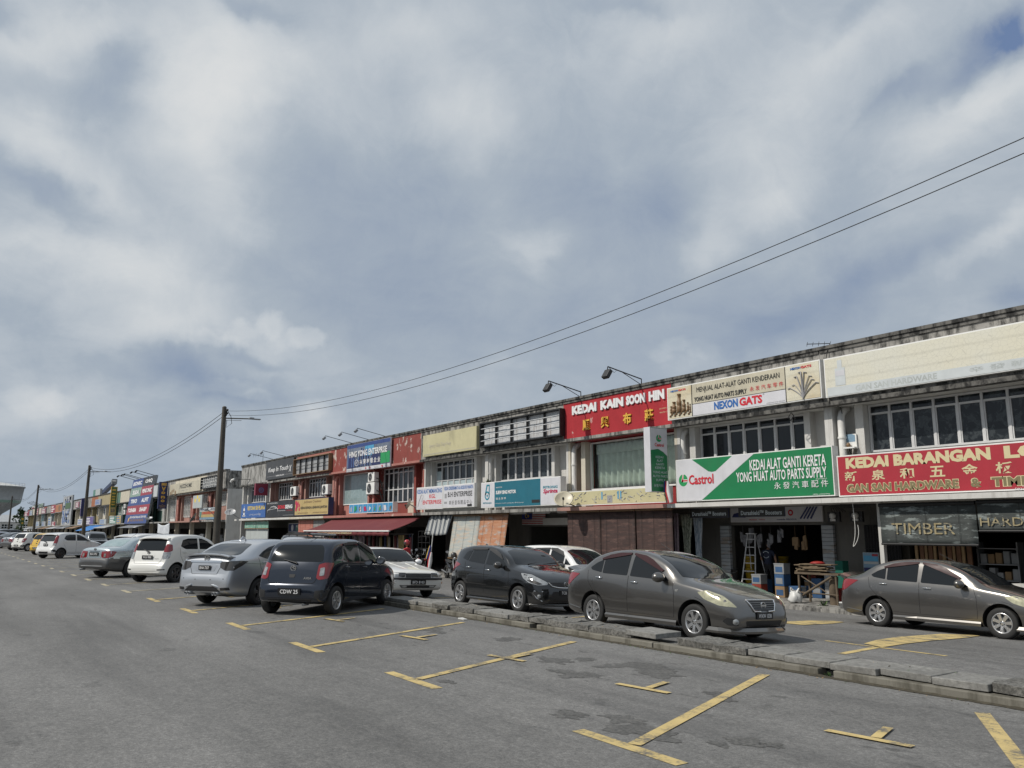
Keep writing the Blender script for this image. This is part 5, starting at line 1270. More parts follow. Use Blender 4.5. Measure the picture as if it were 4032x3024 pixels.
# red awning with scalloped valance
mt, t_, b_ = new_mat('awning_red'); p_ = pos(t_); w_ = N(t_, 'ShaderNodeTexWave', wave_type='BANDS', bands_direction='X'); w_.inputs['Scale'].default_value = 2.6; t_.links.new(p_, w_.inputs['Vector'])
c_ = mix(t_, ramp(t_, w_.outputs['Fac'], [(.6, 0.0), (.9, .55)]), (.135, .018, .022), (.09, .013, .017)); c_ = mix(t_, ramp(t_, noise_(t_, p_, .9, 6), [(.5, 0.0), (.75, .3)]), c_, (.22, .07, .06)); t_.links.new(c_, b_.inputs['Base Color']); b_.inputs['Roughness'].default_value = .7; MATS['awning_red'] = mt
t = thing('awning', 'long dark red awning of the carpet shop with a white front rail', 'awning', (-43.8, 20.9, 1.3))
AX0, AX1, AZ0, AZ1, AY0, AY1 = -49.3, -37.75, 2.36, 1.66, 20.85, 19.0
b = MB(); vs = []; k = 40; m_ = 8
for j in range(m_+1):
 f = j/m_
 for i in range(k+1):
  u = i/k; sag = -.05*math.sin(f*math.pi)*(1+.5*math.sin(u*math.pi*4)); x = AX0+(AX1-AX0)*u + (0.3*f if False else 0)
  vs.append((x, AY0+(AY1-AY0)*f, AZ0+(AZ1-AZ0)*f+sag))
b.add(vs, [(j*(k+1)+i, j*(k+1)+i+1, (j+1)*(k+1)+i+1, (j+1)*(k+1)+i) for j in range(m_) for i in range(k)], None, True)
o = b.build('canopy', 'awning_red', t); sd = o.modifiers.new('thick', 'SOLIDIFY'); sd.thickness = .01
b = MB(); vs = []; k = 96
for i in range(k+1):
 x = AX0+(AX1-AX0)*i/k; vs += [(x, AY1-.03+.012*math.sin(i*.9), AZ1-.03), (x, AY1-.04+.02*math.sin(i*.9), AZ1-.03-.20-.035*abs(math.sin(i*math.pi/4)))]
b.add(vs, [(2*i, 2*i+1, 2*i+3, 2*i+2) for i in range(k)], None, True); o = b.build('valance', 'awning_red', t); sd = o.modifiers.new('thick', 'SOLIDIFY'); sd.thickness = .008
b = MB(); b.box(AX0-.02, AX1+.02, AY1-.07, AY1+.01, AZ1-.03, AZ1+.035); b.build('front_rail', 'white_frame', t)
b = MB()
for x in (AX0+1.2, (AX0+AX1)/2, AX1-1.2): b.tube([(x, AY0, AZ0-.35), (x+.5, (AY0+AY1)/2, AZ0-.55), (x, AY1+.05, AZ1-.02)], .03, 6)
b.build('folding_arm', 'grey_steel', t)
b = MB(); b.text('HING YONG CARPET & WALLPAPER ENTERPRISE 兴荣地毯窗帘企业公司', (0, AY1-.07, 0), X_, Z_, -47.0, -42.2, AZ1-.17, AZ1-.07, lift=0.0, bold=.02); b.build('lettering', 'ink_cream', t)
# blue awning far away, white sheet, long rows of shade boards
g = [[(-143.5+13*i/10, 20.8-2.2*j/4, 2.45-.85*j/4 - .03*math.sin(i)) for i in range(11)] for j in range(5)]
M('tarp_blue', (.02, .16, .45), .6); cloth(g, 'tarp_blue', 'bright blue sloping awning in the far terrace', 'awning', 'awning', .03)
M('cloth_white', (.55, .58, .62), .8)
g = [[(-97.1+5.4*i/16, 20.62+.035*math.sin(i*.8+.3*j), 2.42-1.1*(j/8) - .22*math.sin(i/16*math.pi)*(1-.6*j/8) - .12*(i/16-.5)*(j/8)) for i in range(17)] for j in range(9)]
cloth(g, 'cloth_white', 'white sheet sagging under the ledge below the navy mattress sign', 'white_sheet', 'cloth')
for k, (x0, x1, mt_) in enumerate(((-112, -102, 'grey_steel'), (-131, -122, 'face_grey'), (-160, -151, 'ink_brown'), (-175, -164, 'grey_steel'), (-190, -178, 'face_grey'), (-205, -193, 'ink_brown'), (-222, -209, 'grey_steel'), (-240, -226, 'face_grey'))):
 g = [[(x0+(x1-x0)*i/6, 20.85-1.7*j/3, 2.4-.45*j/3) for i in range(7)] for j in range(4)]
 cloth(g, mt_, f'low lean-to roof over the far terrace walkway, {ORD[k]} going away', 'lean_to_roof', 'lean-to roof', .05)
# ------------------------------------------------------------------ shop fronts and their goods
def rbox(x, y, z, w, d, h, mats, label, name='carton', rz=0, group='cartons and cans in the car parts shop', cat='carton', lid=None, lab=None):
 t = thing(name, label, cat, (x, y, z), rz, group)
 b = MB(); b.box(-w/2, w/2, -d/2, d/2, 0, h); o = b.build('carton_body', mats, t, local=True); bv = o.modifiers.new('bevel', 'BEVEL'); bv.width = .01
 if lid: b = MB(); b.box(-w/2-.006, w/2+.006, -d/2-.006, d/2+.006, h-.03, h+.006); b.build('lid', lid, t, local=True)
 if lab: b = MB(); b.box(-w*.36, w*.36, -d/2-.004, -d/2, h*.2, h*.7); b.build('printed_label', lab, t, local=True)
 return t
def fabricmat(name, c1, c2, sc=6):
 mt, t, b = new_mat(name); p = pos(t); n = noise_(t, scaled(t, p, (2.2, 2.2, .7)), sc*.5, 5, .6, dist=1.5)
 t.links.new(ramp(t, n, [(.44, c1), (.5, c2), (.56, c1)]), b.inputs['Base Color']); b.inputs['Roughness'].default_value = .85; MATS[name] = mt
fabricmat('fabric_leaf', (.42, .44, .36), (.10, .13, .09)); fabricmat('fabric_blue', (.42, .46, .50), (.14, .2, .27)); fabricmat('fabric_lilac', (.42, .36, .40), (.22, .14, .2), 14); fabricmat('fabric_dark', (.05, .045, .04), (.12, .1, .08)); fabricmat('fabric_ochre', (.36, .28, .12), (.22, .16, .06))
fabricmat('fabric_maroon', (.14, .03, .04), (.2, .07, .06)); fabricmat('fabric_grey', (.22, .22, .23), (.1, .1, .11)); fabricmat('fabric_navy', (.03, .04, .09), (.08, .1, .17)); fabricmat('fabric_cream', (.42, .39, .31), (.3, .26, .19))
M('bucket_yellow', (.38, .26, .02), .4); M('bucket_white', (.6, .6, .58), .45); M('carton_blue', (.03, .085, .19), .6); M('carton_red', (.24, .035, .02), .6); M('carton_brown', (.26, .17, .09), .8); M('carton_white', (.24, .25, .26), .6)
def bucket(x, y, z, r, h, mat, label, group='oil pails stacked in the car parts shop', name='pail', cat='pail'):
 t = thing(name, label, cat, (x, y, z), 0, group)
 b = MB(); b.lathe([(.01, .0), (r*.86, 0), (r*.98, h*.9), (r*1.05, h*.9), (r*1.05, h), (.01, h)], (0, 0, 0), Z_, 18); b.build('pail_body', mat, t, local=True)
 b = MB(); b.tube([(r*math.cos(a)*1.04, -.02-abs(math.sin(a))*r, h*.88-.55*r*math.sin(a)) for a in np.linspace(0, math.pi, 9)], .006, 4); b.build('handle', 'grey_steel', t, local=True)
q = random.Random(21)
F_ = FLOOR
for i, (x, z, w) in enumerate(((-18.95, F_+.0, 'bottom yellow'), (-18.95, F_+.40, 'second yellow'), (-18.95, F_+.80, 'top yellow'))):
 bucket(x, 23.35, z, .17, .39, 'bucket_yellow', f'{w} oil pail in the stack left of the ladder')
for i in range(3): bucket(-18.35+.0*i, 24.4, F_+.4*i, .17, .39, 'bucket_yellow', f'{["bottom","middle","top"][i]} yellow pail seen through the ladder rungs')
bucket(-19.25, 22.85, F_, .17, .40, 'bucket_white', 'white pail by the left shutter of the car parts shop'); bucket(-19.25, 22.9, F_+.42, .13, .33, 'black_plastic', 'black oil can on the white pail', name='oil_can')
CART = [(-18.15, 22.4, 'carton_blue', .34, 'blue carton at the foot of the ladder'), (-17.75, 22.3, 'carton_red', .36, 'red oil carton right of the ladder foot'), (-17.75, 22.3, 'carton_white', .30, 'white battery box on the red carton'), (-16.85, 22.3, 'carton_brown', .34, 'brown carton in the middle of the shop entrance'),
  (-16.85, 22.3, 'carton_blue', .36, 'blue carton on the brown one'), (-16.85, 22.3, 'carton_white', .33, 'white battery box topmost of the middle pile'), (-16.45, 22.45, 'carton_blue', .36, 'dark blue carton beside the scrap table'), (-16.45, 22.5, 'carton_white', .34, 'white battery case behind the scrap table'),
  (-17.9, 22.75, 'carton_blue', .5, 'tall blue box behind the red carton'), (-16.4, 23.2, 'carton_brown', .5, 'brown box in the dark behind the battery case'), (-16.0, 23.0, 'carton_blue', .6, 'navy box at the right shutter'), (-17.3, 24.6, 'carton_red', .6, 'red box deep in the car parts shop')]
stack = {}
for x, y, mt_, h, lab in CART:
 z = stack.get((x, y), F_+.0); rbox(x, y, z, .36, .34, h, mt_, lab, rz=q.uniform(-.06, .06), lid='carton_white' if 'battery' in lab else None, lab='carton_white' if mt_ in ('carton_blue', 'carton_red') else 'carton_blue'); stack[(x, y)] = z+h+.006
s = Sign('counter placard lettered boosters in the dark car parts shop', -16.75, -16.1, .42, .64, 23.3, 'face_black', depth=.04, fw=.01); s.text('ink_white', [('Boosters', .08, .92, .12, .5, BO), ('Durashield', .1, .8, .58, .9, BO)])
# shop sign inside the walkway, banners
s = Sign('long white car parts banner hung inside the walkway, partly in shade', -19.35, -15.7, 1.97, 2.46, 22.93, 'face_white', depth=.05, fw=.01)
s.text('ink_red', [('HONDA', .22, .31, .12, .22, BO), ('TOYOTA', .33, .40, .12, .22, BO)]).text('ink_navy', [('mazda', .53, .62, .12, .22, BO), ('PERODUA', .63, .74, .12, .22, BO)])
s.shapes('ink_navy', lambda b, q_: (b.poly([q_.P(q_.fx(f), q_.fz(g), q_.lift) for f, g in ((.02, .35), (.04, .6), (.09, .66), (.13, .55), (.18, .5), (.18, .32))], q_.n, .002), *[b.tube([q_.P(q_.fx(.78+.035*k), q_.fz(.2), q_.lift), q_.P(q_.fx(.86+.03*k), q_.fz(.95), q_.lift)], .03, 5) for k in range(4)]), 'picture')
s.shapes('ink_red', lambda b, q_: b.ring(q_.P(q_.fx(.68), q_.fz(.6), q_.lift), q_.r, Z_, .05, .1, .002, 16), 'emblem')
for k, (x0, x1) in enumerate(((-17.9, -16.1), (-20.0, -18.3))):
 s = Sign('dark blue brake booster banner hung under the ledge, ' + ('right one, fully seen' if k == 0 else 'left one, above the curtains'), x0, x1, 2.12, 2.42, 21.6, 'ink_black', depth=.02, casing='ink_navy', fw=.005)
 s.text('ink_pale', [('Durashield™ Boosters', .06, .94, .2, .68, BO)])
# folding shutters at the sides of the opening
slatmat('shutter_side', (.30, .32, .34), (.36, .38, .39), (.26, .22, .18), 8)
for x0, x1, w in ((-19.78, -19.38, 'left'), (-15.72, -15.32, 'right')):
 b = MB(); b.box(x0, x1, 22.85, 22.97, F_, 1.86); solo(b, 'folded_shutter', 'shutter_side', f'folded grey metal shutter at the {w} of the car parts shop opening', 'shutter')
# ladder
t = thing('step_ladder', 'tall bare aluminium step ladder standing in the shop entrance', 'ladder', (-18.55, 23.0, F_), .05)
b = MB(); H_ = 1.95
for s_ in (-1, 1): b.tube([(s_*.30, -.33, 0), (s_*.15, 0, H_)], .022, 6)
b.build('front_rail', 'alu_frame', t, local=True)
b = MB()
for s_ in (-1, 1): b.tube([(s_*.33, .42, 0), (s_*.15, .02, H_)], .016, 6)
b.build('rear_rail', 'alu_frame', t, local=True)
b = MB()
for k in range(7):
 f = (k+.7)/7.4; w = .30-.15*f; y = -.33+.33*f; b.box(-w, w, y-.04, y+.03, H_*f, H_*f+.025)
b.box(-.17, .17, -.09, .08, H_, H_+.03); b.build('step', 'alu_frame', t, local=True)
# scrap table
t = thing('work_table', 'rough wooden table propped with crossed sticks before the car parts shop', 'table', (-14.72, 21.3, F_), .0)
b = MB(); b.box(-.72, .72, -.3, .3, .82, .87); b.build('table_top', 'bark', t, local=True)
for x in (-.62, .62):
 for y in (-.25, .25): b = MB(); b.tube([(x, y, 0), (x*.98, y, .82)], .035, 6); b.build('leg', 'bark', t, local=True)
for p_, q_, r_ in (((-.66, -.3, .12), (.5, -.3, .78), .035), ((-.5, -.28, .76), (.3, -.3, .35), .02), ((-.66, -.26, .3), (.66, -.26, .28), .02)): b = MB(); b.tube([p_, q_], r_, 6); b.build('brace', 'bark', t, local=True)
M('scrap_board', (.20, .15, .095), .85, 0, .4, 6); M('scrap_red', (.30, .03, .025), .5)
for i in range(9):
 b = MB(); w = q.uniform(.35, .55); b.box(-w, w, -.2, .2, 0, .022); c = bpy.data.objects
 o = b.build('scrap_board', 'scrap_board', None, local=True); o.location = (-14.95+q.uniform(-.15, .2), 21.3+q.uniform(-.05, .05), F_+.874+.027*i); o.rotation_euler = (0, 0, q.uniform(-.2, .2))
 tag(o, f'flat scrap board in the pile on the rough table, {ORD[i]} from the bottom', 'scrap board', 'scrap boards piled on the table')
b = MB(); b.lathe([(.01, .07), (.12, .06), (.2, .03), (.22, 0), (.01, 0)], (-14.85, 21.3, F_+1.125), Z_, 16); solo(b, 'red_lid', 'scrap_red', 'shallow red plastic cover on top of the scrap boards', 'lid')
b = MB(); b.tube([(-14.3, 21.2, F_), (-14.32, 21.2, F_+.35), (-14.28, 21.2, F_+.78)], [.13, .12, .125], 12); solo(b, 'timber_log', 'bark', 'thick weathered log standing under the right end of the rough table', 'log')
b = MB(); b.tube([(-13.95, 21.25, F_), (-13.95, 21.25, F_+.8)], [.05, .05], 8); solo(b, 'timber_post', 'bark', 'thin post beside the weathered log', 'post')
# plastic bag
b = MB(); b.lathe([(.02, 0), (.17, .01), (.21, .09), (.18, .20), (.13, .28), (.07, .32), (.02, .33)], (-15.35, 20.85, F_+.004), Z_, 18)
for v in b.v: v += .06*mnoise.noise_vector(v*7)+.03*mnoise.noise_vector(v*19)
b.tube([(-15.43, 20.85, F_+.3), (-15.46, 20.83, F_+.42), (-15.40, 20.84, F_+.36)], [.05, .03, .015], 6); b.tube([(-15.28, 20.86, F_+.3), (-15.22, 20.87, F_+.43), (-15.29, 20.86, F_+.35)], [.05, .025, .015], 6)
solo(b, 'plastic_bag', 'bucket_white', 'crumpled white plastic bag on the walkway edge by the rough table', 'bag')
bucket(-13.55, 20.55, ground_z(20.55), .15, .30, 'bucket_white', 'chipped white pail on the ground behind the parked bronze sedan', group=None)
t = thing('bench', 'low red bench at the shop step, mostly behind the parked bronze sedan', 'bench', (-13.85, 21.5, F_)); b = MB(); b.box(-.5, .5, -.15, .15, .40, .45); b.build('seat', 'scrap_red', t, local=True); b = MB()
for x in (-.45, .45): b = MB(); b.box(x-.03, x+.03, -.12, .12, 0, .4); b.build('leg', 'scrap_red', t, local=True)
# hanging goods in the opening
for k in range(7):
 b = MB(); x = -18.9+.38*k + (0 if k < 5 else .2); z = 1.35+.12*math.sin(k*2)
 for j in range(5): b.obox((x+q.uniform(-.08, .08), 23.0+q.uniform(-.05, .05), z+q.uniform(-.08, .2)), Vector((1, 0, q.uniform(-.6, .6))), Vector((q.uniform(-.6, .6)*0, 0, 1)), .06, .02, .13)
 b.tube([(x, 23, z+.2), (x, 23, 1.84)], .006, 4)
 solo(b, 'hanging_parts', 'fabric_grey' if k < 5 else 'carton_brown', f'bundle of packaged car parts hanging in the shop opening, {ORD[k]} from the left', 'parts bundle', 'bundles hung in the shop opening')
# hardware shop entrance: door with grille, poster, meters, planks, shelves
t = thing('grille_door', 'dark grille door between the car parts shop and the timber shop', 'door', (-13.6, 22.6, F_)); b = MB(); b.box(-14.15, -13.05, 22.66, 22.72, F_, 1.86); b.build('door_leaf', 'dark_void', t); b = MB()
for k in range(12): x = -14.1+k*.09; b.tube([(x, 22.6, F_+.05), (x, 22.6, 1.83)], .009, 4)
for k in range(7): z = F_+.15+k*.28; b.tube([(-14.13, 22.6, z), (-13.07, 22.6, z)], .009, 4)
b.build('grille', 'black_steel', t)
s = Sign('blue advertising poster on the dark grille door', -14.15, -13.65, .2, 1.06, 22.5, 'face_skyblue', depth=.015, casing='face_pale', fw=.01); s.panel('face_pale', .05, .95, .62, .7).panel('face_navy', .03, .97, .28, .5).panel('ink_cyan', .05, .95, .72, .9).panel('face_crimson', .6, .95, .88, .96).panel('face_lilac', .2, .8, .05, .2)
b = MB(); b.box(-14.96, -14.70, 22.3, 22.6, F_+.004, .80); solo(b, 'painted_plinth', 'jade_paint', 'peeling green painted foot of the wall beside the grille door', 'plinth')
for x, w in ((-15.0, 'left'), (-14.25, 'right')):
 t = thing('electric_meter', f'electric meter box under the ceiling, {w} of two by the grille door', 'electric meter', (x, 22.5, 1.95)); b = MB(); b.box(x-.2, x+.2, 22.45, 22.55, 1.95, 2.25); b.build('backboard', 'black_plastic', t)
 b = MB(); b.lathe([(.09, 0), (.09, .08), (.06, .1)], (x, 22.449, 2.13), -Y_, 16, cap=True); b.build('dial', 'bucket_white', t); b = MB(); b.box(x-.08, x+.08, 22.4, 22.449, 1.97, 2.04); b.build('fuse_box', 'bucket_white', t)
b = MB()
for k in range(6): b.tube([(-15.0+.09*k, 22.4, 2.25), (-14.9+.05*k, 22.2, 2.42), (-14.3, 21.8, 2.44-.02*k), (-13.3, 21.4, 2.40-.015*k)], .012, 4)
solo(b, 'cable_bunch', 'rubber', 'bunch of black cables running from the meters under the ceiling', 'cable')
M('plank_light', (.34, .23, .12), .8, 0, .3, 5); M('plank_dark', (.17, .085, .045), .8, 0, .3, 5)
for k in range(12):
 b = MB(); x = -12.45+.125*k; b.box(x, x+(.11 if k % 2 else .07), 22.3+.02*(k % 3), 22.36+.02*(k % 3), F_, 1.75-.05*(k % 4)); solo(b, 'timber_plank', 'plank_light' if k % 2 == 0 else 'plank_dark', f'{"pale" if k%2==0 else "dark"} timber plank standing behind the TIMBER shutter, {ORD[k]} from the left', 'plank', 'timber planks standing in the hardware shop')
t = thing('shelf_rack', 'shelf of small cartons in the hardware shop under the TIMBER shutter', 'shelf', (-10.4, 22.7, F_)); b = MB()
for z in (0, .4, .8, 1.2, 1.6): b.box(-10.95, -9.95, 22.6, 22.95, F_+z, F_+z+.025)
for x in (-10.95, -9.97): b.box(x, x+.03, 22.6, 22.95, F_, 1.4)
b.build('frame', 'grey_steel', t)
for i, z in enumerate((.425, .825, 1.225)):
 for k in range(5):
  rbox(-10.82+.19*k, 22.75, F_+z, .15, .2, q.uniform(.16, .33), q.choice(['carton_white', 'carton_white', 'carton_blue', 'carton_brown']), f'small carton on the {["lower","middle","upper"][i]} shelf of the hardware shop, {ORD[k]} from the left', group='small cartons on the hardware shelf')
b = MB(); b.box(-9.9, -8.1, 21.6, 22.1, F_, .42); solo(b, 'shop_counter', 'white_wall', 'low pale counter wall at the right of the hardware shop', 'counter')
s = Sign('small white notice hanging in the dark of the hardware shop', -9.35, -8.85, 1.12, 1.36, 22.0, 'face_white', depth=.01, casing='face_pale', fw=.005); s.text('ink_brown', [('MASA', .2, .8, .62, .85, BO), ('PERNIAGAAN', .1, .9, .36, .56), ('9.00 - 6.00', .15, .85, .1, .3)])
# fabrics at the cloth shop end
def drape(x0, x1, z0, z1, y, mat, label, gather=0.0, name='hanging_cloth', waves=4, amp=.05, group=None):
 g = []; n = waves*6
 for j in range(9):
  f = j/8; gz = 1-gather*math.sin(min(1, f*1.1)*math.pi/1.4)**2
  g.append([((x0+x1)/2+(x1-x0)*(i/n-.5)*gz, y+amp*math.sin(i/n*waves*2*math.pi+.4*math.sin(f*3)), z1-(z1-z0)*f) for i in range(n+1)])
 o = cloth(g, mat, label, name, 'cloth')
 if group: o['group'] = group
 return o
drape(-20.85, -20.28, .3, 2.25, 22.0, 'fabric_leaf', 'leaf patterned curtain tied at the waist left of the car parts shop', .5); drape(-20.3, -19.85, .3, 2.25, 22.05, 'fabric_blue', 'blue leaf patterned curtain beside the leaf patterned one', .45)
drape(-21.1, -20.85, .1, 2.3, 21.9, 'fabric_lilac', 'narrow lilac cloth at the edge of the brown blinds', .2, waves=2); drape(-20.95, -20.7, .1, 2.2, 22.2, 'fabric_dark', 'dark lace cloth between the lilac and the leaf patterned ones', .2, waves=2)
b = MB(); b.tube([(-21.2, 22.1, 2.27), (-19.7, 22.1, 2.27)], .02, 6); solo(b, 'curtain_rail', 'grey_steel', 'thin rail the leaf patterned curtains hang from', 'rail')
g = []; n = 150                                                       # curtain behind the big upstairs pane
for j in range(7): g.append([(-25.3+4.7*i/n, 22.06+.07*math.sin(i*.62+.5*math.sin(i*.11))*(1 if j else .6), 5.15-1.85*j/6) for i in range(n+1)])
M('curtain_cream', (.80, .79, .68), .85); cloth(g, 'curtain_cream', 'long cream curtain behind the upstairs window of the red cloth shop', 'curtain', 'curtain')
g = [[(-25.3+4.7*i/90, 21.97+.03*math.sin(i*1.3), 5.15-.42*j/2-.01*math.sin(i*.7)) for i in range(91)] for j in range(3)]
cloth(g, 'curtain_cream', 'pleated pelmet above the long cream curtain', 'pelmet', 'curtain')
b = MB(); b.box(-26.0, -20.3, 22.4, 22.5, 2.63, 5.2); solo(b, 'room_partition', 'grey_wall', 'plain inner wall behind the long cream curtain', 'partition')
# clothes rails under the red awning
kinds = ['fabric_maroon', 'fabric_navy', 'fabric_cream', 'fabric_grey', 'fabric_dark', 'fabric_ochre', 'fabric_lilac']
names_ = dict(fabric_maroon='maroon', fabric_navy='navy', fabric_cream='cream', fabric_grey='grey', fabric_dark='black', fabric_ochre='ochre', fabric_lilac='lilac')
cnt = {}
for k in range(34):
 mt_ = q.choice(kinds); x = -49.0+.325*k; cnt[mt_] = cnt.get(mt_, 0)+1
 drape(x, x+.29, -.15+q.uniform(-.1, .2), 1.42+q.uniform(-.12, .1), 20.4+q.uniform(-.1, .15), mt_, f'{names_[mt_]} cloth on the rail under the red awning, {ORD[cnt[mt_]-1]} {names_[mt_]} one from the left', .15, 'hanging_cloth', 1, .05, 'cloths hung under the red awning')
b = MB(); b.tube([(-49.2, 20.42, 1.5), (-37.9, 20.42, 1.5)], .02, 6)
for x in (-49.1, -43.6, -38.0): b.tube([(x, 20.42, FLOOR), (x, 20.42, 1.5)], .02, 6)
solo(b, 'clothes_rail', 'grey_steel', 'long rail of cloths under the red awning', 'rail')
drape(-38.75, -38.1, -.2, 1.45, 20.0, 'fabric_ochre', 'ochre curtain at the right end of the red awning', .1, waves=3)
# folding grille gate
t = thing('grille_gate', 'dark metal grille gate standing between red awning and striped tarp', 'gate', (-36.7, 20.4, F_)); b = MB(); gx0, gx1, gz0, gz1 = -37.3, -36.15, F_+.05, 1.65
for x in (gx0, gx0+.38, gx0+.76, gx1): b.tube([(x, 20.4, gz0), (x, 20.4, gz1)], .018, 5)
for z in np.linspace(gz0, gz1, 8): b.tube([(gx0, 20.4, z), (gx1, 20.4, z)], .014, 5)
b.build('bars', 'black_steel', t); b = MB()
for z in (gz1-.35, gz1-1.0, gz0+.4): b.tube([(gx0+.25, 20.37, z-.12), (gx0+.25, 20.37, z+.1), (gx0+.85, 20.37, z+.1), (gx0+.85, 20.37, z-.12)], .022, 5)
b.build('scroll', 'black_steel', t)
# motorcycle shop: striped flag banner, pale lintel, tubes of light
M('flag_red', (.42, .03, .04), .8); M('flag_white', (.62, .62, .62), .8); M('flag_blue', (.03, .05, .25), .8); M('flag_yellow', (.65, .45, .05), .8)
t = thing('flag_banner', 'red and white striped national flag hung inside the motorcycle shop', 'flag', (-30.85, 22.9, 1.95))
b = MB(); f2 = MB()
for k in range(14):
 z = 1.95+.039*k; tgt = b if k % 2 == 0 else f2; tgt.box(-31.75, -29.95, 22.88, 22.89, z, z+.0385)
b.build('white_stripes', 'flag_white', t); f2.build('red_stripes', 'flag_red', t); c = MB(); c.box(-31.75, -30.95, 22.87, 22.878, 2.2, 2.496); c.build('canton', 'flag_blue', t); c = MB(); c.ring((-31.4, 22.868, 2.35), X_, Z_, .06, .1, .002, 18, a0=40, a1=320); c.disc((-31.25, 22.868, 2.35), -Y_, .07, .002, 14); c.build('moon_and_star', 'flag_yellow', t)
b = MB(); b.box(-30.1, -27.3, 22.85, 22.95, 1.93, 2.24); solo(b, 'lintel_board', 'white_wall', 'pale lintel board beside the flag in the motorcycle shop', 'board')
for k in range(3):
 t = thing('tube_light', f'unlit fluorescent tube under the ledge of the motorcycle shop, {ORD[k]} from the left', 'tube light', (-29.6+1.7*k, 21.1, 2.40), group='tube lights under the ledge'); b = MB(); x = -29.6+1.7*k; b.box(x-.6, x+.6, 21.08, 21.13, 2.42, 2.465); b.build('batten', 'white_frame', t); b = MB(); b.tube([(x-.58, 21.1, 2.40), (x+.58, 21.1, 2.40)], .014, 6); b.build('tube', 'bucket_white', t)
# flag on a pole in the lane
t = thing('flag_pole', 'drooping striped flag on a thin white pole among the motorcycles', 'flag', (-34.6, 19.5, ground_z(19.5))); z0 = ground_z(19.5)
b = MB(); b.tube([(-34.6, 19.5, z0), (-34.25, 19.5, z0+2.0)], .02, 6); b.build('pole', 'white_frame', t)
for nm, mt_, o_ in (('red_cloth', 'flag_red', 0), ('white_cloth', 'flag_white', .06), ('blue_cloth', 'flag_blue', -.05), ('yellow_cloth', 'flag_yellow', -.08)):
 b = MB(); zt = z0+1.45 if nm in ('blue_cloth', 'yellow_cloth') else z0+1.15
 b.tube([(-34.33+o_, 19.45, zt), (-34.40+o_*1.3, 19.43, zt-.4), (-34.5+o_*1.6, 19.4, zt-.9 if nm[0] in 'rw' else zt-.6)], [.035, .09, .05], 7); b.build(nm, mt_, t)
b = MB(); b.box(-3.0-10.9, -13.7, 8.50, 8.60, .004, .03)
for v in b.v: v += .03*mnoise.noise_vector(v*14)
solo(b, 'litter', 'bucket_white', 'scrap of white litter at the foot of the kerb gap', 'litter')
t = thing('flag', 'small drooping striped flag on the edge of the green and white board', 'flag', (-19.95, 20.5, 2.6))
for nm, mt_, o_ in (('red_cloth', 'flag_red', .0), ('white_cloth', 'flag_white', .07), ('blue_cloth', 'flag_blue', -.06)): b = MB(); b.tube([(-20.02+o_, 20.5, 3.35), (-19.98+o_, 20.48, 3.0), (-19.9+o_, 20.5, 2.62 if nm[0] != 'b' else 2.95)], [.03, .07, .05], 7); b.build(nm, mt_, t)
b = MB(); b.tube([(-20.05, 20.5, 2.6), (-20.03, 20.5, 3.45)], .012, 5); b.build('staff', 'bark', t)
# goods standing in the walkways of the far shops
for k in range(26):
 x = -76-6.9*k + q.uniform(-1, 1); w, h = q.uniform(.5, 1.6), q.uniform(.4, 1.3); mt_ = q.choice(['carton_brown', 'carton_white', 'carton_blue', 'fabric_dark', 'fabric_maroon', 'grey_steel', 'bucket_yellow'])
 t = thing('display_rack', f'rack of goods in the far walkway, {ORD[k]} beyond the alley', 'display rack', (x, 21.6, F_), group='racks of goods along the far walkway')
 b = MB(); b.box(-w, w, -.25, .25, h, h+.05); [b.box(sx*w-.03, sx*w+.03, -.2, .2, 0, h) for sx in (-1, 1)]; b.build('rack_frame', 'grey_steel', t, local=True)
 b = MB(); [b.box(-w+.1+i*w*.5, -w+.1+i*w*.5+w*.4, -.2, .2, h+.052, h+.05+q.uniform(.15, .6)) for i in range(4)]; b.build('goods', mt_, t, local=True)
# ------------------------------------------------------------------ cars
def pchip(pts):
 x = np.array([p[0] for p in pts], float); y = np.array([p[1] for p in pts], float)
 h = np.diff(x); d = np.diff(y)/h; n = len(x); m = np.zeros(n)
 for i in range(1, n-1):
  if d[i-1]*d[i] > 0:
   w1, w2 = 2*h[i]+h[i-1], h[i]+2*h[i-1]; m[i] = (w1+w2)/(w1/d[i-1]+w2/d[i])
 m[0], m[-1] = d[0], d[-1]
 def f(t):
  i = min(max(int(np.searchsorted(x, t))-1, 0), n-2); u = (t-x[i])/h[i]; u = min(max(u, 0), 1)
  return float((2*u**3-3*u*u+1)*y[i] + (u**3-2*u*u+u)*h[i]*m[i] + (-2*u**3+3*u*u)*y[i+1] + (u**3-u*u)*h[i]*m[i+1])
 return f
def crom(P, n):
 """points resampled along a Catmull-Rom curve"""
 P = np.array(P, float); out = []
 k = len(P)
 for i in range(k-1):
  p0, p1, p2, p3 = P[max(i-1, 0)], P[i], P[i+1], P[min(i+2, k-1)]
  for j in range(n):
   t = j/n; out.append(.5*((2*p1)+(-p0+p2)*t+(2*p0-5*p1+4*p2-p3)*t*t+(-p0+3*p1-3*p2+p3)*t**3))
 out.append(P[-1]); return out
def hull(pts):
 pts = sorted(set((round(a, 5), round(b, 5)) for a, b in pts))
 def half(ps):
  h = []
  for p in ps:
   while len(h) > 1 and (h[-1][0]-h[-2][0])*(p[1]-h[-2][1])-(h[-1][1]-h[-2][1])*(p[0]-h[-2][0]) <= 0: h.pop()
   h.append(p)
  return h
 a = half(pts); b = half(pts[::-1]); return a[:-1]+b[:-1]
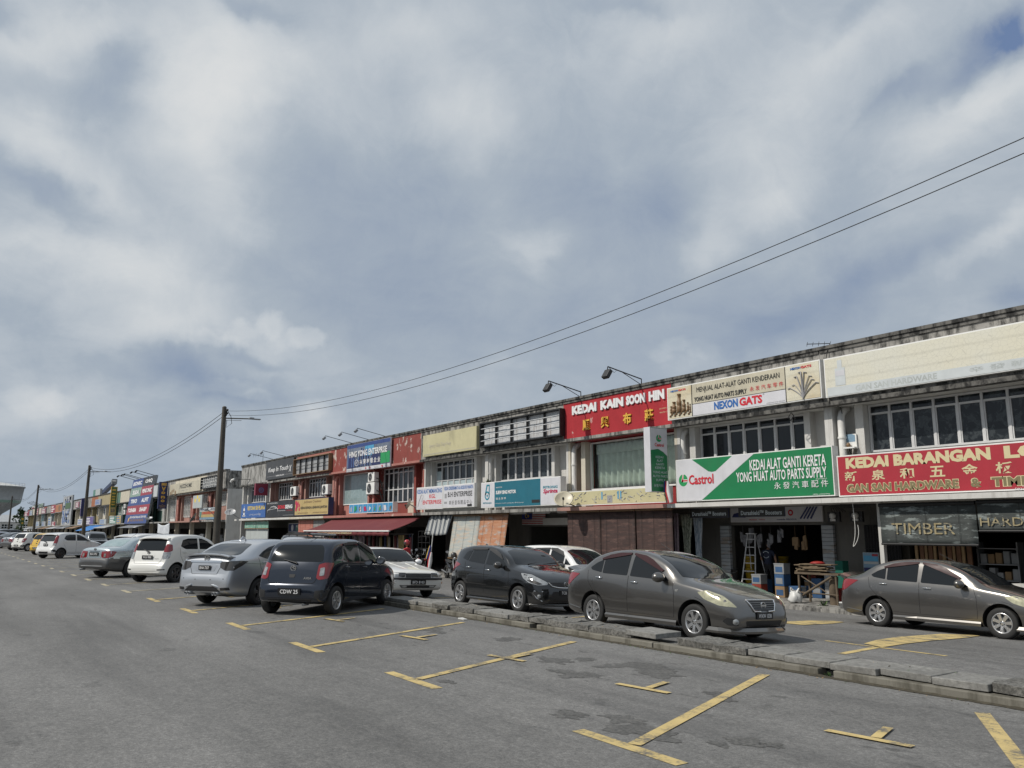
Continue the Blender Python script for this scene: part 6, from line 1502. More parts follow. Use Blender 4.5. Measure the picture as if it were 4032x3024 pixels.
def roundpoly(pts, r, n=4):
 out = []; k = len(pts)
 for i in range(k):
  p = Vector(pts[i]); a = Vector(pts[i-1])-p; b = Vector(pts[(i+1) % k])-p
  d = min(r, a.length*.45, b.length*.45); a = p+a.normalized()*d; b = p+b.normalized()*d
  for j in range(n+1): t = j/n; out.append(tuple(a*(1-t)**2 + p*2*t*(1-t) + b*t*t))
 return out
class Car:
 def __init__(s, sp, paintmat, label, loc, heading, group='parked cars', plate=None, cat='car', name='parked_car', detail=2):
  s.sp = sp; s.L = sp['L']; s.W = sp['W']; s.detail = detail; s.paint = paintmat
  s.t = thing(name, label, cat, loc, R(heading), group)
  s.body(); 
  if plate: s.plate = plate
  s.fit(plate)
 def X(s, u): return s.L/2-u
 def body(s):
  sp = s.sp; L, W = s.L, s.W
  top, bot, wid, bel = pchip(sp['top']), pchip(sp['bot']), pchip(sp['wid']), pchip(sp['belt'])
  s.f_top, s.f_bel, s.f_wid = top, bel, wid
  us = sorted(set([round(L*i/58, 4) for i in range(59)] + [.004, .012, .025, .045, .075, .11, L-.004, L-.012, L-.025, L-.045, L-.075, L-.11] + [round(p[0], 4) for p in sp['top']]))
  us = [u for i, u in enumerate(us) if i == 0 or u-us[i-1] > .003 or u == L]
  tum = sp.get('tum', .30); n = 3
  rows = []
  for u in us:
   zt, zb, w = top(u), bot(u), wid(u)*W/2
   zs = min(bel(u), zt-.02); zs = max(zs, zb+.6*(zt-zb)*.6)
   h = zt-zs; H = zs-zb
   y = sp.get('shoulder', .955)*w
   k = min(1, max(0, (h-.13)/(.34-.13))); k = k*k*(3-2*k)
   yr = y-tum*h
   low = [(0, zb), (.55*w, zb), (.84*w, zb+.012*H), (.945*w, zb+.07*H), (.982*w, zb+.22*H), (w, zb+.45*H), (.998*w, zb+.66*H), (.982*w, zb+.86*H), (y, zs)]
   hood = [(.905*w, zs+.30*h), (.84*w, zs+.55*h), (.74*w, zs+.75*h), (.58*w, zs+.88*h), (.32*w, zs+.97*h), (0, zt)]
   gh = [(y-.30*tum*h-.004, zs+.34*h), (y-.62*tum*h-.008, zs+.66*h), (y-.88*tum*h-.02, zs+.865*h), (y-tum*h-.085, zs+.955*h), (.45*(y-tum*h), zs+.988*h), (0, zt)]
   up = [((1-k)*a[0]+k*b[0], (1-k)*a[1]+k*b[1]) for a, b in zip(hood, gh)]
   ring = crom(low+up, n)
   rows.append([(s.X(u), max(p[0], 0), p[1]) for p in ring])
  m_ = len(rows[0]); b = MB(); vs = []; idx = []
  for r_ in rows:
   a = []
   for j, p in enumerate(r_): a.append(len(vs)); vs.append(p)
   c = [a[0]]
   for j in range(1, m_-1): c.append(len(vs)); vs.append((r_[j][0], -r_[j][1], r_[j][2]))
   c.append(a[-1]); idx.append((a, c))
  fs = []
  for i in range(len(rows)-1):
   (a, c), (a2, c2) = idx[i], idx[i+1]
   for j in range(m_-1):
    fs.append((a[j], a[j+1], a2[j+1], a2[j])); fs.append((c[j], c2[j], c2[j+1], c[j+1]))
  for (a, c), fl in ((idx[0], 0), (idx[-1], 1)):
   loop = a + c[-2:0:-1]; fs.append(tuple(loop if fl else loop[::-1]))
  me = bpy.data.meshes.new('body'); me.from_pydata(vs, [], fs)
  bm = bmesh.new(); bm.from_mesh(me); bmesh.ops.recalc_face_normals(bm, faces=bm.faces[:]); bm.to_mesh(me)
  bmesh.ops.triangulate(bm, faces=bm.faces[:]); s.bvh = BVHTree.FromBMesh(bm); bm.free()
  me.materials.append(MATS[s.paint]); me.materials.append(MATS['black_plastic'])
  me.polygons.foreach_set('use_smooth', [True]*len(me.polygons))
  o = bpy.data.objects.new('body', me); COL.objects.link(o)
  # wheel wells are cut out of the sides
  r = sp['r']; cut = MB(); cut.mi = 1
  s.axles = (sp['fo'], sp['fo']+sp['wb'])
  for ax in s.axles:
   for sd in (-1, 1): cut.lathe([(r+.065, W/2-.30), (r+.065, W/2+.2)], (s.X(ax), 0, r+.012), Y_*sd, 32, cap=True)
  cm = bpy.data.meshes.new('c'); cm.from_pydata([tuple(v) for v in cut.v], [], cut.f)
  cm.materials.append(MATS[s.paint]); cm.materials.append(MATS['black_plastic']); cm.polygons.foreach_set('material_index', [1]*len(cm.polygons))
  bm = bmesh.new(); bm.from_mesh(cm); bmesh.ops.recalc_face_normals(bm, faces=bm.faces[:]); bm.to_mesh(cm); bm.free()
  co = bpy.data.objects.new('c', cm); COL.objects.link(co)
  md = o.modifiers.new('wells', 'BOOLEAN'); md.object = co; md.operation = 'DIFFERENCE'; md.solver = 'EXACT'
  bpy.context.view_layer.update()
  nm = bpy.data.meshes.new_from_object(o.evaluated_get(bpy.context.evaluated_depsgraph_get()))
  o.modifiers.clear(); old = o.data; o.data = nm; bpy.data.meshes.remove(old)
  bpy.data.objects.remove(co); bpy.data.meshes.remove(cm)
  if sp.get('twotone'):
   zc = sp['twotone']; nm.materials.append(MATS[sp['twotone_mat']])
   for p in nm.polygons:
    c = p.center
    if p.material_index == 0 and c.z < zc(s.L/2-c.x): p.material_index = 2
  bm = bmesh.new(); bm.from_mesh(nm)
  for e in bm.edges: e.smooth = not (len(e.link_faces) == 2 and e.calc_face_angle(0) > R(38))
  for f in bm.faces: f.smooth = True
  bm.to_mesh(nm); bm.free()
  o.parent = s.t; s.bo = o; nm.name = 'body'
 # ---- decals: panes, lamps and trims pressed onto the body skin
 def decal(s, pts3, az, mat, name, off=.004, thick=.012, res=.05, parent=None, r=0.0):
  a = R(az); v = Vector((math.cos(a), math.sin(a), 0)); rt = Vector((-math.sin(a), math.cos(a), 0))
  p2 = [(Vector((s.X(p[0]), p[1], 0)).dot(rt), p[2]) for p in pts3]
  if r: p2 = roundpoly(hull(p2), r)
  p2 = hull(p2)
  x0 = min(p[0] for p in p2); x1 = max(p[0] for p in p2); y0 = min(p[1] for p in p2); y1 = max(p[1] for p in p2)
  nx = max(2, int((x1-x0)/res)); ny = max(2, int((y1-y0)/res))
  bm = bmesh.new(); g = [[bm.verts.new((x0+(x1-x0)*i/nx, y0+(y1-y0)*j/ny, 0)) for i in range(nx+1)] for j in range(ny+1)]
  for j in range(ny):
   for i in range(nx): bm.faces.new((g[j][i], g[j][i+1], g[j+1][i+1], g[j+1][i]))
  k = len(p2)
  for i in range(k):
   p, q = Vector((*p2[i], 0)), Vector((*p2[(i+1) % k], 0)); d = q-p
   if d.length < 1e-6: continue
   bmesh.ops.bisect_plane(bm, geom=bm.verts[:]+bm.edges[:]+bm.faces[:], plane_co=p, plane_no=Vector((d.y, -d.x, 0)), clear_outer=True, dist=1e-6)
  bmesh.ops.remove_doubles(bm, verts=bm.verts[:], dist=1e-4)
  bad = []
  for w in bm.verts:
   o = rt*w.co.x + Z_*w.co.y + v*6
   h, nrm, _, _ = s.bvh.ray_cast(o, -v, 12)
   if h is None: bad.append(w); continue
   if nrm.dot(v) < 0: nrm = -nrm
   w.co = h + nrm*off
  if bad: bmesh.ops.delete(bm, geom=bad, context='VERTS')
  if not bm.faces: bm.free(); return None
  bmesh.ops.recalc_face_normals(bm, faces=bm.faces[:])
  c = sum((f.normal.dot(v)*f.calc_area() for f in bm.faces))
  if c < 0: bmesh.ops.reverse_faces(bm, faces=bm.faces[:])
  bm.normal_update()
  nr = {w: w.normal.copy() for w in bm.verts}
  be = [e for e in bm.edges if e.is_boundary]
  ex = bmesh.ops.extrude_edge_only(bm, edges=be)
  for el in ex['geom']:
   if isinstance(el, bmesh.types.BMVert):
    best = min((w for w in nr), key=lambda w: (w.co-el.co).length_squared) if len(nr) < 90 else None
    n_ = nr[best] if best else v
    el.co -= n_*thick
  for e in be: e.smooth = False
  for f in bm.faces: f.smooth = True
  me = bpy.data.meshes.new(name); bm.to_mesh(me); bm.free(); me.materials.append(MATS[mat])
  o = bpy.data.objects.new(name, me); COL.objects.link(o); o.parent = parent or s.t
  return o
 def both(s, uz, mat, name, **k):
  for sd, az in ((1, 90), (-1, -90)): s.decal([(u, sd*.8, z) for u, z in uz], az, mat, name, **k)
 def hit(s, u, y, z, az):
  a = R(az); v = Vector((math.cos(a), math.sin(a), 0)); p = Vector((s.X(u), y, z))
  h, n, _, _ = s.bvh.ray_cast(p+v*6, -v, 12)
  if h is None: return p, v
  return h, (n if n.dot(v) > 0 else -n)
 def seam(s, uz, name='door_gap', r=.0045, mat='dark_void', sides=(1, -1)):
  for sd in sides:
   b = MB(); pts = []
   P = [Vector((u, z)) for u, z in uz]
   for a, c in zip(P, P[1:]):
    k = max(1, int((c-a).length/.07))
    for i in range(k): q = a.lerp(c, i/k); pts.append(s.hit(q.x, sd*.8, q.y, 90*sd)[0])
   pts.append(s.hit(P[-1].x, sd*.8, P[-1].y, 90*sd)[0]); b.tube(pts, r, 4); b.build(name, mat, s.t, local=True)
 def seamf(s, yz, az=180, name='panel_gap', r=.0045, mat='dark_void', u=0):
  b = MB(); pts = []
  P = [Vector((y, z)) for y, z in yz]
  for a, c in zip(P, P[1:]):
   k = max(1, int((c-a).length/.07))
   for i in range(k): q = a.lerp(c, i/k); pts.append(s.hit(u, q.x, q.y, az)[0])
  pts.append(s.hit(u, P[-1].x, P[-1].y, az)[0]); b.tube(pts, r, 5); return b.build(name, mat, s.t, local=True)
 def wheels(s, style, rimmat='rim_silver', rr=None):
  sp = s.sp; r = sp['r']; wd = sp.get('tw', .185); rr = rr or r*.66
  key = (id(sp), style, rimmat)
  if key not in Car.cache:
   b = MB(); pr = [(rr*.98, -wd*.46), (rr*1.06, -wd*.5), (r*.90, -wd*.5), (r*.97, -wd*.44), (r, -wd*.33), (r, wd*.33), (r*.97, wd*.44), (r*.90, wd*.5), (rr*1.06, wd*.5), (rr*.98, wd*.46)]
   b.lathe(pr, (0, 0, 0), Y_, 40)
   for a in np.arange(0, 2*math.pi, 2*math.pi/30):   # tread blocks
    pass
   w = MB(); w.lathe([(rr*1.0, wd*.47), (rr*.955, wd*.50), (rr*.90, wd*.46), (rr*.87, wd*.2), (rr*.85, -wd*.3)], (0, 0, 0), Y_, 40)
   w.lathe([(.001, wd*.36), (.05, wd*.36), (.062, wd*.30), (.065, wd*.05)], (0, 0, 0), Y_, 16)
   spokes = {'seven': 7, 'twin5': 10, 'thin7': 14, 'five': 5, 'mesh': 12, 'plain6': 6, 'cap': 8}[style]
   for i in range(spokes):
    a = 2*math.pi*i/spokes
    if style == 'twin5': a = 2*math.pi*(i//2)/5 + (.19 if i % 2 else -.19)
    if style == 'thin7': a = 2*math.pi*(i//2)/7 + (.13 if i % 2 else -.13)
    hw = {'seven': .034, 'twin5': .021, 'thin7': .015, 'five': .042, 'mesh': .016, 'plain6': .04, 'cap': .05}[style]
    d = Vector((math.cos(a), 0, math.sin(a))); tn = Vector((-math.sin(a), 0, math.cos(a)))
    a2 = a if style != 'twin5' else 2*math.pi*(i//2)/5 + (.07 if i % 2 else -.07)*(-1)
    d0 = Vector((math.cos(a2), 0, math.sin(a2)))
    i0, i1 = d0*.045, d*rr*.93; yo, yi = wd*.44, wd*.30
    vs = []
    for p, hh, yy in ((i0, hw*.75, wd*.38), (i1*.55+i0*.45, hw*.8, wd*.42), (i1, hw*1.15, yo)):
     for sx in (-1, 1): vs.append(p+tn*hh*sx+Y_*yy)
     for sx in (1, -1): vs.append(p+tn*hh*sx*1.15+Y_*(yy-.045))
    w.add(vs, [(4*q+e, 4*q+(e+1) % 4, 4*(q+1)+(e+1) % 4, 4*(q+1)+e) for q in range(2) for e in range(4)] + [(8, 9, 10, 11)], None, False)
   dk = MB(); dk.disc((0, wd*.02, 0), Y_, rr*.86, .02, 28); dk.lathe([(.001, wd*.12), (rr*.62, wd*.12), (rr*.62, wd*.04)], (0, 0, 0), Y_, 24)
   lug = MB()
   for i in range(5): a = 2*math.pi*i/5; lug.lathe([(.011, wd*.34), (.011, wd*.375), (.001, wd*.375)], (.038*math.cos(a), 0, .038*math.sin(a)), Y_, 6)
   Car.cache[key] = (b.build('wheel', 'rubber', None, local=True), w.build('rim', rimmat, None, local=True), dk.build('brake_disc', 'grey_steel', None, local=True), lug.build('wheel_nuts', 'black_steel', None, local=True))
   for c in Car.cache[key]: COL.objects.unlink(c)
  q = random.Random(hash(s.t.name) % 1000)
  for ax in s.axles:
   for sd in (1, -1):
    src = Car.cache[key]
    w = src[0].copy(); COL.objects.link(w); w.parent = s.t
    w.location = (s.X(ax), sd*(s.W/2-wd/2-.015), r); w.rotation_euler = (0, q.uniform(0, 6), 0 if sd > 0 else math.pi)
    for e in src[1:] if s.detail > 0 else src[1:2]: c = e.copy(); COL.objects.link(c); c.parent = w
 def mirrors(s, u, z, mat=None, size=1.0, turn='black_plastic'):
  for sd in (1, -1):
   h, n = s.hit(u+.05, sd*.8, z, 90*sd)
   bm = bmesh.new(); bmesh.ops.create_uvsphere(bm, u_segments=14, v_segments=9, radius=1)
   for v in bm.verts:
    c = v.co.copy(); f = .5+.5*c.x
    v.co = Vector((.085*c.x + (.0 if c.x > -.2 else 0), .115*c.y, .082*c.z*(1-.12*c.x)))
    if c.x < -.35: v.co.x = -.045
   me = bpy.data.meshes.new('side_mirror'); bm.to_mesh(me); bm.free()
   me.polygons.foreach_set('use_smooth', [True]*len(me.polygons)); me.materials.append(MATS[mat or s.paint])
   o = bpy.data.objects.new('side_mirror', me); COL.objects.link(o); o.parent = s.t; o.location = (h.x, h.y+sd*.14, z+.035); o.scale = (size,)*3
   b = MB(); b.tube([(h.x+.01, h.y-sd*.03, z-.02), (h.x, h.y+sd*.07, z)], [.03, .022], 8); b.build('mirror_foot', 'black_plastic', s.t, local=True)
   g = MB(); g.disc((h.x-.047*size-.003, h.y+sd*.14, z+.035), -X_, .065*size, .003, 16, sx=1.3, frame=(Y_, Z_)); g.build('mirror_glass', 'chrome', s.t, local=True)
 def handles(s, uz, mat='chrome', w=.16):
  for u, z in uz:
   for sd in (1, -1):
    b = MB(); pts = []
    for du in (-w/2, -w*.4, 0, w*.4, w/2):
     h, n = s.hit(u+du, sd*.8, z, 90*sd); pts.append(h+n*(.006 if abs(du) > w*.45 else .028))
    b.tube(pts, [.012, .014, .013, .014, .012], 6); b.build('door_handle', mat, s.t, local=True)
 def plateat(s, body, az, z, w=.46, hgt=.115, y=0.0, lines=1, u=0, back='plate_black', out=.012):
  a = R(az); v = Vector((math.cos(a), math.sin(a), 0)); rt = Vector((-math.sin(a), math.cos(a), 0))
  h, n = s.hit(u, y, z, az)
  for dy in (-w*.4, w*.4):
   for dz in (-hgt*.4, hgt*.4):
    h2, _ = s.hit(u, y+dy, z+dz, az)
    if h2.dot(v) > h.dot(v): h = Vector((h2.dot(v)*v.x, h2.dot(v)*v.y, 0)) + rt*h.dot(rt) + Z_*h.z
  c = v*h.dot(v) + rt*(Vector((0, y, 0)).dot(rt)) + Z_*z + v*out
  b = MB(); b.obox(c, rt, Z_, w/2, .008, hgt/2); b.build('number_plate', back, s.t, local=True)
  O = c + v*.0085; b = MB()
  b.text(body, O, rt, Z_, -w*.40, w*.40, -hgt*.30, hgt*.30, lift=.001, bold=.005); b.build('plate_lettering', 'plate_white', s.t, local=True)
 def bar(s, pts, r, name, mat, n=6):
  b = MB(); b.tube(pts, r, n); return b.build(name, mat, s.t, local=True)
 def badge(s, u, y, z, az, r, kind='ring', mat='chrome'):
  a = R(az); v = Vector((math.cos(a), math.sin(a), 0)); rt = Vector((-math.sin(a), math.cos(a), 0)); h, n = s.hit(u, y, z, az)
  c = h+v*.02; b = MB()
  if kind == 'h': 
   for x0, x1, z0, z1 in ((-.75, -.4, -.9, .9), (.4, .75, -.9, .9), (-.4, .4, -.15, .2)): b.poly([c+rt*(r*x)+Z_*(r*zz) for x, zz in ((x0, z0), (x1, z0), (x1, z1), (x0, z1))], v, .02)
   b.ring(c, rt, Z_, r*1.2, r*1.38, .02, 20)
  else:
   b.ring(c, rt, Z_, r*.78, r, .02, 24, sx=1.12)
   if kind == 'bar': b.poly([c+rt*(r*x)+Z_*(r*zz)+v*.004 for x, zz in ((-1.25, -.2), (1.25, -.2), (1.25, .2), (-1.25, .2))], v, .02)
   if kind == 'p':
    b.poly([c+rt*(r*x)+Z_*(r*zz) for x, zz in ((-.75, -.1), (-.1, .55), (.55, .5), (.2, .15), (-.2, .1))], v, .02); b.poly([c+rt*(r*x)+Z_*(r*zz) for x, zz in ((-.3, -.6), (.1, -.05), (.75, .1), (.5, -.35), (.05, -.3))], v, .02)
   if kind == 'v': b.poly([c+rt*(r*x)+Z_*(r*zz) for x, zz in ((-.6, .5), (0, -.7), (.6, .5), (0, .1))], v, .02)
  b.build('badge', mat, s.t, local=True)
 def fit(s, plate): s.sp['fit'](s, plate)
Car.cache = {}
def lamp_pair(c, pts, az, mat, name, **k):
 for sd in (1, -1): c.decal([(u, y*sd, z) for u, y, z in pts], az*sd, mat, name, **k)
# --- saloon with a long arched roof
def fit_almera(c, plate):
 G = 'car_glass'
 c.both([(1.42, .955), (1.62, 1.09), (1.98, 1.275), (2.2, 1.345), (2.39, 1.375), (2.42, .995)], G, 'window', r=.03)
 c.both([(2.50, 1.0), (2.49, 1.375), (2.78, 1.37), (3.02, 1.335), (3.18, 1.29), (3.18, 1.02)], G, 'window', r=.03)
 c.both([(3.215, 1.03), (3.215, 1.28), (3.40, 1.21), (3.56, 1.115), (3.50, 1.07)], G, 'quarter_window', r=.025)
 c.both([(1.62, 1.10), (1.98, 1.285), (2.2, 1.35), (2.41, 1.385), (2.41, 1.415), (2.1, 1.375), (1.9, 1.31), (1.58, 1.13)], 'visor_maroon', 'rain_visor', off=.02, thick=.02); c.both([(2.49, 1.385), (2.78, 1.38), (3.05, 1.335), (3.25, 1.27), (3.26, 1.30), (3.05, 1.37), (2.78, 1.412), (2.49, 1.418)], 'visor_maroon', 'rain_visor', off=.02, thick=.02)
 c.decal([(0, y, z) for y, z in ((-.66, 1.035), (-.4, 1.015), (.4, 1.015), (.66, 1.035), (.61, 1.2), (.545, 1.385), (.3, 1.42), (-.3, 1.42), (-.545, 1.385), (-.61, 1.2))], 0, G, 'windscreen', r=.03)
 c.decal([(0, y, z) for y, z in ((-.62, 1.14), (.62, 1.14), (.5, 1.39), (-.5, 1.39))], 180, G, 'rear_window', r=.04)
 lamp_pair(c, [(.13, .56, .585), (.20, .58, .64), (.38, .62, .76), (.66, .69, .835), (.82, .76, .80), (.62, .80, .69), (.34, .76, .605)], 42, 'yellowed_lens', 'headlight', off=.006, r=.03)
 lamp_pair(c, [(4.32, .60, .98), (4.10, .78, 1.0), (3.88, .82, .985), (4.05, .83, .90), (4.25, .80, .76), (4.36, .66, .72)], 140, 'red_lens', 'taillight', off=.006, r=.03)
 c.decal([(0, y, z) for y, z in ((-.35, .695), (.35, .695), (.24, .53), (-.24, .53))], 0, 'black_plastic', 'grille', r=.04, off=.008)
 for k in range(4):
  z = .56+.034*k; w = .25+.028*k; c.bar([c.hit(0, y, z, 0)[0]+X_*.012 for y in np.linspace(-w, w, 7)], .006, 'grille_bar', 'grey_steel', 5)
 for sd in (1, -1): c.bar([c.hit(0, y*sd, z, 0)[0]+X_*.012 for y, z in ((.365, .70), (.325, .63), (.26, .525), (.1, .518))], .016, 'grille_trim', 'chrome')
 c.bar([c.hit(0, y, .705, 0)[0]+X_*.012 for y in np.linspace(-.36, .36, 9)], .012, 'grille_trim', 'chrome')
 c.badge(0, 0, .615, 0, .058, 'bar')
 c.decal([(0, y, z) for y, z in ((-.48, .37), (.48, .37), (.42, .25), (-.42, .25))], 0, 'black_plastic', 'lower_grille', r=.03)
 lamp_pair(c, [(.12, .60, .40), (.2, .74, .42), (.25, .78, .36), (.2, .72, .30), (.1, .58, .30)], 35, 'black_plastic', 'fog_lamp_bay', r=.02)
 for sd in (1, -1): h, n = c.hit(.1, sd*.64, .355, 35*sd); b = MB(); b.lathe([(.001, .012), (.04, .01), (.05, 0)], h, n, 14); b.build('fog_lamp', 'clear_lens', c.t, local=True)
 # body kit: front lip, side skirt, rear skirt, boot spoiler
 lip = MB(); P = [(.62, .80), (.34, .80), (.16, .70), (.04, .50), (-.015, .25), (-.03, 0)]; P = [(u, y) for u, y in P] + [(u, -y) for u, y in P[-2::-1]]
 vs = []
 for u, y in P: vs += [(c.X(u), y*1.0, .255), (c.X(u-.05), y*1.035, .20), (c.X(u-.045), y*1.03, .165), (c.X(u+.15), y*.9, .17)]
 lip.add(vs, [(4*i+j, 4*i+(j+1) % 4, 4*i+4+(j+1) % 4, 4*i+4+j) for i in range(len(P)-1) for j in range(4)], None, False); lip.build('front_lip', c.paint, c.t, local=True)
 for sd in (1, -1):
  b = MB(); vs = []
  for u in np.linspace(1.22, 3.05, 8): vs += [(c.X(u), sd*.835, .29), (c.X(u), sd*(.853 + .010*(u > 2.6)), .255), (c.X(u), sd*.85, .20), (c.X(u), sd*.74, .19)]
  b.add(vs, [(4*i+j, 4*i+(j+1) % 4, 4*i+4+(j+1) % 4, 4*i+4+j) for i in range(7) for j in range(4)], None, False); b.build('side_skirt', c.paint, c.t, local=True)
  c.bar([c.hit(u, sd*.8, z, 90*sd)[0]+Y_*sd*.008 for u, z in ((3.80, .31), (4.0, .335), (4.2, .355))], .013, 'rear_skirt', c.paint)
  h, n = c.hit(1.22, sd*.8, .80, 90*sd); b = MB(); b.disc(h+n*.004, n, .022, .006, 12, sx=1.7, frame=(X_, Z_)); b.build('side_indicator', 'clear_lens', c.t, local=True)
 b = MB(); vs = []
 for y in np.linspace(-.66, .66, 9): e = .06*(abs(y)/.66)**3; vs += [(c.X(4.22), y, 1.10-e), (c.X(4.40), y, 1.155-e), (c.X(4.42), y, 1.14-e), (c.X(4.36), y, 1.07-e)]
 b.add(vs, [(4*i+j, 4*i+(j+1) % 4, 4*i+4+(j+1) % 4, 4*i+4+j) for i in range(8) for j in range(4)] + [(0, 1, 2, 3), (35, 34, 33, 32)], None, False); b.build('boot_spoiler', c.paint, c.t, local=True)
 c.seam([(1.335, .93), (1.28, .75), (1.27, .45), (1.29, .34)]); c.seam([(2.455, 1.0), (2.45, .36)]); c.seam([(3.62, 1.06), (3.58, .85), (3.46, .72), (3.33, .62), (3.24, .48), (3.18, .37)]); c.seam([(1.29, .34), (2.45, .345), (3.18, .36)], r=.0035)
 c.seam([(.60, .655), (.80, .715)], name='bumper_gap', r=.004)
 c.handles([(2.28, .885), (3.26, .93)]); c.mirrors(1.50, .975, 'paint_bronze', 1.12); c.wheels('seven')
 if plate: c.plateat(plate, 0, .45, .42, .11)
 c.bar([(c.X(2.05), 0, 1.46), (c.X(2.38), 0, 1.62)], .005, 'aerial', 'black_plastic', 4)
 for y0 in (-.35, .1): c.bar([(c.X(1.16), y0, 1.04), (c.X(1.24), y0+.25, 1.065), (c.X(1.30), y0+.5, 1.09)], .009, 'wiper', 'black_plastic', 5)
M('visor_maroon', (.04, .013, .013), .2)
ALM = dict(L=4.425, W=1.695, wb=2.60, fo=.83, r=.298, tw=.185, fit=fit_almera, tum=.31,
 top=[(0, .46), (.015, .56), (.05, .655), (.12, .725), (.35, .83), (.7, .94), (1.12, 1.03), (1.35, 1.15), (1.65, 1.305), (1.98, 1.425), (2.3, 1.485), (2.62, 1.50), (3.0, 1.475), (3.35, 1.395), (3.7, 1.25), (4.0, 1.13), (4.25, 1.09), (4.35, 1.05), (4.39, .93), (4.412, .75), (4.425, .52)],
 bot=[(0, .36), (.03, .27), (.12, .21), (.5, .185), (3.9, .19), (4.3, .25), (4.40, .31), (4.425, .38)],
 wid=[(0, .60), (.012, .70), (.05, .79), (.13, .875), (.3, .945), (.6, .985), (1.1, 1.0), (3.3, 1.0), (3.8, .985), (4.1, .945), (4.28, .885), (4.38, .80), (4.413, .70), (4.425, .60)],
 belt=[(0, .44), (.1, .62), (.4, .76), (.8, .855), (1.4, .925), (2.5, .975), (3.4, 1.01), (4.0, 1.0), (4.3, .93), (4.425, .5)])
def common(c, win, ws, rw, glass='car_glass', vis=None, seams=(), handles=(), mirror=None, hm='chrome', quarter=None, mirmat=None):
 for p in win: c.both(p, glass, 'window', r=.03)
 if quarter: c.both(quarter, glass, 'quarter_window', r=.025)
 if vis:
  for p in vis: c.both(p, 'black_plastic', 'rain_visor', off=.02, thick=.02)
 c.decal([(0, y*sd, z) for y, z in ws for sd in (1, -1)], 0, glass, 'windscreen', r=.035)
 if rw: c.decal([(0, y*sd, z) for y, z in rw for sd in (1, -1)], 180, glass, 'rear_window', r=.05)
 if c.detail > 0:
  for p in seams: c.seam(p)
  c.handles(handles, hm)
 if mirror: c.mirrors(*mirror, mirmat)
def wiper_rear(c, y0, z0, y1, z1):
 a = c.hit(0, y0, z0, 180)[0]; b_ = c.hit(0, y1, z1, 180)[0]
 c.bar([a-X_*.03, (a+b_)/2-X_*.035, b_-X_*.02], [.02, .011, .008], 'wiper', 'black_plastic', 6)
def roof_spoiler(c, u0, u1, z, w, mat=None, drop=.03, thick=.05):
 b = MB(); vs = []
 for y in np.linspace(-w, w, 11):
  e = .05*(abs(y)/w)**3; vs += [(c.X(u0), y, z+.012-e), (c.X(u1)+.03*(abs(y)/w)**4, y, z-drop-e), (c.X(u1)+.03*(abs(y)/w)**4, y, z-drop-thick-e), (c.X(u0), y, z-thick-.02-e)]
 b.add(vs, [(4*i+j, 4*i+(j+1) % 4, 4*i+4+(j+1) % 4, 4*i+4+j) for i in range(10) for j in range(4)] + [(0, 1, 2, 3), (43, 42, 41, 40)], None, False)
 o = b.build('roof_spoiler', mat or c.paint, c.t, local=True); bv = o.modifiers.new('bevel', 'BEVEL'); bv.width = .012; bv.segments = 2; bv.limit_method = 'ANGLE'
def exhaust(c, u, y, z, r=.03):
 b = MB(); b.lathe([(r*.8, -.03), (r*.8, .12), (r, .12), (r, -.1)], (c.X(u), y, z), -X_, 14); b.build('exhaust_pipe', 'grey_steel', c.t, local=True)
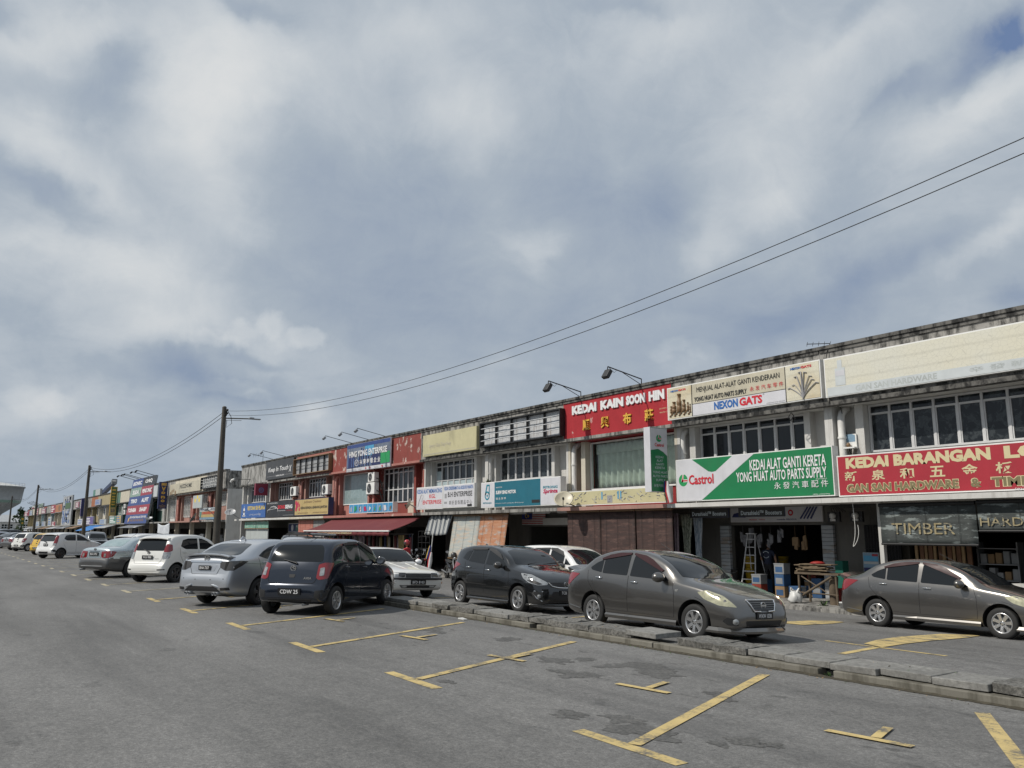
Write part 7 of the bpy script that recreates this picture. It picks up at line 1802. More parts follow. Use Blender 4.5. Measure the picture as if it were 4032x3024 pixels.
# --- black hatchback, new shape
def fit_myvi3(c, plate):
 common(c, [[(1.24, 1.01), (1.45, 1.14), (1.70, 1.28), (1.92, 1.355), (2.10, 1.375), (2.13, 1.035)], [(2.21, 1.04), (2.19, 1.375), (2.6, 1.375), (2.78, 1.365), (2.92, 1.09)]], [(.66, 1.07), (.62, 1.2), (.55, 1.37), (.3, 1.41)], [(.56, 1.08), (.60, 1.14), (.50, 1.36)],
  quarter=[(2.96, 1.10), (2.84, 1.36), (3.0, 1.345), (3.10, 1.30), (3.22, 1.16)], vis=[[(1.45, 1.16), (1.70, 1.29), (1.92, 1.365), (2.12, 1.385), (2.12, 1.415), (1.85, 1.385), (1.6, 1.29)], [(2.19, 1.385), (2.6, 1.385), (2.85, 1.37), (2.88, 1.40), (2.6, 1.42), (2.19, 1.418)]],
  seams=[[(1.17, .98), (1.12, .72), (1.13, .36)], [(2.17, 1.04), (2.16, .36)], [(3.06, 1.08), (3.02, .85), (2.86, .62), (2.78, .37)], [(1.13, .345), (2.78, .355)], [(2.5, .93), (3.0, .90), (3.25, .95)]], handles=[(2.0, .90), (2.86, .945)], mirror=(1.36, 1.0))
 lamp_pair(c, [(.10, .48, .69), (.14, .52, .72), (.45, .68, .86), (.70, .80, .885), (.60, .82, .78), (.40, .80, .68), (.2, .68, .635), (.1, .5, .645)], 38, 'clear_lens', 'headlight', off=.006, r=.02)
 lamp_pair(c, [(.16, .60, .665), (.35, .70, .74), (.50, .78, .74), (.38, .76, .69), (.22, .68, .65)], 38, 'black_plastic', 'headlight_housing', off=.012, r=.02)
 lamp_pair(c, [(3.70, .60, 1.08), (3.5, .80, 1.06), (3.28, .84, 1.0), (3.55, .84, .90), (3.72, .76, .80), (3.80, .62, .84)], 140, 'red_lens', 'taillight', off=.006, r=.02)
 c.decal([(0, y*sd, z) for y, z in ((.46, .69), (.3, .70), (.46, .60), (.2, .57)) for sd in (1, -1)], 0, 'black_plastic', 'grille', r=.03, off=.006)
 for sd in (1, -1): c.bar([c.hit(0, y*sd, z, 0)[0]+X_*.012 for y, z in ((.50, .70), (.42, .62), (.25, .59), (.08, .583), (0, .583))], .014, 'grille_trim', 'chrome')
 c.badge(0, 0, .655, 0, .062, 'p')
 c.decal([(0, y*sd, z) for y, z in ((.40, .50), (.52, .25), (.3, .22)) for sd in (1, -1)], 0, 'black_plastic', 'lower_grille', r=.03, off=.004)
 lamp_pair(c, [(.12, .62, .48), (.2, .76, .50), (.28, .82, .47), (.22, .78, .34), (.14, .62, .30)], 36, 'black_plastic', 'fog_lamp_bay', r=.02)
 for sd in (1, -1):
  h, n = c.hit(.14, sd*.70, .395, 36*sd); b = MB(); b.lathe([(.001, .016), (.035, .014), (.045, 0)], h, n, 14); b.build('fog_lamp', 'clear_lens', c.t, local=True)
  c.bar([c.hit(u, y*sd, z, 36*sd)[0] for u, y, z in ((.12, .60, .50), (.22, .78, .51), (.24, .80, .46), (.18, .74, .36), (.12, .62, .29))], .012, 'fog_lamp_trim', 'chrome')
 for sd in (1, -1): c.bar([(c.X(u), sd*y, .215) for u, y in ((1.1, .84), (1.6, .865), (2.3, .868), (2.85, .855))], .04, 'side_skirt', c.paint)
 c.bar([(c.X(u), y, .20) for u, y in ((.5, .80), (.18, .74), (.05, .55), (.0, .25), (-.005, 0), (.0, -.25), (.05, -.55), (.18, -.74), (.5, -.80))], .03, 'front_lip', c.paint)
 roof_spoiler(c, 3.35, 3.68, 1.455, .60, drop=.05); c.wheels('twin5', rr=.205)
 c.bar([(c.X(3.2), 0, 1.46), (c.X(3.34), 0, 1.52), (c.X(3.40), 0, 1.46)], .022, 'shark_fin_aerial', c.paint)
 for y0 in (-.35, .12): c.bar([(c.X(1.05), y0, 1.085), (c.X(1.10), y0+.25, 1.11), (c.X(1.16), y0+.5, 1.13)], .009, 'wiper', 'black_plastic', 5)
 if plate: c.plateat(plate, 0, .475, .42, .11)
MYVI3 = dict(L=3.895, W=1.735, wb=2.5, fo=.755, r=.296, tw=.19, fit=fit_myvi3, tum=.27,
 top=[(0, .50), (.02, .62), (.06, .71), (.15, .80), (.4, .92), (.8, 1.02), (1.02, 1.07), (1.3, 1.225), (1.62, 1.375), (1.9, 1.46), (2.3, 1.51), (2.8, 1.505), (3.25, 1.46), (3.5, 1.40), (3.6, 1.30), (3.7, 1.12), (3.78, .97), (3.85, .78), (3.88, .65), (3.895, .5)],
 bot=[(0, .34), (.03, .24), (.15, .19), (.6, .18), (3.3, .19), (3.75, .26), (3.86, .33), (3.895, .40)],
 wid=[(0, .58), (.012, .69), (.05, .79), (.13, .88), (.3, .95), (.6, .985), (1.0, 1.0), (2.9, 1.0), (3.4, .98), (3.65, .94), (3.8, .885), (3.86, .82), (3.885, .74), (3.895, .62)],
 belt=[(0, .45), (.1, .62), (.4, .80), (.9, .92), (1.5, .985), (2.3, 1.02), (3.1, 1.07), (3.5, 1.02), (3.75, .85), (3.895, .48)])
# --- small hatchback seen from behind
def fit_axia(c, plate):
 common(c, [[(1.18, .99), (1.40, 1.12), (1.66, 1.28), (1.86, 1.355), (2.02, 1.38), (2.05, 1.015)], [(2.13, 1.02), (2.11, 1.38), (2.5, 1.38), (2.72, 1.35), (2.86, 1.08), (2.7, 1.03)]], [(.62, 1.06), (.58, 1.2), (.50, 1.37), (.3, 1.41)], [(.575, 1.055), (.60, 1.10), (.555, 1.30), (.48, 1.385)],
  vis=[[(1.40, 1.14), (1.66, 1.29), (1.86, 1.365), (2.04, 1.39), (2.04, 1.43), (1.8, 1.395), (1.55, 1.29)], [(2.11, 1.39), (2.5, 1.39), (2.74, 1.36), (2.76, 1.40), (2.5, 1.43), (2.11, 1.43)]] if c.detail > 1 else None,
  seams=[[(1.12, .95), (1.08, .72), (1.09, .36)], [(2.09, 1.02), (2.08, .36)], [(2.92, 1.06), (2.9, .85), (2.76, .62), (2.68, .37)], [(1.09, .35), (2.68, .355)], [(1.3, .86), (2.0, .80), (2.8, .88)]], handles=[(1.92, .90), (2.74, .93)], mirror=(1.30, .98), hm=c.paint if c.detail > 1 else 'chrome')
 lamp_pair(c, [(.12, .48, .66), (.45, .64, .85), (.66, .76, .86), (.5, .78, .72), (.2, .66, .62)], 38, 'clear_lens', 'headlight', off=.006)
 c.decal([(0, y*sd, z) for y, z in ((.42, .66), (.3, .52)) for sd in (1, -1)], 0, 'black_plastic', 'grille')
 TL = [(3.50, .565, 1.0), (3.42, .67, 1.04), (3.22, .755, 1.03), (3.36, .765, .88), (3.46, .745, .73), (3.55, .60, .705), (3.56, .545, .74)]
 lamp_pair(c, TL, 150, 'red_lens', 'taillight', off=.008, r=.03)
 lamp_pair(c, [(3.5, .60, .93), (3.47, .68, .945), (3.50, .685, .79), (3.54, .605, .78)], 158, 'clear_lens', 'reversing_lens', off=.016, r=.02)
 c.seamf([(-.565, 1.02), (-.545, .72), (-.51, .66), (-.46, .635), (.46, .635), (.51, .66), (.545, .72), (.565, 1.02)], name='hatch_gap', r=.006)
 c.decal([(0, y*sd, z) for y, z in ((.07, .81), (.055, .745)) for sd in (1, -1)], 180, 'black_plastic', 'hatch_handle', off=.006, r=.015)
 c.badge(0, 0, .93, 180, .058, 'p')
 a = c.hit(0, -.36, .735, 180)[0]; b = MB(); b.text('AXIA', a+Vector((-.012, 0, 0)), -Y_, Z_, -.09, .09, -.02, .025, bold=.02); b.build('model_lettering', 'chrome', c.t, local=True)
 lamp_pair(c, [(3.55, .52, .50), (3.45, .72, .52), (3.4, .76, .50), (3.45, .75, .40), (3.5, .66, .34), (3.57, .52, .36)], 155, 'black_plastic', 'bumper_vent', off=.004, r=.015)
 for sd in (1, -1):
  for k in range(3): c.bar([c.hit(0, sd*y, .40+.04*k, 155*sd)[0] for y in (.56, .64, .71)], .007, 'vent_fin', c.paint, 4)
 c.decal([(0, y*sd, z) for y, z in ((.50, .33), (.45, .26)) for sd in (1, -1)], 180, 'black_plastic', 'bumper_valance', off=.004)
 wiper_rear(c, -.05, 1.03, .28, 1.10); exhaust(c, 3.5, -.3, .22, .022)
 c.wheels('thin7', 'rim_silver', rr=.185)
 c.bar([(c.X(2.62), 0, 1.50), (c.X(2.75), 0, 1.56), (c.X(2.95), 0, 1.62)], .006, 'aerial', 'black_plastic', 4)
 if plate: c.plateat(plate, 180, .475, .50, .13)
AXIA = dict(L=3.64, W=1.62, wb=2.455, fo=.67, r=.285, tw=.175, fit=fit_axia, tum=.245, shoulder=.965,
 top=[(0, .5), (.02, .62), (.08, .74), (.2, .84), (.5, .95), (.9, 1.04), (1.2, 1.21), (1.52, 1.375), (1.78, 1.455), (2.1, 1.505), (2.6, 1.51), (2.95, 1.49), (3.14, 1.44), (3.24, 1.36), (3.36, 1.19), (3.45, 1.04), (3.52, .90), (3.565, .74), (3.59, .63), (3.615, .60), (3.635, .53), (3.64, .48)],
 bot=[(0, .36), (.03, .26), (.15, .2), (.6, .19), (3.1, .2), (3.5, .25), (3.60, .29), (3.64, .36)],
 wid=[(0, .58), (.012, .69), (.05, .79), (.13, .88), (.3, .95), (.6, .985), (1.0, 1.0), (2.7, 1.0), (3.15, .985), (3.4, .955), (3.53, .92), (3.60, .87), (3.628, .80), (3.64, .66)],
 belt=[(0, .45), (.1, .62), (.4, .80), (.9, .92), (1.5, .985), (2.3, 1.01), (2.9, 1.06), (3.2, 1.03), (3.45, .85), (3.56, .66), (3.64, .46)])
# --- silver saloon with a body kit, seen from behind
def fit_city(c, plate):
 common(c, [[(1.50, .96), (1.75, 1.10), (2.05, 1.26), (2.3, 1.33), (2.46, 1.35), (2.50, 1.0)], [(2.58, 1.005), (2.55, 1.35), (2.9, 1.335), (3.15, 1.29), (3.38, 1.20), (3.55, 1.10), (3.3, 1.03)]], [(.64, 1.05), (.58, 1.2), (.52, 1.36), (.3, 1.39)], [(.60, 1.125), (.56, 1.22), (.48, 1.36), (.3, 1.375)], glass='car_glass_mid',
  seams=[[(1.40, .94), (1.34, .72), (1.35, .36)], [(2.53, 1.0), (2.52, .36)], [(3.56, 1.06), (3.5, .82), (3.36, .62), (3.26, .37)], [(1.35, .35), (3.26, .355)], [(1.3, .78), (2.4, .84), (3.5, .92), (4.0, .95)]], handles=[(2.36, .90), (3.36, .95)], mirror=(1.58, .97), hm=c.paint)
 lamp_pair(c, [(.14, .5, .66), (.5, .70, .82), (.8, .80, .83), (.5, .8, .70), (.2, .68, .62)], 38, 'clear_lens', 'headlight', off=.006)
 lamp_pair(c, [(4.32, .40, .985), (4.28, .62, 1.0), (4.12, .78, 1.01), (3.92, .82, .99), (4.12, .82, .90), (4.30, .76, .80), (4.37, .58, .80), (4.38, .44, .865)], 150, 'smoke_lens', 'taillight', off=.008, r=.02)
 lamp_pair(c, [(4.3, .56, .985), (4.27, .63, .99), (4.36, .60, .81), (4.37, .56, .81)], 160, 'dark_void', 'taillight_gap', off=.011)
 c.decal([(0, y*sd, z) for y, z in ((.46, 1.005), (.44, .965)) for sd in (1, -1)], 180, 'chrome', 'boot_trim', off=.014, r=.01)
 c.badge(0, 0, 1.055, 180, .055, 'h')
 b = MB(); vs = []
 for y in np.linspace(-.66, .66, 11): e = .05*(abs(y)/.66)**3; vs += [(c.X(4.10), y, 1.135-e), (c.X(4.30), y, 1.165-e), (c.X(4.375), y, 1.155-e), (c.X(4.37), y, 1.13-e), (c.X(4.30), y, 1.115-e)]
 b.add(vs, [(5*i+j, 5*i+(j+1) % 5, 5*i+5+(j+1) % 5, 5*i+5+j) for i in range(10) for j in range(5)] + [(0, 1, 2, 3, 4), (54, 53, 52, 51, 50)], None, False); b.build('boot_spoiler', c.paint, c.t, local=True)
 c.seamf([(-.60, 1.0), (-.42, .84), (-.36, .72), (.36, .72), (.42, .84), (.60, 1.0)], name='boot_gap', r=.005)
 c.decal([(0, y*sd, z) for y, z in ((.34, .93), (.28, .78)) for sd in (1, -1)], 180, c.paint, 'plate_recess', off=.003, r=.03)
 c.decal([(0, y*sd, z) for y, z in ((.36, .455), (.52, .35), (.3, .40)) for sd in (1, -1)], 180, 'black_plastic', 'diffuser', off=.01, r=.02)
 lamp_pair(c, [(4.4, .50, .43), (4.33, .70, .44), (4.33, .72, .38), (4.4, .52, .37)], 158, 'black_plastic', 'bumper_vent', off=.006, r=.015)
 for sd in (1, -1):
  c.bar([c.hit(0, sd*y, z, az)[0]-X_*.012 for y, z, az in ((.30, .485, 180), (.45, .44, 180), (.56, .36, 170*sd), (.70, .345, 150*sd))], .022, 'bumper_blade', c.paint)
  for y in (.36, .44): exhaust(c, 4.36, sd*y, .30, .036)
  for y, z in ((.58, .62), (.22, .60)): h, n = c.hit(0, sd*y, z, 180); b = MB(); b.disc(h+n*.003, n, .012, .004, 10); b.build('parking_sensor', 'black_plastic', c.t, local=True)
  c.bar([(c.X(u), sd*y, .22) for u, y in ((1.3, .82), (1.9, .845), (2.6, .848), (3.2, .835))], .035, 'side_skirt', c.paint)
 for y, tx, w in ((.56, 'GRV', .12), (-.47, 'HYBRID', .14)):
  h = c.hit(0, y, 1.05, 180)[0]; b = MB(); b.text(tx, h+Vector((-.012, 0, 0)), -Y_, Z_, -w/2, w/2, -.015, .018, bold=.02); b.build('model_lettering', 'chrome' if y > 0 else 'grey_steel', c.t, local=True)
 c.bar([(c.X(3.12), 0, 1.455), (c.X(3.22), 0, 1.53), (c.X(3.30), 0, 1.44)], [.025, .02, .03], 'shark_fin_aerial', c.paint)
 c.wheels('five', 'rim_dark', rr=.21)
 if plate: c.plateat(plate, 180, .855, .34, .10, out=.016)
CITY = dict(L=4.44, W=1.695, wb=2.6, fo=.89, r=.30, tw=.19, fit=fit_city, tum=.31,
 top=[(0, .5), (.02, .62), (.08, .72), (.2, .81), (.6, .93), (1.2, 1.04), (1.5, 1.17), (1.9, 1.35), (2.25, 1.445), (2.6, 1.477), (3.0, 1.46), (3.35, 1.39), (3.7, 1.27), (4.0, 1.16), (4.2, 1.13), (4.30, 1.10), (4.345, 1.0), (4.37, .88), (4.39, .74), (4.42, .66), (4.435, .58), (4.44, .5)],
 bot=[(0, .34), (.03, .25), (.15, .19), (.6, .18), (3.9, .2), (4.3, .28), (4.41, .33), (4.44, .40)],
 wid=[(0, .58), (.012, .69), (.05, .79), (.13, .88), (.3, .95), (.6, .985), (1.1, 1.0), (3.3, 1.0), (3.8, .985), (4.1, .955), (4.28, .91), (4.38, .85), (4.425, .78), (4.44, .66)],
 belt=[(0, .45), (.1, .62), (.4, .78), (.9, .88), (1.5, .945), (2.5, .99), (3.5, 1.04), (4.0, 1.03), (4.25, .98), (4.36, .82), (4.44, .48)])
# --- older rounded hatchbacks, seen from behind
def fit_myvi1(c, plate):
 kit = c.sp.get('kit'); G = 'car_glass' if not kit else 'car_glass_mid'
 common(c, [[(1.22, 1.03), (1.45, 1.17), (1.70, 1.31), (1.92, 1.39), (2.08, 1.41), (2.11, 1.05)], [(2.20, 1.055), (2.17, 1.41), (2.6, 1.41), (2.85, 1.36), (2.98, 1.16), (2.78, 1.065)]], [(.66, 1.09), (.61, 1.22), (.54, 1.40), (.3, 1.44)], [(.575, 1.02), (.60, 1.1), (.55, 1.34), (.50, 1.415)], glass=G,
  seams=[[(1.15, .98), (1.10, .72), (1.11, .36)], [(2.155, 1.05), (2.15, .36)], [(3.02, 1.10), (3.0, .85), (2.86, .62), (2.78, .37)], [(1.11, .35), (2.78, .355)]], handles=[(1.98, .93), (2.84, .96)], mirror=(1.34, 1.02), hm=c.paint)
 lamp_pair(c, [(.12, .46, .68), (.4, .64, .88), (.66, .78, .90), (.5, .8, .74), (.2, .66, .64)], 38, 'clear_lens', 'headlight', off=.006)
 if kit:
  lamp_pair(c, [(3.36, .60, 1.38), (3.25, .69, 1.36), (3.40, .78, 1.0), (3.52, .80, .78), (3.60, .62, .78), (3.5, .60, 1.0)], 150, 'red_lens', 'taillight', off=.008, r=.03)
  lamp_pair(c, [(3.57, .62, .90), (3.48, .79, .90), (3.53, .795, .80), (3.6, .63, .80)], 152, 'clear_lens', 'reversing_lens', off=.012, r=.01)
 else:
  lamp_pair(c, [(3.40, .60, 1.24), (3.28, .72, 1.22), (3.36, .80, 1.02), (3.5, .80, .98), (3.56, .61, .98), (3.48, .59, 1.1)], 150, 'red_lens', 'taillight', off=.008, r=.04)
  lamp_pair(c, [(3.56, .60, .975), (3.44, .81, .975), (3.50, .81, .78), (3.60, .62, .75)], 150, 'clear_lens', 'reversing_lens', off=.008, r=.03)
 c.seamf([(-.60, 1.0), (-.58, .74), (-.5, .62), (.5, .62), (.58, .74), (.60, 1.0)], name='hatch_gap', r=.005)
 c.badge(0, 0, .955, 180, .05, 'p')
 wiper_rear(c, -.04, .985, .27, 1.07) if not kit else wiper_rear(c, .05, 1.0, .3, 1.03)
 roof_spoiler(c, 3.0, 3.42, 1.50, .62, drop=.045, thick=.045)
 if kit:
  c.decal([(0, y*sd, z) for y, z in ((.42, .42), (.36, .30)) for sd in (1, -1)], 180, 'black_plastic', 'diffuser', off=.004, r=.03)
  lamp_pair(c, [(3.6, .60, .52), (3.5, .78, .54), (3.48, .8, .40), (3.6, .66, .40)], 152, 'black_plastic', 'bumper_vent', off=.004, r=.02)
  for sd in (1, -1): c.bar([(c.X(u), sd*y, .20) for u, y in ((1.1, .81), (1.7, .838), (2.3, .838), (2.8, .825))], .045, 'side_skirt', c.paint); c.bar([c.hit(0, sd*y, z, az)[0] for y, z, az in ((.50, .30, 180), (.58, .42, 180), (.72, .44, 155*sd))], .02, 'bumper_blade', c.paint)
 else:
  lamp_pair(c, [(3.66, .52, .44), (3.56, .74, .45), (3.56, .74, .415), (3.66, .52, .405)], 160, 'black_plastic', 'bumper_strip', off=.005)
  c.bar([c.hit(0, y, .33, 180)[0]-X_*.006 for y in np.linspace(-.62, .62, 11)], .012, 'bumper_lip', c.paint)
  c.decal([(0, y*sd, z) for y, z in ((.27, .88), (.245, .75)) for sd in (1, -1)], 180, c.paint, 'plate_recess', off=.004)
  h = c.hit(0, -.38, .77, 180)[0]; b = MB(); b.text('myvi', h+Vector((-.012, 0, 0)), -Y_, Z_, -.09, .09, -.014, .018, bold=.02, shear=.3); b.build('model_lettering', 'grey_steel', c.t, local=True)
 c.wheels('five' if not kit else 'mesh', 'rim_dark', rr=.21 if kit else .195)
 c.bar([(c.X(2.55), 0, 1.545), (c.X(2.75), 0, 1.62)], .006, 'aerial', 'black_plastic', 4)
 if plate: c.plateat(plate, 180, .815, .44 if not kit else .34, .115 if not kit else .15, out=.02)
MYVI1 = dict(L=3.72, W=1.665, wb=2.44, fo=.70, r=.292, tw=.185, fit=fit_myvi1, tum=.25, shoulder=.965,
 top=[(0, .52), (.02, .65), (.08, .77), (.2, .87), (.5, .98), (.95, 1.07), (1.25, 1.23), (1.55, 1.39), (1.82, 1.49), (2.15, 1.545), (2.6, 1.55), (3.0, 1.525), (3.24, 1.47), (3.34, 1.38), (3.44, 1.20), (3.52, 1.02), (3.57, .86), (3.60, .70), (3.63, .64), (3.68, .60), (3.71, .53), (3.72, .47)],
 bot=[(0, .36), (.03, .26), (.15, .2), (.6, .19), (3.2, .2), (3.55, .24), (3.67, .28), (3.72, .36)],
 wid=[(0, .58), (.012, .69), (.05, .79), (.13, .88), (.3, .95), (.6, .985), (1.0, 1.0), (2.8, 1.0), (3.2, .985), (3.45, .955), (3.6, .915), (3.68, .86), (3.71, .79), (3.72, .68)],
 belt=[(0, .45), (.1, .64), (.4, .83), (.9, .96), (1.5, 1.02), (2.3, 1.05), (2.9, 1.08), (3.3, 1.02), (3.5, .84), (3.62, .62), (3.72, .45)])
MYVI2 = dict(MYVI1, kit=True)
# --- two-tone saloon seen from behind
def fit_waja(c, plate):
 common(c, [[(1.55, .95), (1.85, 1.12), (2.1, 1.24), (2.35, 1.30), (2.46, 1.31), (2.48, .975)], [(2.56, .98), (2.54, 1.31), (2.9, 1.30), (3.15, 1.25), (3.42, 1.08), (3.3, .985)]], [(.64, 1.02), (.58, 1.16), (.52, 1.32), (.3, 1.35)], [(.58, 1.105), (.53, 1.22), (.46, 1.33), (.3, 1.345)], glass='pane_teal' if c.detail > 1 else 'car_glass_mid',
  seams=[[(1.45, .92), (1.40, .70), (1.40, .36)], [(2.52, .98), (2.51, .36)], [(3.48, 1.0), (3.42, .8), (3.3, .62), (3.2, .37)], [(1.4, .35), (3.2, .355)]], handles=[(2.34, .86), (3.30, .89)], mirror=(1.62, .96), hm=c.paint)
 lamp_pair(c, [(.1, .46, .62), (.14, .50, .76), (.45, .74, .80), (.5, .78, .70), (.2, .7, .62)], 36, 'clear_lens', 'headlight', off=.006)
 lamp_pair(c, [(4.38, .36, .93), (4.33, .58, .95), (4.20, .76, .95), (4.08, .80, .93), (4.25, .81, .75), (4.38, .70, .70), (4.42, .40, .72)], 152, 'red_lens', 'taillight', off=.007, r=.03)
 lamp_pair(c, [(4.4, .52, .86), (4.38, .60, .86), (4.40, .62, .74), (4.42, .52, .74)], 165, 'clear_lens', 'reversing_lens', off=.014)
 c.seamf([(-.40, 1.02), (-.34, .70), (.34, .70), (.40, 1.02)], name='boot_gap', r=.005)
 c.decal([(0, y*sd, z) for y, z in ((.33, .96), (.30, .73)) for sd in (1, -1)], 180, c.paint, 'plate_recess', off=.006)
 c.badge(0, 0, 1.0, 180, .05, 'v', 'grey_steel'); c.bar([c.hit(0, y, .955, 180)[0]-X_*.02 for y in (-.26, 0, .26)], .014, 'boot_trim', 'chrome')
 c.bar([c.hit(0, y, .42, 180)[0]-X_*.004 for y in np.linspace(-.55, .55, 9)], .016, 'bumper_trim', 'grey_steel'); exhaust(c, 4.42, .52, .30)
 c.wheels('plain6', rr=.185)
 c.bar([(c.X(2.95), 0, 1.40), (c.X(2.86), 0, 1.44), (c.X(2.62), 0, 1.58)], .006, 'aerial', 'black_plastic', 4)
 if plate: c.plateat(plate, 180, .845, .46, .12, out=.02)
WAJA = dict(L=4.465, W=1.74, wb=2.6, fo=.86, r=.30, tw=.19, fit=fit_waja, tum=.33,
 top=[(0, .5), (.02, .62), (.08, .74), (.2, .80), (.6, .90), (1.25, 1.0), (1.6, 1.16), (2.0, 1.32), (2.3, 1.395), (2.65, 1.42), (3.0, 1.40), (3.3, 1.33), (3.65, 1.18), (3.85, 1.11), (4.15, 1.085), (4.32, 1.06), (4.37, .98), (4.39, .85), (4.40, .71), (4.425, .68), (4.455, .62), (4.465, .54)],
 bot=[(0, .34), (.03, .26), (.15, .2), (.6, .19), (3.9, .22), (4.3, .29), (4.43, .34), (4.465, .40)],
 wid=[(0, .6), (.012, .70), (.05, .80), (.13, .88), (.3, .95), (.6, .985), (1.1, 1.0), (3.4, 1.0), (3.9, .985), (4.2, .95), (4.36, .90), (4.43, .85), (4.455, .79), (4.465, .70)],
 belt=[(0, .45), (.1, .62), (.4, .76), (.9, .85), (1.5, .92), (2.5, .96), (3.5, .99), (4.1, .98), (4.3, .94), (4.40, .66), (4.465, .5)],
 twotone=lambda u: (.70 if u > 3.5 else .62), twotone_mat='paint_bumper_grey')
# --- boxy older saloon seen from the front
def fit_boxy(c, plate):
 common(c, [[(1.62, .90), (1.9, 1.10), (2.05, 1.20), (2.2, 1.245), (2.40, 1.25), (2.42, .91)], [(2.50, .91), (2.48, 1.25), (2.9, 1.24), (3.1, 1.19), (3.3, .95)]], [(.68, .965), (.62, 1.1), (.555, 1.27), (.4, 1.285)], [(.6, 1.0), (.52, 1.25)],
  vis=[[(1.9, 1.12), (2.05, 1.21), (2.2, 1.255), (2.42, 1.26), (2.42, 1.30), (2.1, 1.27), (1.95, 1.2)]], seams=[[(1.52, .88), (1.50, .36)], [(2.46, .91), (2.45, .36)], [(3.36, .95), (3.3, .7), (3.15, .38)]], handles=[(2.3, .80)], mirror=(1.68, .92), hm='black_plastic', mirmat='plate_white')
 c.bar([c.hit(0, y, z, 0)[0]+X_*.006 for y, z in ((-.69, .955), (-.63, 1.1), (-.565, 1.28), (0, 1.30), (.565, 1.28), (.63, 1.1), (.69, .955), (0, .945), (-.69, .955))], .014, 'windscreen_seal', 'black_plastic')
 lamp_pair(c, [(.05, .42, .575), (.05, .43, .69), (.12, .72, .70), (.2, .77, .70), (.12, .76, .58)], 15, 'clear_lens', 'headlight', off=.006)
 for sd in (1, -1): c.decal([(0, sd*y, z) for y, z in ((.40, .685), (.60, .675), (.62, .59), (.42, .585))], 0, 'smoke_lens', 'headlight_reflector', off=.012)
 c.decal([(0, y*sd, z) for y, z in ((.40, .675), (.39, .565)) for sd in (1, -1)], 0, 'black_plastic', 'grille', off=.004)
 for k in range(5): c.bar([c.hit(0, y, .58+.02*k, 0)[0]+X_*.01 for y in np.linspace(-.38, .38, 5)], .004, 'grille_bar', 'grey_steel', 4)
 c.bar([c.hit(u, y, .53, az)[0] for u, y, az in ((1.0, .8, 90), (.5, .8, 90), (.25, .78, 60), (.1, .7, 30), (.0, .5, 0), (.0, .25, 0), (0, 0, 0), (0, -.25, 0), (0, -.5, 0), (.1, -.7, -30), (.25, -.78, -60), (.5, -.8, -90), (1.0, -.8, -90))], .032, 'bumper_band', 'black_plastic', 8)
 c.decal([(0, y*sd, z) for y, z in ((.58, .36), (.50, .28)) for sd in (1, -1)], 0, 'black_plastic', 'lower_grille', off=.004)
 for sd in (1, -1):
  h, n = c.hit(.1, sd*.71, .43, 40*sd); b = MB(); b.obox(h+n*.004, Z_.cross(n), Z_, .045, .006, .02); b.build('indicator', 'amber_lens', c.t, local=True)
  c.decal([(0, sd*y, z) for y, z in ((.36, .35), (.52, .35), (.5, .30), (.36, .30))], 0, 'clear_lens', 'fog_lamp', off=.012)
 for y in (-.16, .18): c.bar([(c.X(u), y*(1+.4*u), z) for u, z in ((.12, .734), (.6, .821), (1.35, .921))], .008, 'bonnet_crease', c.paint, 6)
 c.wheels('cap', 'rim_dark', rr=.175)
 for y0 in (-.4, .1): c.bar([(c.X(1.40), y0, .955), (c.X(1.46), y0+.25, .99), (c.X(1.5), y0+.48, 1.01)], .009, 'wiper', 'black_plastic', 5)
 if plate: c.plateat(plate, 0, .44, .46, .12)
BOXY = dict(L=4.28, W=1.655, wb=2.38, fo=.83, r=.285, tw=.17, fit=fit_boxy, tum=.40, shoulder=.97,
 top=[(0, .56), (.01, .64), (.03, .695), (.10, .73), (.5, .805), (1.0, .875), (1.42, .935), (1.62, 1.08), (1.9, 1.255), (2.05, 1.32), (2.3, 1.355), (2.8, 1.36), (3.1, 1.33), (3.35, 1.17), (3.6, .98), (4.0, .95), (4.22, .93), (4.26, .8), (4.28, .55)],
 bot=[(0, .40), (.02, .28), (.1, .22), (.6, .2), (3.7, .22), (4.15, .28), (4.28, .38)],
 wid=[(0, .84), (.012, .90), (.05, .94), (.15, .965), (.4, .985), (1.0, 1.0), (3.4, 1.0), (4.0, .97), (4.2, .93), (4.28, .84)],
 belt=[(0, .5), (.05, .63), (.2, .69), (.8, .79), (1.5, .87), (2.5, .89), (3.5, .90), (4.1, .88), (4.28, .5)])
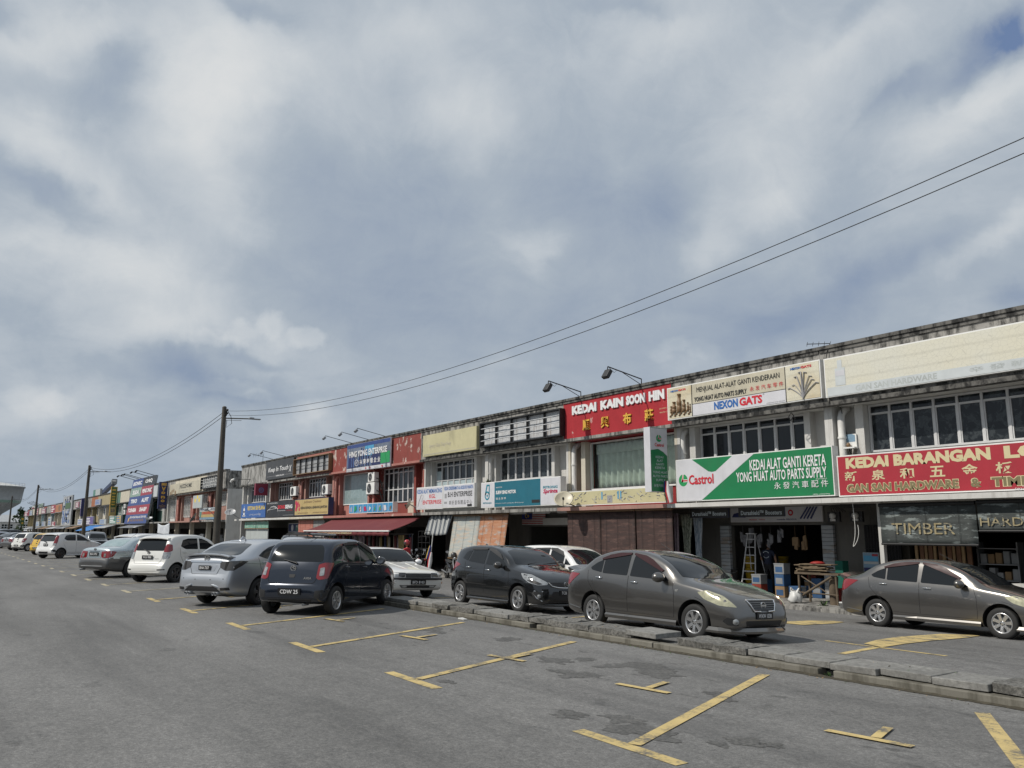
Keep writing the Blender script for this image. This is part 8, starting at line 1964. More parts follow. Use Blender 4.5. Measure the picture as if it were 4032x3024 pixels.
# --- white people carrier
def fit_mpv(c, plate):
 common(c, [[(1.20, 1.0), (1.35, 1.10), (1.5, 1.21), (1.50, 1.015)], [(1.56, 1.02), (1.56, 1.25), (1.8, 1.38), (2.05, 1.435), (2.25, 1.445), (2.28, 1.035)], [(2.36, 1.04), (2.34, 1.445), (2.75, 1.445), (3.1, 1.435), (3.16, 1.06)], [(3.24, 1.065), (3.2, 1.43), (3.6, 1.40), (4.0, 1.33), (4.14, 1.16), (3.9, 1.08)]], [(.70, 1.03), (.66, 1.2), (.57, 1.42), (.3, 1.47)], [(.6, 1.1), (.55, 1.42)],
  vis=[[(1.56, 1.26), (1.8, 1.39), (2.05, 1.445), (2.3, 1.455), (2.3, 1.50), (2.0, 1.49), (1.7, 1.40)], [(2.34, 1.455), (3.12, 1.445), (3.12, 1.48), (2.34, 1.50)]], seams=[[(1.48, .98), (1.44, .72), (1.45, .36)], [(2.32, 1.04), (2.30, .36)], [(3.24, 1.05), (3.2, .8), (3.06, .6), (3.0, .37)]], handles=[(2.16, .90), (2.5, .92)], mirror=(1.50, 1.02), mirmat='black_plastic', hm='plate_white')
 lamp_pair(c, [(.12, .5, .66), (.5, .72, .86), (.85, .82, .88), (.5, .82, .72), (.2, .68, .62)], 38, 'clear_lens', 'headlight', off=.006)
 lamp_pair(c, [(4.48, .6, 1.1), (4.3, .8, 1.05), (4.4, .8, .8), (4.5, .6, .8)], 145, 'red_lens', 'taillight', off=.006)
 c.decal([(0, y*sd, z) for y, z in ((.4, .7), (.3, .55)) for sd in (1, -1)], 0, 'black_plastic', 'grille'); c.wheels('plain6')
 for sd in (1, -1): h, n = c.hit(1.36, sd*.8, .80, 90*sd); b = MB(); b.disc(h+n*.004, n, .02, .006, 12, sx=1.4, frame=(X_, Z_)); b.build('side_indicator', 'amber_lens', c.t, local=True)
MPV = dict(L=4.56, W=1.70, wb=2.75, fo=.9, r=.305, tw=.19, fit=fit_mpv, tum=.25,
 top=[(0, .52), (.02, .64), (.08, .76), (.2, .84), (.5, .94), (.85, 1.02), (1.2, 1.2), (1.6, 1.40), (1.95, 1.53), (2.35, 1.59), (2.9, 1.60), (3.5, 1.585), (4.0, 1.53), (4.2, 1.48), (4.35, 1.30), (4.45, 1.1), (4.5, .9), (4.54, .7), (4.56, .5)],
 bot=[(0, .36), (.03, .26), (.15, .2), (.6, .19), (4.0, .2), (4.4, .26), (4.56, .38)],
 wid=[(0, .58), (.012, .69), (.05, .79), (.13, .88), (.3, .95), (.6, .985), (1.0, 1.0), (3.7, 1.0), (4.2, .97), (4.45, .92), (4.53, .85), (4.56, .7)],
 belt=[(0, .45), (.1, .64), (.4, .82), (.9, .93), (1.5, .985), (2.5, 1.02), (3.5, 1.05), (4.2, 1.0), (4.45, .8), (4.56, .47)])
# --- off-roader with a roof rack, pick-up, dark van
def fit_offroad(c, plate):
 common(c, [[(1.52, 1.10), (1.75, 1.32), (1.95, 1.54), (2.30, 1.58), (2.32, 1.11)], [(2.40, 1.11), (2.38, 1.58), (3.05, 1.58), (3.15, 1.12)], [(3.24, 1.13), (3.2, 1.57), (3.9, 1.55), (4.05, 1.15)]], [(.70, 1.16), (.66, 1.3), (.60, 1.54), (.4, 1.58)], [(.6, 1.2), (.55, 1.55)], seams=[[(1.45, 1.05), (1.44, .5)], [(2.36, 1.1), (2.35, .5)], [(3.2, 1.1), (3.1, .5)]], handles=[(2.2, .98), (3.05, 1.0)], mirror=(1.62, 1.10), mirmat='black_plastic')
 lamp_pair(c, [(.1, .5, .75), (.12, .52, .93), (.4, .82, .95), (.4, .84, .78)], 30, 'clear_lens', 'headlight'); c.decal([(0, y*sd, z) for y, z in ((.45, .93), (.42, .72)) for sd in (1, -1)], 0, 'black_plastic', 'grille'); lamp_pair(c, [(4.5, .65, 1.2), (4.4, .83, 1.2), (4.4, .83, .85), (4.5, .65, .85)], 145, 'red_lens', 'taillight')
 if c.sp.get('rack'):
  b = MB()
  for y in (-.62, .62): b.tube([(c.X(1.75), y, 1.87), (c.X(4.0), y, 1.87)], .03, 6)
  for u in np.linspace(1.75, 4.0, 9): b.tube([(c.X(u), -.62, 1.88), (c.X(u), .62, 1.88)], .02, 5)
  for u in (2.0, 3.0, 3.8):
   for y in (-.6, .6): b.tube([(c.X(u), y, 1.78), (c.X(u), y, 1.87)], .025, 5)
  b.build('roof_rack', 'black_steel', c.t, local=True)
  b = MB(); b.box(c.X(3.6), c.X(2.2), -.5, .45, 1.90, 1.97); b.build('roof_box', 'black_plastic', c.t, local=True)
  c.bar([(c.X(1.72), -.6, 1.90), (c.X(1.72), .6, 1.90)], .04, 'light_bar', 'clear_lens')
 c.wheels('plain6')
OFFR = dict(L=4.62, W=1.80, wb=2.75, fo=.85, r=.36, tw=.22, fit=fit_offroad, tum=.20, rack=True,
 top=[(0, .6), (.02, .8), (.06, .95), (.2, 1.0), (.7, 1.07), (1.35, 1.14), (1.6, 1.35), (1.85, 1.6), (2.1, 1.74), (2.6, 1.79), (3.6, 1.78), (4.1, 1.72), (4.3, 1.6), (4.45, 1.2), (4.54, .95), (4.6, .75), (4.62, .6)],
 bot=[(0, .5), (.05, .36), (.3, .3), (4.2, .32), (4.55, .42), (4.62, .5)], wid=[(0, .75), (.02, .85), (.1, .92), (.3, .97), (.8, 1.0), (3.9, 1.0), (4.4, .97), (4.58, .9), (4.62, .8)], belt=[(0, .55), (.1, .88), (.6, .99), (1.5, 1.06), (3, 1.09), (4.2, 1.08), (4.5, .85), (4.62, .55)])
VAN = dict(OFFR, rack=False)
def fit_pickup(c, plate):
 common(c, [[(1.25, 1.15), (1.45, 1.35), (1.62, 1.52), (1.95, 1.56), (1.98, 1.16)]], [(.68, 1.2), (.64, 1.35), (.58, 1.53), (.4, 1.56)], None, seams=[[(1.2, 1.1), (1.18, .5)], [(2.04, 1.15), (2.04, .5)]], handles=[(1.9, .98)], mirror=(1.36, 1.15), mirmat='black_plastic')
 lamp_pair(c, [(.08, .5, .74), (.1, .52, .9), (.35, .8, .92), (.35, .82, .76)], 25, 'clear_lens', 'headlight'); c.decal([(0, y*sd, z) for y, z in ((.44, .9), (.42, .72)) for sd in (1, -1)], 0, 'black_plastic', 'grille'); c.wheels('plain6')
PICK = dict(L=4.7, W=1.7, wb=2.8, fo=.8, r=.34, tw=.2, fit=fit_pickup, tum=.2,
 top=[(0, .6), (.02, .8), (.06, .93), (.2, .98), (.7, 1.05), (1.15, 1.12), (1.4, 1.38), (1.62, 1.6), (1.8, 1.68), (2.1, 1.69), (2.24, 1.6), (2.32, 1.2), (2.36, 1.08), (2.6, 1.07), (4.5, 1.06), (4.66, 1.0), (4.7, .6)],
 bot=[(0, .5), (.05, .38), (.3, .32), (4.3, .36), (4.65, .45), (4.7, .5)], wid=[(0, .78), (.02, .86), (.1, .93), (.3, .97), (.8, 1.0), (4.4, 1.0), (4.65, .96), (4.7, .88)], belt=[(0, .55), (.1, .86), (.6, .97), (1.5, 1.05), (2.2, 1.03), (4.5, 1.0), (4.7, .55)])
paint('paint_bronze', (.18, .172, .162), .88, .34, dust=.04); paint('paint_black', (.014, .015, .016), .3, .2, dust=.02); paint('paint_navy', (.012, .018, .032), .4, .2, dust=.02); paint('paint_silver', (.52, .54, .57), .75, .40, dust=.04)
paint('paint_white', (.70, .70, .69), 0, .35, dust=.08); paint('paint_warmwhite', (.70, .695, .66), 0, .38, dust=.10); paint('paint_paleblue', (.42, .49, .52), .55, .32, dust=.1); paint('paint_yellow', (.68, .42, .03), .1, .3); paint('paint_bumper_grey', (.055, .056, .058), .1, .5, dust=.15)
paint('paint_dark', (.03, .032, .036), .5, .3); paint('paint_grey', (.16, .17, .18), .6, .3)
BAY = 116.0
def bay(sp, mat, label, rx, ry, plate=None, h=BAY, detail=2, **k):
 """parked nose to the divider; rx, ry is the middle of the rear axle"""
 ro = sp['L']-sp['fo']-sp['wb']; d = sp['L']/2-ro; a = R(h)
 return Car(sp, mat, label, (rx+d*math.cos(a), ry+d*math.sin(a), 0), h, plate=plate, detail=detail, **k)
def lane(sp, mat, label, x, y, h=0, plate=None, detail=2, **k):
 c = Car(sp, mat, label, (x, y, ground_z(y)), h, plate=plate, detail=detail, group='cars standing in the service lane', **k)
 sl_ = math.atan(.43/11.35)
 c.t.rotation_euler = (Matrix.Rotation(-sl_, 3, 'X') @ Matrix.Rotation(R(h), 3, 'Z')).to_euler()
 return c
CARS_HERE = 1
bay(AXIA, 'paint_navy', 'glossy dark navy hatchback with registration CDW 25, parked nose to the kerb', -16.70, 6.45, 'CDW 25', 129)
bay(CITY, 'paint_silver', 'silver saloon with smoked lamps and boot spoiler, registration BNA 7257', -19.85, 5.95, 'BNA 7257', 121)
bay(MYVI1, 'paint_warmwhite', 'white rounded hatchback with red and clear upright lamps, registration WGG 9880', -29.5, 6.35, 'WGG 9880', 124)
bay(WAJA, 'paint_paleblue', 'pale silver saloon with dark grey bumper, registration BGG 5752', -33.65, 5.80, 'BGG 5752', 119)
bay(MYVI1, 'paint_white', 'white hatchback with roof spoiler half hidden behind the two-tone saloon', -37.6, 6.9, None, 116, 1)
bay(MYVI2, 'paint_white', 'white hatchback with body kit and tall red lamps, seen almost from the side', -57.6, 6.3, 'WA 88', 121, 1)
bay(AXIA, 'paint_yellow', 'yellow hatchback between two white hatchbacks', -65.9, 6.6, 'W 4407', 117, 1)
bay(AXIA, 'paint_warmwhite', 'off-white hatchback with black bumper corners left of the yellow one', -78.4, 6.4, 'VDC 8801', 119, 1)
bay(WAJA, 'paint_silver', 'silver saloon far down the row beside the off-white hatchback', -83.6, 6.4, 'BKT 930', 117, 1)
bay(CITY, 'paint_grey', 'grey saloon at the left frame edge of the parked row', -92.5, 6.2, 'VCA 77', 117, 1)
bay(MYVI1, 'paint_silver', 'second silver hatchback, cut by the left frame edge', -97.5, 5.2, None, 117, 1)
bay(VAN, 'paint_dark', 'dark van roof rising behind the cars at the left frame edge', -106, 6.6, None, 117, 0)
for k, (x, mt_, sp) in enumerate(((-112.5, 'paint_white', MYVI1), (-119.3, 'paint_dark', CITY), (-126, 'paint_silver', AXIA))): bay(sp, mt_, f'{["white","black","silver"][k]} car barely seen far along the row', x, 6.4, None, 117, 0)
lane(BOXY, 'paint_warmwhite', 'old boxy white saloon facing the camera, registration BFD 8103', -22.7, 11.25, 0, 'BFD 8103')
lane(MYVI3, 'paint_black', 'black hatchback with chrome winged grille, registration TCB 8368', -17.05, 12.1, .8, 'TCB 8368')
lane(ALM, 'paint_bronze', 'bronze grey saloon at the divider, registration WXW 1030', -11.5, 11.7, .8, 'WXW 1030')
lane(ALM, 'paint_bronze', 'bronze grey saloon by the shop step, cut by the right frame edge', -9.5, 18.25, .8)
lane(MPV, 'paint_white', 'white people carrier behind the black hatchback', -20.7, 16.7, 0)
lane(OFFR, 'paint_silver', 'silver off-roader with a black roof rack and light bar', -33.0, 13.2, 5, detail=1).t.scale = (.95, .95, .93)
lane(VAN, 'paint_dark', 'dark wagon close behind the silver off-roader', -41.6, 15.6, -18, detail=0)
lane(PICK, 'paint_white', 'white pick-up truck facing right below the leaning billboard', -78.5, 15.3, 0, detail=0)
lane(VAN, 'paint_grey', 'grey van left of the white pick-up in the service lane', -88.0, 13.2, 0, detail=0)
lane(CITY, 'paint_white', 'white saloon roof showing beyond the pick-up truck', -66, 15.2, 0, detail=0)
# ------------------------------------------------------------------ lamp posts and wires
POLES = [(-33.45, 9.3, 6.55, 'nearest'), (-67.6, 9.3, 6.35, 'second'), (-102.4, 9.3, 6.45, 'third'), (-136.4, 9.3, 6.4, 'fourth'), (-171, 9.3, 6.4, 'fifth')]
def lamppost(x, y, h, w):
 lean = .0 if x > -50 else .012
 t = thing('street_lamp', f'{w} tall rusty lamp post standing on the divider', 'street lamp', (x, y, 0), group='lamp posts along the divider')
 b = MB(); b.tube([(x, y, 0), (x+.02, y, h*.5), (x+lean*h, y, h)], [.145, .12, .085], 12); b.lathe([(.085, 0), (.09, .02), (.06, .06), (.001, .07)], (x+lean*h, y, h), Z_, 12); b.build('post', 'pole_steel', t)
 X = x+lean*h
 b = MB(); b.tube([(X, y, h-.42), (X+.04, y+1.05, h-.37)], .026, 6); b.tube([(X, y, h-.5), (X+.04, y+.7, h-.47)], .01, 4); b.build('arm', 'pole_steel', t)
 b = MB(); b.obox((X+.05, y+1.22, h-.37), Y_, Vector((0, -.03, 1)), .25, .08, .022); b.obox((X+.05, y+1.1, h-.34), Y_, Z_, .1, .065, .03); o = b.build('lamp_head', 'grey_steel', t); bv = o.modifiers.new('bevel', 'BEVEL'); bv.width = .018
 b = MB()
 for k in range(4): b.lathe([(.025, 0), (.045, .03), (.045, .07), (.02, .1)], (X+.08+.03*(k % 2), y+.06, h-.10-.07*k), Vector((1, .6*(-1)**k, .2)), 8)
 for zz in (.95, 1.25, 1.9): b.tube([(X+.09, y, h-zz), (X+.22, y+.02, h-zz), (X+.24, y, h-zz+.08)], .012, 4)
 b.build('bracket', 'black_steel', t)
 b = MB(); b.tube([(X+.1, y+.1, h-.12), (X+.2, y+.22, h-.35), (X+.1, y+.3, h-.62), (X+.05, y+.1, h-.8), (X+.02, y+.12, h-.5)], .012, 4); b.build('loose_wire', 'rubber', t)
 return Vector((X+.1, y+.05, h-.1))
tops = [lamppost(*p) for p in POLES]
def wire(a, b_, sag, label, r=.016, n=28):
 m_ = MB(); m_.tube([Vector(a).lerp(Vector(b_), i/n) - Z_*(4*sag*(i/n)*(1-i/n)) for i in range(n+1)], r, 5)
 solo(m_, 'overhead_wire', 'rubber', label, 'wire', 'overhead wires between the lamp posts')
wire(tops[0]+Vector((0, .05, -.03)), (1.2, 9.5, 6.52), 1.12, 'upper overhead wire from the nearest lamp post across the sky to the right', .0065); wire(tops[0]+Vector((0, .1, -.2)), (1.2, 9.5, 6.36), 1.14, 'lower overhead wire from the nearest lamp post across the sky to the right', .0065)
for i in range(4):
 for dz, w in ((0, 'upper'), (-.16, 'lower')): wire(tops[i+1]+Z_*dz, tops[i]+Z_*dz, .95, f'{w} sagging wire between the {POLES[i][3]} and the {POLES[i+1][3]} lamp post', .011)
# ------------------------------------------------------------------ far left: water tank, warehouse, trees, crane
wallmat('tank_concrete', (.52, .53, .52), .25, (.40, .41, .40), streak=.3, mid=.56); wallmat('tank_shell', (.42, .435, .44), .25, (.34, .35, .35), streak=.3, mid=.56)
tk = thing('water_tower', 'massive grey concrete water tower cut by the left frame edge', 'water tower', (-310, 10.5, -.5))
TC = Vector((-300, 13.0, 0)); TR_ = 10.6
b = MB(); b.lathe([(4.6, -.6), (4.55, 3.5), (4.7, 5.8), (5.2, 6.6)], TC, Z_, 40); b.build('stem', 'tank_concrete', tk)
b = MB(); b.lathe([(5.2, 6.6), (TR_*.93, 9.9)], TC, Z_, 56); b.build('cone', 'tank_concrete', tk); b = MB(); b.lathe([(TR_*.93, 9.9), (TR_*.95, 10.7)], TC, Z_, 56); b.build('band', 'face_sage', tk)
b = MB(); b.lathe([(TR_*.95, 10.7), (TR_*.995, 14.6), (TR_*1.02, 14.6), (TR_*1.02, 14.95)], TC, Z_, 56); b.build('shell', 'tank_shell', tk)
b = MB(); b.lathe([(TR_*1.02, 14.95), (TR_*.6, 15.9), (1.5, 16.5), (.01, 16.5)], TC, Z_, 56); b.build('roof', 'tank_concrete', tk)
b = MB()
for k in range(40): a = 2*math.pi*k/40; b.tube([TC+Vector((TR_*math.cos(a), TR_*math.sin(a), 14.9)), TC+Vector((TR_*math.cos(a), TR_*math.sin(a), 15.9))], .04, 4)
for z in (15.4, 15.9): b.tube([TC+Vector((TR_*math.cos(2*math.pi*k/40), TR_*math.sin(2*math.pi*k/40), z)) for k in range(40)], .04, 4, closed=True)
b.build('railing', 'bright_steel', tk)
b = MB(); b.box(TC.x-1.4, TC.x+1.4, TC.y-1.4, TC.y+1.4, 16.5, 18.2); b.box(TC.x-1.8, TC.x+1.8, TC.y-1.8, TC.y+1.8, 18.2, 18.5); b.build('hatch_house', 'grey_steel', tk)
b = MB(); b.tube([TC+Vector((.3, .2, 18.5)), TC+Vector((.3, .2, 21))], .1, 5); b.lathe([(.01, 0), (.3, .2), (.01, .5)], TC+Vector((.3, .2, 20.6)), Z_, 8); b.build('beacon_mast', 'black_steel', tk)
b = MB()
for k in range(2): 
 for z in (5.9, 3.2, 1.0): b.box(TC.x+4.1, TC.x+4.75, TC.y+1.2+.0*k, TC.y+1.7, z, z+.6)
b.build('vent', 'dark_void', tk)
wh = thing('warehouse', 'long low white warehouse with a grey pitched roof behind the end of the terrace', 'warehouse', (-330, 25, -.55))
b = MB(); b.box(-345, -330, 8, 60, -.6, 4.6); b.build('wall', 'white_wall', wh)
b = MB(); b.add([(-330+.8, 7.4, 4.5), (-330+.8, 60, 4.5), (-338, 60, 7.0), (-338, 7.4, 7.0), (-346, 7.4, 4.5), (-346, 60, 4.5), (-330+.8, 7.4, 4.35), (-330+.8, 60, 4.35)], [(0, 1, 2, 3), (3, 2, 5, 4), (0, 6, 7, 1), (0, 3, 4)]); b.build('roof', 'face_grey', wh)
for k in range(9):
 y = 20.2+4.6*k; b = MB(); b.box(-330.0, -329.93, y, y+3.4, 2.3, 3.6); w_ = b.build('window', 'pane_plain', wh); b = MB(); [b.box(-329.93, -329.85, y+.84*j, y+.84*j+.12, 2.3, 3.6) for j in range(5)]; b.box(-329.93, -329.86, y, y+3.4, 2.9, 3.0); b.build('window_frame', 'white_frame', w_)
b = MB(); b.add([(-329.9, 8, 1.9), (-322, 8, 1.5), (-322, 60, 1.5), (-329.9, 60, 1.9), (-329.9, 8, 1.75), (-322, 8, 1.35), (-322, 60, 1.35), (-329.9, 60, 1.75)], [(0, 1, 2, 3), (7, 6, 5, 4), (1, 5, 6, 2), (0, 4, 5, 1)]); b.build('canopy', 'bright_steel', wh)
s = Sign('small orange red board on the warehouse front', 23.2, 26.2, .3, 1.3, 0, 'face_orange', proj=True, X=-321.5, depth=.2); 
def tree(x, y, h, cr, label, seed, trunk=.22, n=900, leaf=.45, name='tree', gap=.3, zlow=.4):
 t = thing(name, label, 'tree', (x, y, -.5)); q = random.Random(seed)
 b = MB(); b.tube([(x, y, -.5), (x+q.uniform(-.3, .3), y, h*.3), (x+q.uniform(-.5, .5), y, h*.62)], [trunk, trunk*.8, trunk*.5], 8)
 tips = []
 for k in range(9):
  a = q.uniform(0, 6.28); z0 = h*q.uniform(.28, .6); e = Vector((x+cr*.75*math.cos(a)*q.uniform(.5, 1), y+cr*.75*math.sin(a)*q.uniform(.5, 1), h*q.uniform(.55, .95))); b.tube([(x, y, z0), Vector((x, y, z0)).lerp(e, .5)+Z_*.3, e], [trunk*.4, trunk*.25, trunk*.08], 5); tips.append(e)
 b.build('trunk', 'bark', t)
 c = MB(); cl = []
 for k in range(26): e = q.choice(tips); cl.append((e+Vector((q.gauss(0, cr*.3), q.gauss(0, cr*.3), q.gauss(0, cr*.25))), cr*q.uniform(.16, .36)))
 for k in range(n):
  p, r = q.choice(cl); d = Vector((q.gauss(0, 1), q.gauss(0, 1), q.gauss(0, .8))); d = d.normalized()*r*q.uniform(.55, 1.05); p = p+d
  if p.z < h*zlow*.6: continue
  a = Vector((q.gauss(0, 1), q.gauss(0, 1), q.gauss(0, 1))).normalized(); bb = a.orthogonal().normalized()*leaf*q.uniform(.5, 1); a = a*leaf*q.uniform(.6, 1.2)
  c.add([p-a, p+bb*.6, p+a, p-bb*.6], [(0, 1, 2, 3)], 0 if q.random() < .5 else 1)
 c.build('crown', ['leaf_mid', 'leaf_dark'], t)
tree(-290, 23.0, 7.6, 1.9, 'dark loose tree standing at the end of the far terrace', 3, n=420, leaf=.4); tree(-283, 26.5, 9.2, 2.0, 'second dark tree behind the end roofs of the far terrace', 5, n=420, leaf=.4)
tree(-262, 19.8, 1.9, 1.3, 'round green bush before the last far shop', 9, n=600, leaf=.3, name='bush'); tree(-155, 42, 9.6, 3.2, 'tree crown peeping over the roofs by the green and white roof sign', 12, n=700, leaf=.4); tree(-137, 44, 9.3, 3.0, 'tree crown peeping over the jade parapet', 14, n=700, leaf=.4)
cr = thing('mobile_crane', 'dark blue crane boom with a hanging hook rising over the far roofs', 'crane', (-172, 30, 2))
M('crane_blue', (.02, .035, .09), .5)
CA, CB = Vector((-174, 25.0, 6.6)), Vector((-137.5, 22.5, 8.85))
b = MB(); dd = (CB-CA).normalized(); b.obox((CA+CB)/2, dd, (Z_-dd*dd.z).normalized(), (CB-CA).length/2, .3, .3); b.obox(CA+(CB-CA)*.3, dd, (Z_-dd*dd.z).normalized(), (CB-CA).length*.3, .42, .40); b.build('boom', 'crane_blue', cr)
b = MB(); b.obox(CB+Vector((0, 0, .1)), dd, Z_, .7, .35, .35); b.tube([CB+Vector((.3, -.3, .2)), CB+Vector((3.2, -.2, .0))], .12, 6); b.build('boom_head', 'grey_steel', cr)
b = MB(); b.tube([CB+Vector((.6, -.2, 0)), CB+Vector((.6, -.2, -1.0))], .05, 5); b.obox(CB+Vector((.6, -.2, -1.2)), X_, Z_, .28, .2, .28); b.ring(CB+Vector((.6, -.2, -1.75)), X_, Z_, .18, .32, .12, 14, a0=-200, a1=70); b.build('hook', 'black_steel', cr)
b = MB(); b.box(-182, -172, 28, 31, 2.5, 6.2); b.build('cab_body', 'crane_blue', cr)
# ------------------------------------------------------------------ motorcycles
def moto(x, y, h, body, label, helmet=None, sc=1.0):
 t = thing('motorcycle', label, 'motorcycle', (x, y, ground_z(y)), R(h), 'motorcycles parked before the shops')
 for u, nm in ((.62, 'front'), (-.62, 'rear')):
  b = MB(); b.lathe([(.235, -.04), (.29, -.035), (.295, 0), (.29, .035), (.235, .04)], (u, 0, .295), Y_, 26)
  w = b.build('wheel', 'rubber', t, local=True)
  b = MB(); b.lathe([(.24, -.025), (.225, -.02), (.225, .02), (.24, .025)], (u, 0, .295), Y_, 24); b.lathe([(.05, -.05), (.05, .05)], (u, 0, .295), Y_, 12, cap=True)
  for k in range(6): a = math.pi*k/3; b.tube([(u+.04*math.cos(a), 0, .295+.04*math.sin(a)), (u+.225*math.cos(a+.25), 0, .295+.225*math.sin(a+.25))], .012, 4)
  b.build('rim', 'rim_dark', w, local=True) if False else b.build('rim', 'rim_dark', t, local=True)
 b = MB(); 
 for s_ in (-.07, .07): b.tube([(.62, s_, .295), (.45, s_, .72), (.40, s_*.7, .92)], .02, 6)
 b.build('fork', 'bright_steel', t, local=True)
 b = MB(); P = [(.42, .86, .05, .07), (.34, .62, .09, .16), (.2, .50, .10, .14), (.0, .48, .10, .12), (-.2, .58, .11, .13), (-.45, .70, .10, .10), (-.72, .80, .06, .06), (-.85, .83, .02, .03)]; vs = []
 for u, z, wy, hz in P:
  for k in range(10): a = 2*math.pi*k/10; vs.append((u, wy*math.cos(a), z+hz*math.sin(a)))
 b.add(vs, [(i*10+j, i*10+(j+1) % 10, (i+1)*10+(j+1) % 10, (i+1)*10+j) for i in range(len(P)-1) for j in range(10)], None, True); b.build('fairing', body, t, local=True)
 b = MB(); P = [(.08, .72, .08, .02), (-.1, .745, .12, .045), (-.35, .77, .13, .05), (-.62, .82, .11, .045), (-.74, .84, .06, .02)]; vs = []
 for u, z, wy, hz in P:
  for k in range(10): a = 2*math.pi*k/10; vs.append((u, wy*math.cos(a), z+hz*math.sin(a)))
 b.add(vs, [(i*10+j, i*10+(j+1) % 10, (i+1)*10+(j+1) % 10, (i+1)*10+j) for i in range(len(P)-1) for j in range(10)], None, True); b.build('seat', 'black_plastic', t, local=True)
 b = MB(); b.box(-.15, .2, -.11, .11, .27, .45); b.tube([(.0, -.1, .3), (-.3, -.14, .27), (-.85, -.16, .36)], [.02, .035, .045], 8); b.build('engine', 'grey_steel', t, local=True)
 b = MB(); b.tube([(.36, -.34, 1.0), (.40, -.12, .96), (.40, .12, .96), (.36, .34, 1.0)], .016, 6); b.build('handlebar', 'black_steel', t, local=True)
 for s_ in (-1, 1):
  b = MB(); b.tube([(.38, s_*.25, .99), (.42, s_*.33, 1.18)], .008, 4); b.disc((.41, s_*.34, 1.22), -X_, .055, .015, 12, sx=1.3, frame=(Y_, Z_)); b.build('mirror', 'bright_steel', t, local=True)
 b = MB(); b.lathe([(.001, .09), (.06, .07), (.085, 0), (.07, -.08), (.001, -.1)], (.46, 0, .92), X_, 14); b.build('headlight', 'clear_lens', t, local=True)
 b = MB(); b.lathe([(.001, .05), (.05, .03), (.06, 0)], (-.84, 0, .80), -X_, 10); b.build('taillight', 'red_lens', t, local=True)
 b = MB(); b.add([(-.55, -.06, .52), (-.95, -.06, .40), (-.95, .06, .40), (-.55, .06, .52), (-.55, -.06, .50), (-.95, -.06, .38), (-.95, .06, .38), (-.55, .06, .50)], [(0, 1, 2, 3), (7, 6, 5, 4), (0, 4, 5, 1), (2, 6, 7, 3)]); b.build('mudguard', body, t, local=True)
 b = MB(); b.tube([(-.05, .12, .3), (-.1, .3, .02)], .012, 4); b.build('side_stand', 'black_steel', t, local=True)
 if helmet: helm(Vector((x, y, ground_z(y)))+Vector((math.cos(R(h))*.36, math.sin(R(h))*.36, 1.02)), helmet[0], helmet[1], h)
 return t
def helm(p, mat, label, h):
 t = thing('helmet', label, 'helmet', p, R(h)); b = MB(); b.lathe([(.13, -.05), (.145, .03), (.125, .12), (.07, .17), (.001, .185)], (0, 0, 0), Z_, 18); b.build('shell', mat, t, local=True)
 b = MB(); b.lathe([(.138, -.04), (.15, .03), (.142, .07)], (.012, 0, 0), Z_, 18); b.build('visor', 'smoke_lens', t, local=True)
M('moto_black', (.02, .02, .022), .25, .2, coat=.6); M('moto_red', (.35, .02, .03), .3, coat=.5)
moto(-33.2, 19.9, -12, 'moto_black', 'black motorcycle with its tail to the lane, nearest the black hatchback', ('moto_black', 'black helmet hung on the handlebar of the nearest motorcycle'))
moto(-35.9, 19.75, 168, 'moto_black', 'second black motorcycle, front to the left behind the flag pole'); moto(-37.3, 19.9, 150, 'moto_red', 'red and black motorcycle behind the flag pole'); moto(-28.6, 20.9, 100, 'moto_red', 'dim red motorcycle inside the shade of the motorcycle shop')
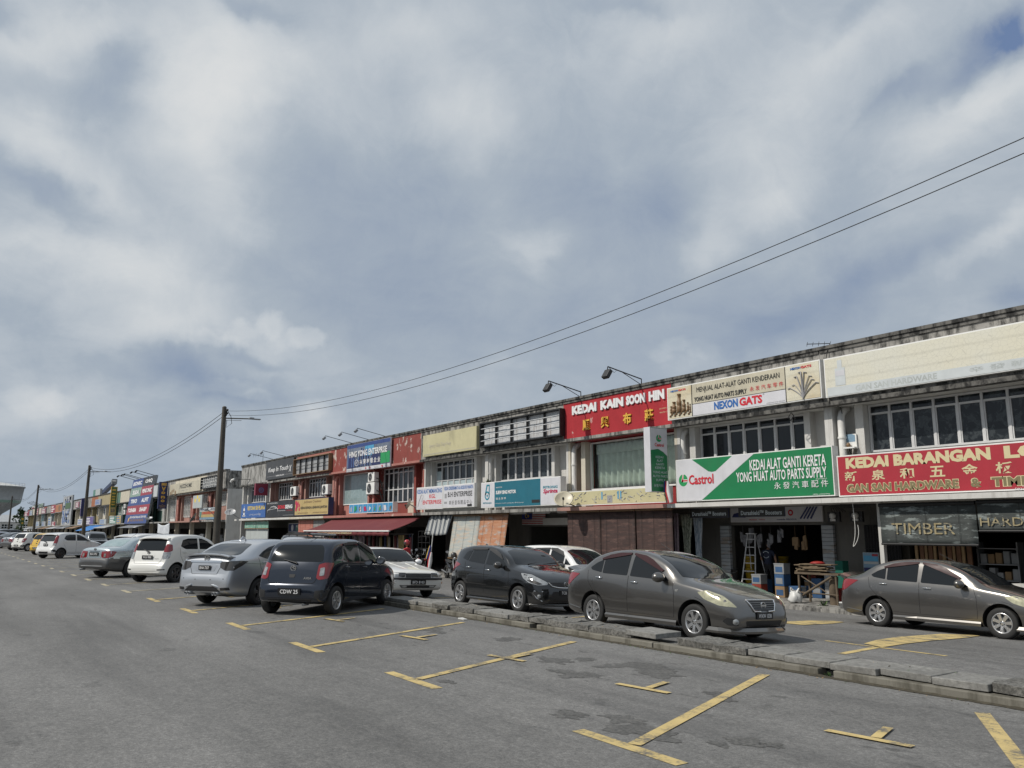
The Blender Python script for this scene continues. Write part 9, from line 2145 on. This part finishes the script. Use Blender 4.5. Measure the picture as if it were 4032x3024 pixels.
# ------------------------------------------------------------------ people
M('skin', (.30, .17, .11), .55); M('hair_dark', (.012, .01, .009), .6); M('shirt_navy', (.018, .024, .05), .85); M('trousers_dark', (.014, .014, .016), .85); M('shirt_red', (.40, .03, .04), .85)
def person(loc, rz, joints, radii, edges, label, cloth_of, hair='hair_dark', mats=('skin', 'shirt_navy', 'trousers_dark'), head=None, headgear=None):
 t = thing('person', label, 'person', loc, rz)
 me = bpy.data.meshes.new('body'); names = list(joints); me.from_pydata([joints[n] for n in names], [(names.index(a), names.index(b)) for a, b in edges], [])
 o = bpy.data.objects.new('body', me); COL.objects.link(o)
 sk = o.modifiers.new('skin', 'SKIN'); sk.use_smooth_shade = True
 for i, n in enumerate(names): v = me.skin_vertices[0].data[i]; r = radii[n]; v.radius = r if isinstance(r, tuple) else (r, r); v.use_root = n == 'pelvis'
 sb = o.modifiers.new('sub', 'SUBSURF'); sb.levels = 2; sb.render_levels = 2
 bpy.context.view_layer.update(); nm = bpy.data.meshes.new_from_object(o.evaluated_get(bpy.context.evaluated_depsgraph_get())); o.modifiers.clear(); o.data = nm; bpy.data.meshes.remove(me); nm.name = 'body'
 nm.materials.clear(); [nm.materials.append(MATS[m_]) for m_ in mats]
 for p in nm.polygons: p.material_index = cloth_of(p.center); p.use_smooth = True
 o.parent = t
 H = head
 b = MB(); bm = bmesh.new(); bmesh.ops.create_uvsphere(bm, u_segments=18, v_segments=14, radius=1)
 for v in bm.verts:
  z = v.co.z; v.co = Vector((v.co.x*.095*(1 if z > -.2 else 1+.25*(z+.2)), v.co.y*.076*(1 if z > -.2 else 1+.45*(z+.2)), z*.118))
 m2 = bpy.data.meshes.new('head'); bm.to_mesh(m2); bm.free(); m2.materials.append(MATS['skin']); m2.polygons.foreach_set('use_smooth', [True]*len(m2.polygons)); ho = bpy.data.objects.new('head', m2); COL.objects.link(ho); ho.parent = t; ho.location = H
 b = MB(); h = Vector(H)
 b.tube([h+Vector((.088, 0, .03)), h+Vector((.108, 0, -.015)), h+Vector((.09, 0, -.025))], [.008, .014, .01], 6); 
 for s_ in (-1, 1): b.lathe([(.001, .012), (.022, .008), (.028, 0)], h+Vector((-.005, s_*.076, .0)), Vector((0, s_, 0)), 10)
 b.build('face_detail', 'skin', t, local=True)
 b = MB(); [b.lathe([(.001, .006), (.009, .003), (.010, 0)], h+Vector((.086, s_*.03, .02)), X_, 8) for s_ in (-1, 1)]; b.tube([h+Vector((.088, -.022, -.055)), h+Vector((.094, 0, -.057)), h+Vector((.088, .022, -.055))], .005, 5); b.build('eyes_and_mouth', 'hair_dark', t, local=True)
 if headgear is None:
  b = MB(); b.lathe([(.080, -.02), (.101, .02), (.098, .07), (.07, .11), (.001, .128)], h+Vector((-.012, 0, 0)), Z_, 18); b.build('hair', hair, t, local=True)
 # hands: palm, four fingers, thumb
 for s_, w in ((1, 'hand_l'), (-1, 'hand_r')):
  p = Vector(joints[w]); e = Vector(joints['elbow_'+w[-1]]); d = (p-e).normalized(); side = Vector((1, 0, 0)) - d*d.x; side.normalize(); nn = d.cross(side)
  b = MB(); b.tube([p-d*.02, p+d*.04, p+d*.085], [.03, .04, .034], 8)
  for k in range(4): o2 = side*(.028-.019*k); L = (.07, .08, .076, .058)[k]; b.tube([p+d*.075+o2, p+d*(.075+L*.5)+o2*1.05+nn*.008, p+d*(.075+L*.85)+o2+nn*.028], [.0095, .0088, .0075], 6)
  b.tube([p+d*.02+side*.034, p+d*.055+side*.06, p+d*.085+side*.062+nn*.012], [.012, .0105, .009], 6); b.build('hand', 'skin', t, local=True)
 return t
J = dict(pelvis=(0, 0, .92), waist=(0, 0, 1.06), chest=(.015, 0, 1.27), neck0=(0, 0, 1.43), neck1=(.02, 0, 1.50), sh_l=(-.01, .185, 1.395), elbow_l=(.03, .30, 1.13), hand_l=(.16, .20, .93), sh_r=(-.01, -.185, 1.395), elbow_r=(-.02, -.29, 1.12), hand_r=(.06, -.25, .87),
  hip_l=(0, .09, .88), knee_l=(.02, .10, .48), ank_l=(-.01, .11, .09), toe_l=(.13, .125, .035), hip_r=(0, -.09, .88), knee_r=(.03, -.11, .48), ank_r=(.01, -.12, .09), toe_r=(.15, -.14, .035))
RD = dict(pelvis=(.155, .115), waist=(.145, .105), chest=(.165, .115), neck0=(.07, .065), neck1=(.052, .052), sh_l=.062, elbow_l=.042, hand_l=.028, sh_r=.062, elbow_r=.042, hand_r=.028, hip_l=.088, knee_l=.056, ank_l=.04, toe_l=(.045, .03), hip_r=.088, knee_r=.056, ank_r=.04, toe_r=(.045, .03))
ED = [('pelvis', 'waist'), ('waist', 'chest'), ('chest', 'neck0'), ('neck0', 'neck1'), ('chest', 'sh_l'), ('sh_l', 'elbow_l'), ('elbow_l', 'hand_l'), ('chest', 'sh_r'), ('sh_r', 'elbow_r'), ('elbow_r', 'hand_r'), ('pelvis', 'hip_l'), ('hip_l', 'knee_l'), ('knee_l', 'ank_l'), ('ank_l', 'toe_l'), ('pelvis', 'hip_r'), ('hip_r', 'knee_r'), ('knee_r', 'ank_r'), ('ank_r', 'toe_r')]
def dress(c): 
 if c.z < .98: return 2 if abs(c.y) < .19 or c.z < .8 else 0
 return 1 if c.z < 1.45 and (abs(c.y) < .27 and c.z > .98 and not (abs(c.y) > .25 and c.z < 1.2)) else 0
pp = person((-18.05, 23.2, FLOOR), R(95), J, RD, ED, 'person in a dark printed shirt standing with the back turned in the car parts shop', dress, head=(.035, 0, 1.62))
b = MB(); b.ring((-.135, 0, 1.30), -Y_, Z_, .075, .09, .004, 24, a0=20, a1=160, sx=1.3); b.ring((-.135, 0, 1.25), -Y_, Z_, .075, .086, .004, 24, a0=200, a1=340, sx=1.3); b.build('shirt_print', 'ink_pale', pp, local=True)
J2 = dict(J); J2.update(knee_l=(.36, .17, .78), ank_l=(.34, .18, .40), toe_l=(.48, .19, .36), knee_r=(.36, -.17, .78), ank_r=(.34, -.18, .40), toe_r=(.48, -.19, .36), hand_l=(.42, .28, 1.0), elbow_l=(.16, .30, 1.15), hand_r=(.42, -.28, 1.0), elbow_r=(.16, -.30, 1.15))
RY = 18.9; rid = moto(-35.8, RY, 200, 'moto_black', 'black motorcycle ridden by the person in the red helmet')
person((-35.7, RY+.03, ground_z(RY)-.12), R(200), J2, RD, ED, 'person in red riding a motorcycle in front of the red awning', lambda c: 2 if c.z < .98 and not (abs(c.y) > .24 and c.x > .2 and c.z > .9) else (1 if c.z < 1.46 and not (abs(c.y) > .25 and c.z < 1.12) else 0), mats=('skin', 'shirt_red', 'trousers_dark'), head=(.035, 0, 1.62), headgear=True)
helm(Vector((-35.73, RY+.02, ground_z(RY)-.12+1.65)), 'moto_red', 'red helmet worn by the motorcycle rider', 200)
# ------------------------------------------------------------------ the row of shops across the yard, behind the camera (mirrored in panes and paint)
ob = thing('shophouse_row', 'cream shophouse row across the yard, behind the viewer', 'shophouse row', (-40, -42, 0))
b = MB(); b.box(-190, 70, -54, -42, 0, 2.9); b.box(-190, 70, -54, -41.2, 3.0, 7.6); b.build('wall', 'cream_wall', ob)
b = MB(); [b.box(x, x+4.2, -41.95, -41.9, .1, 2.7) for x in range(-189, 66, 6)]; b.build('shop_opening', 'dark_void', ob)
b = MB(); [b.box(x, x+3.6, -41.18, -41.15, 4.0, 5.5) for x in range(-189, 66, 6)]; b.build('window', 'pane_plain', ob)
b = MB(); b.box(-190, 70, -54, -40.8, 2.9, 3.0); b.box(-190, 70, -54, -41.0, 7.6, 7.8); b.build('ledge', 'black_mould', ob)
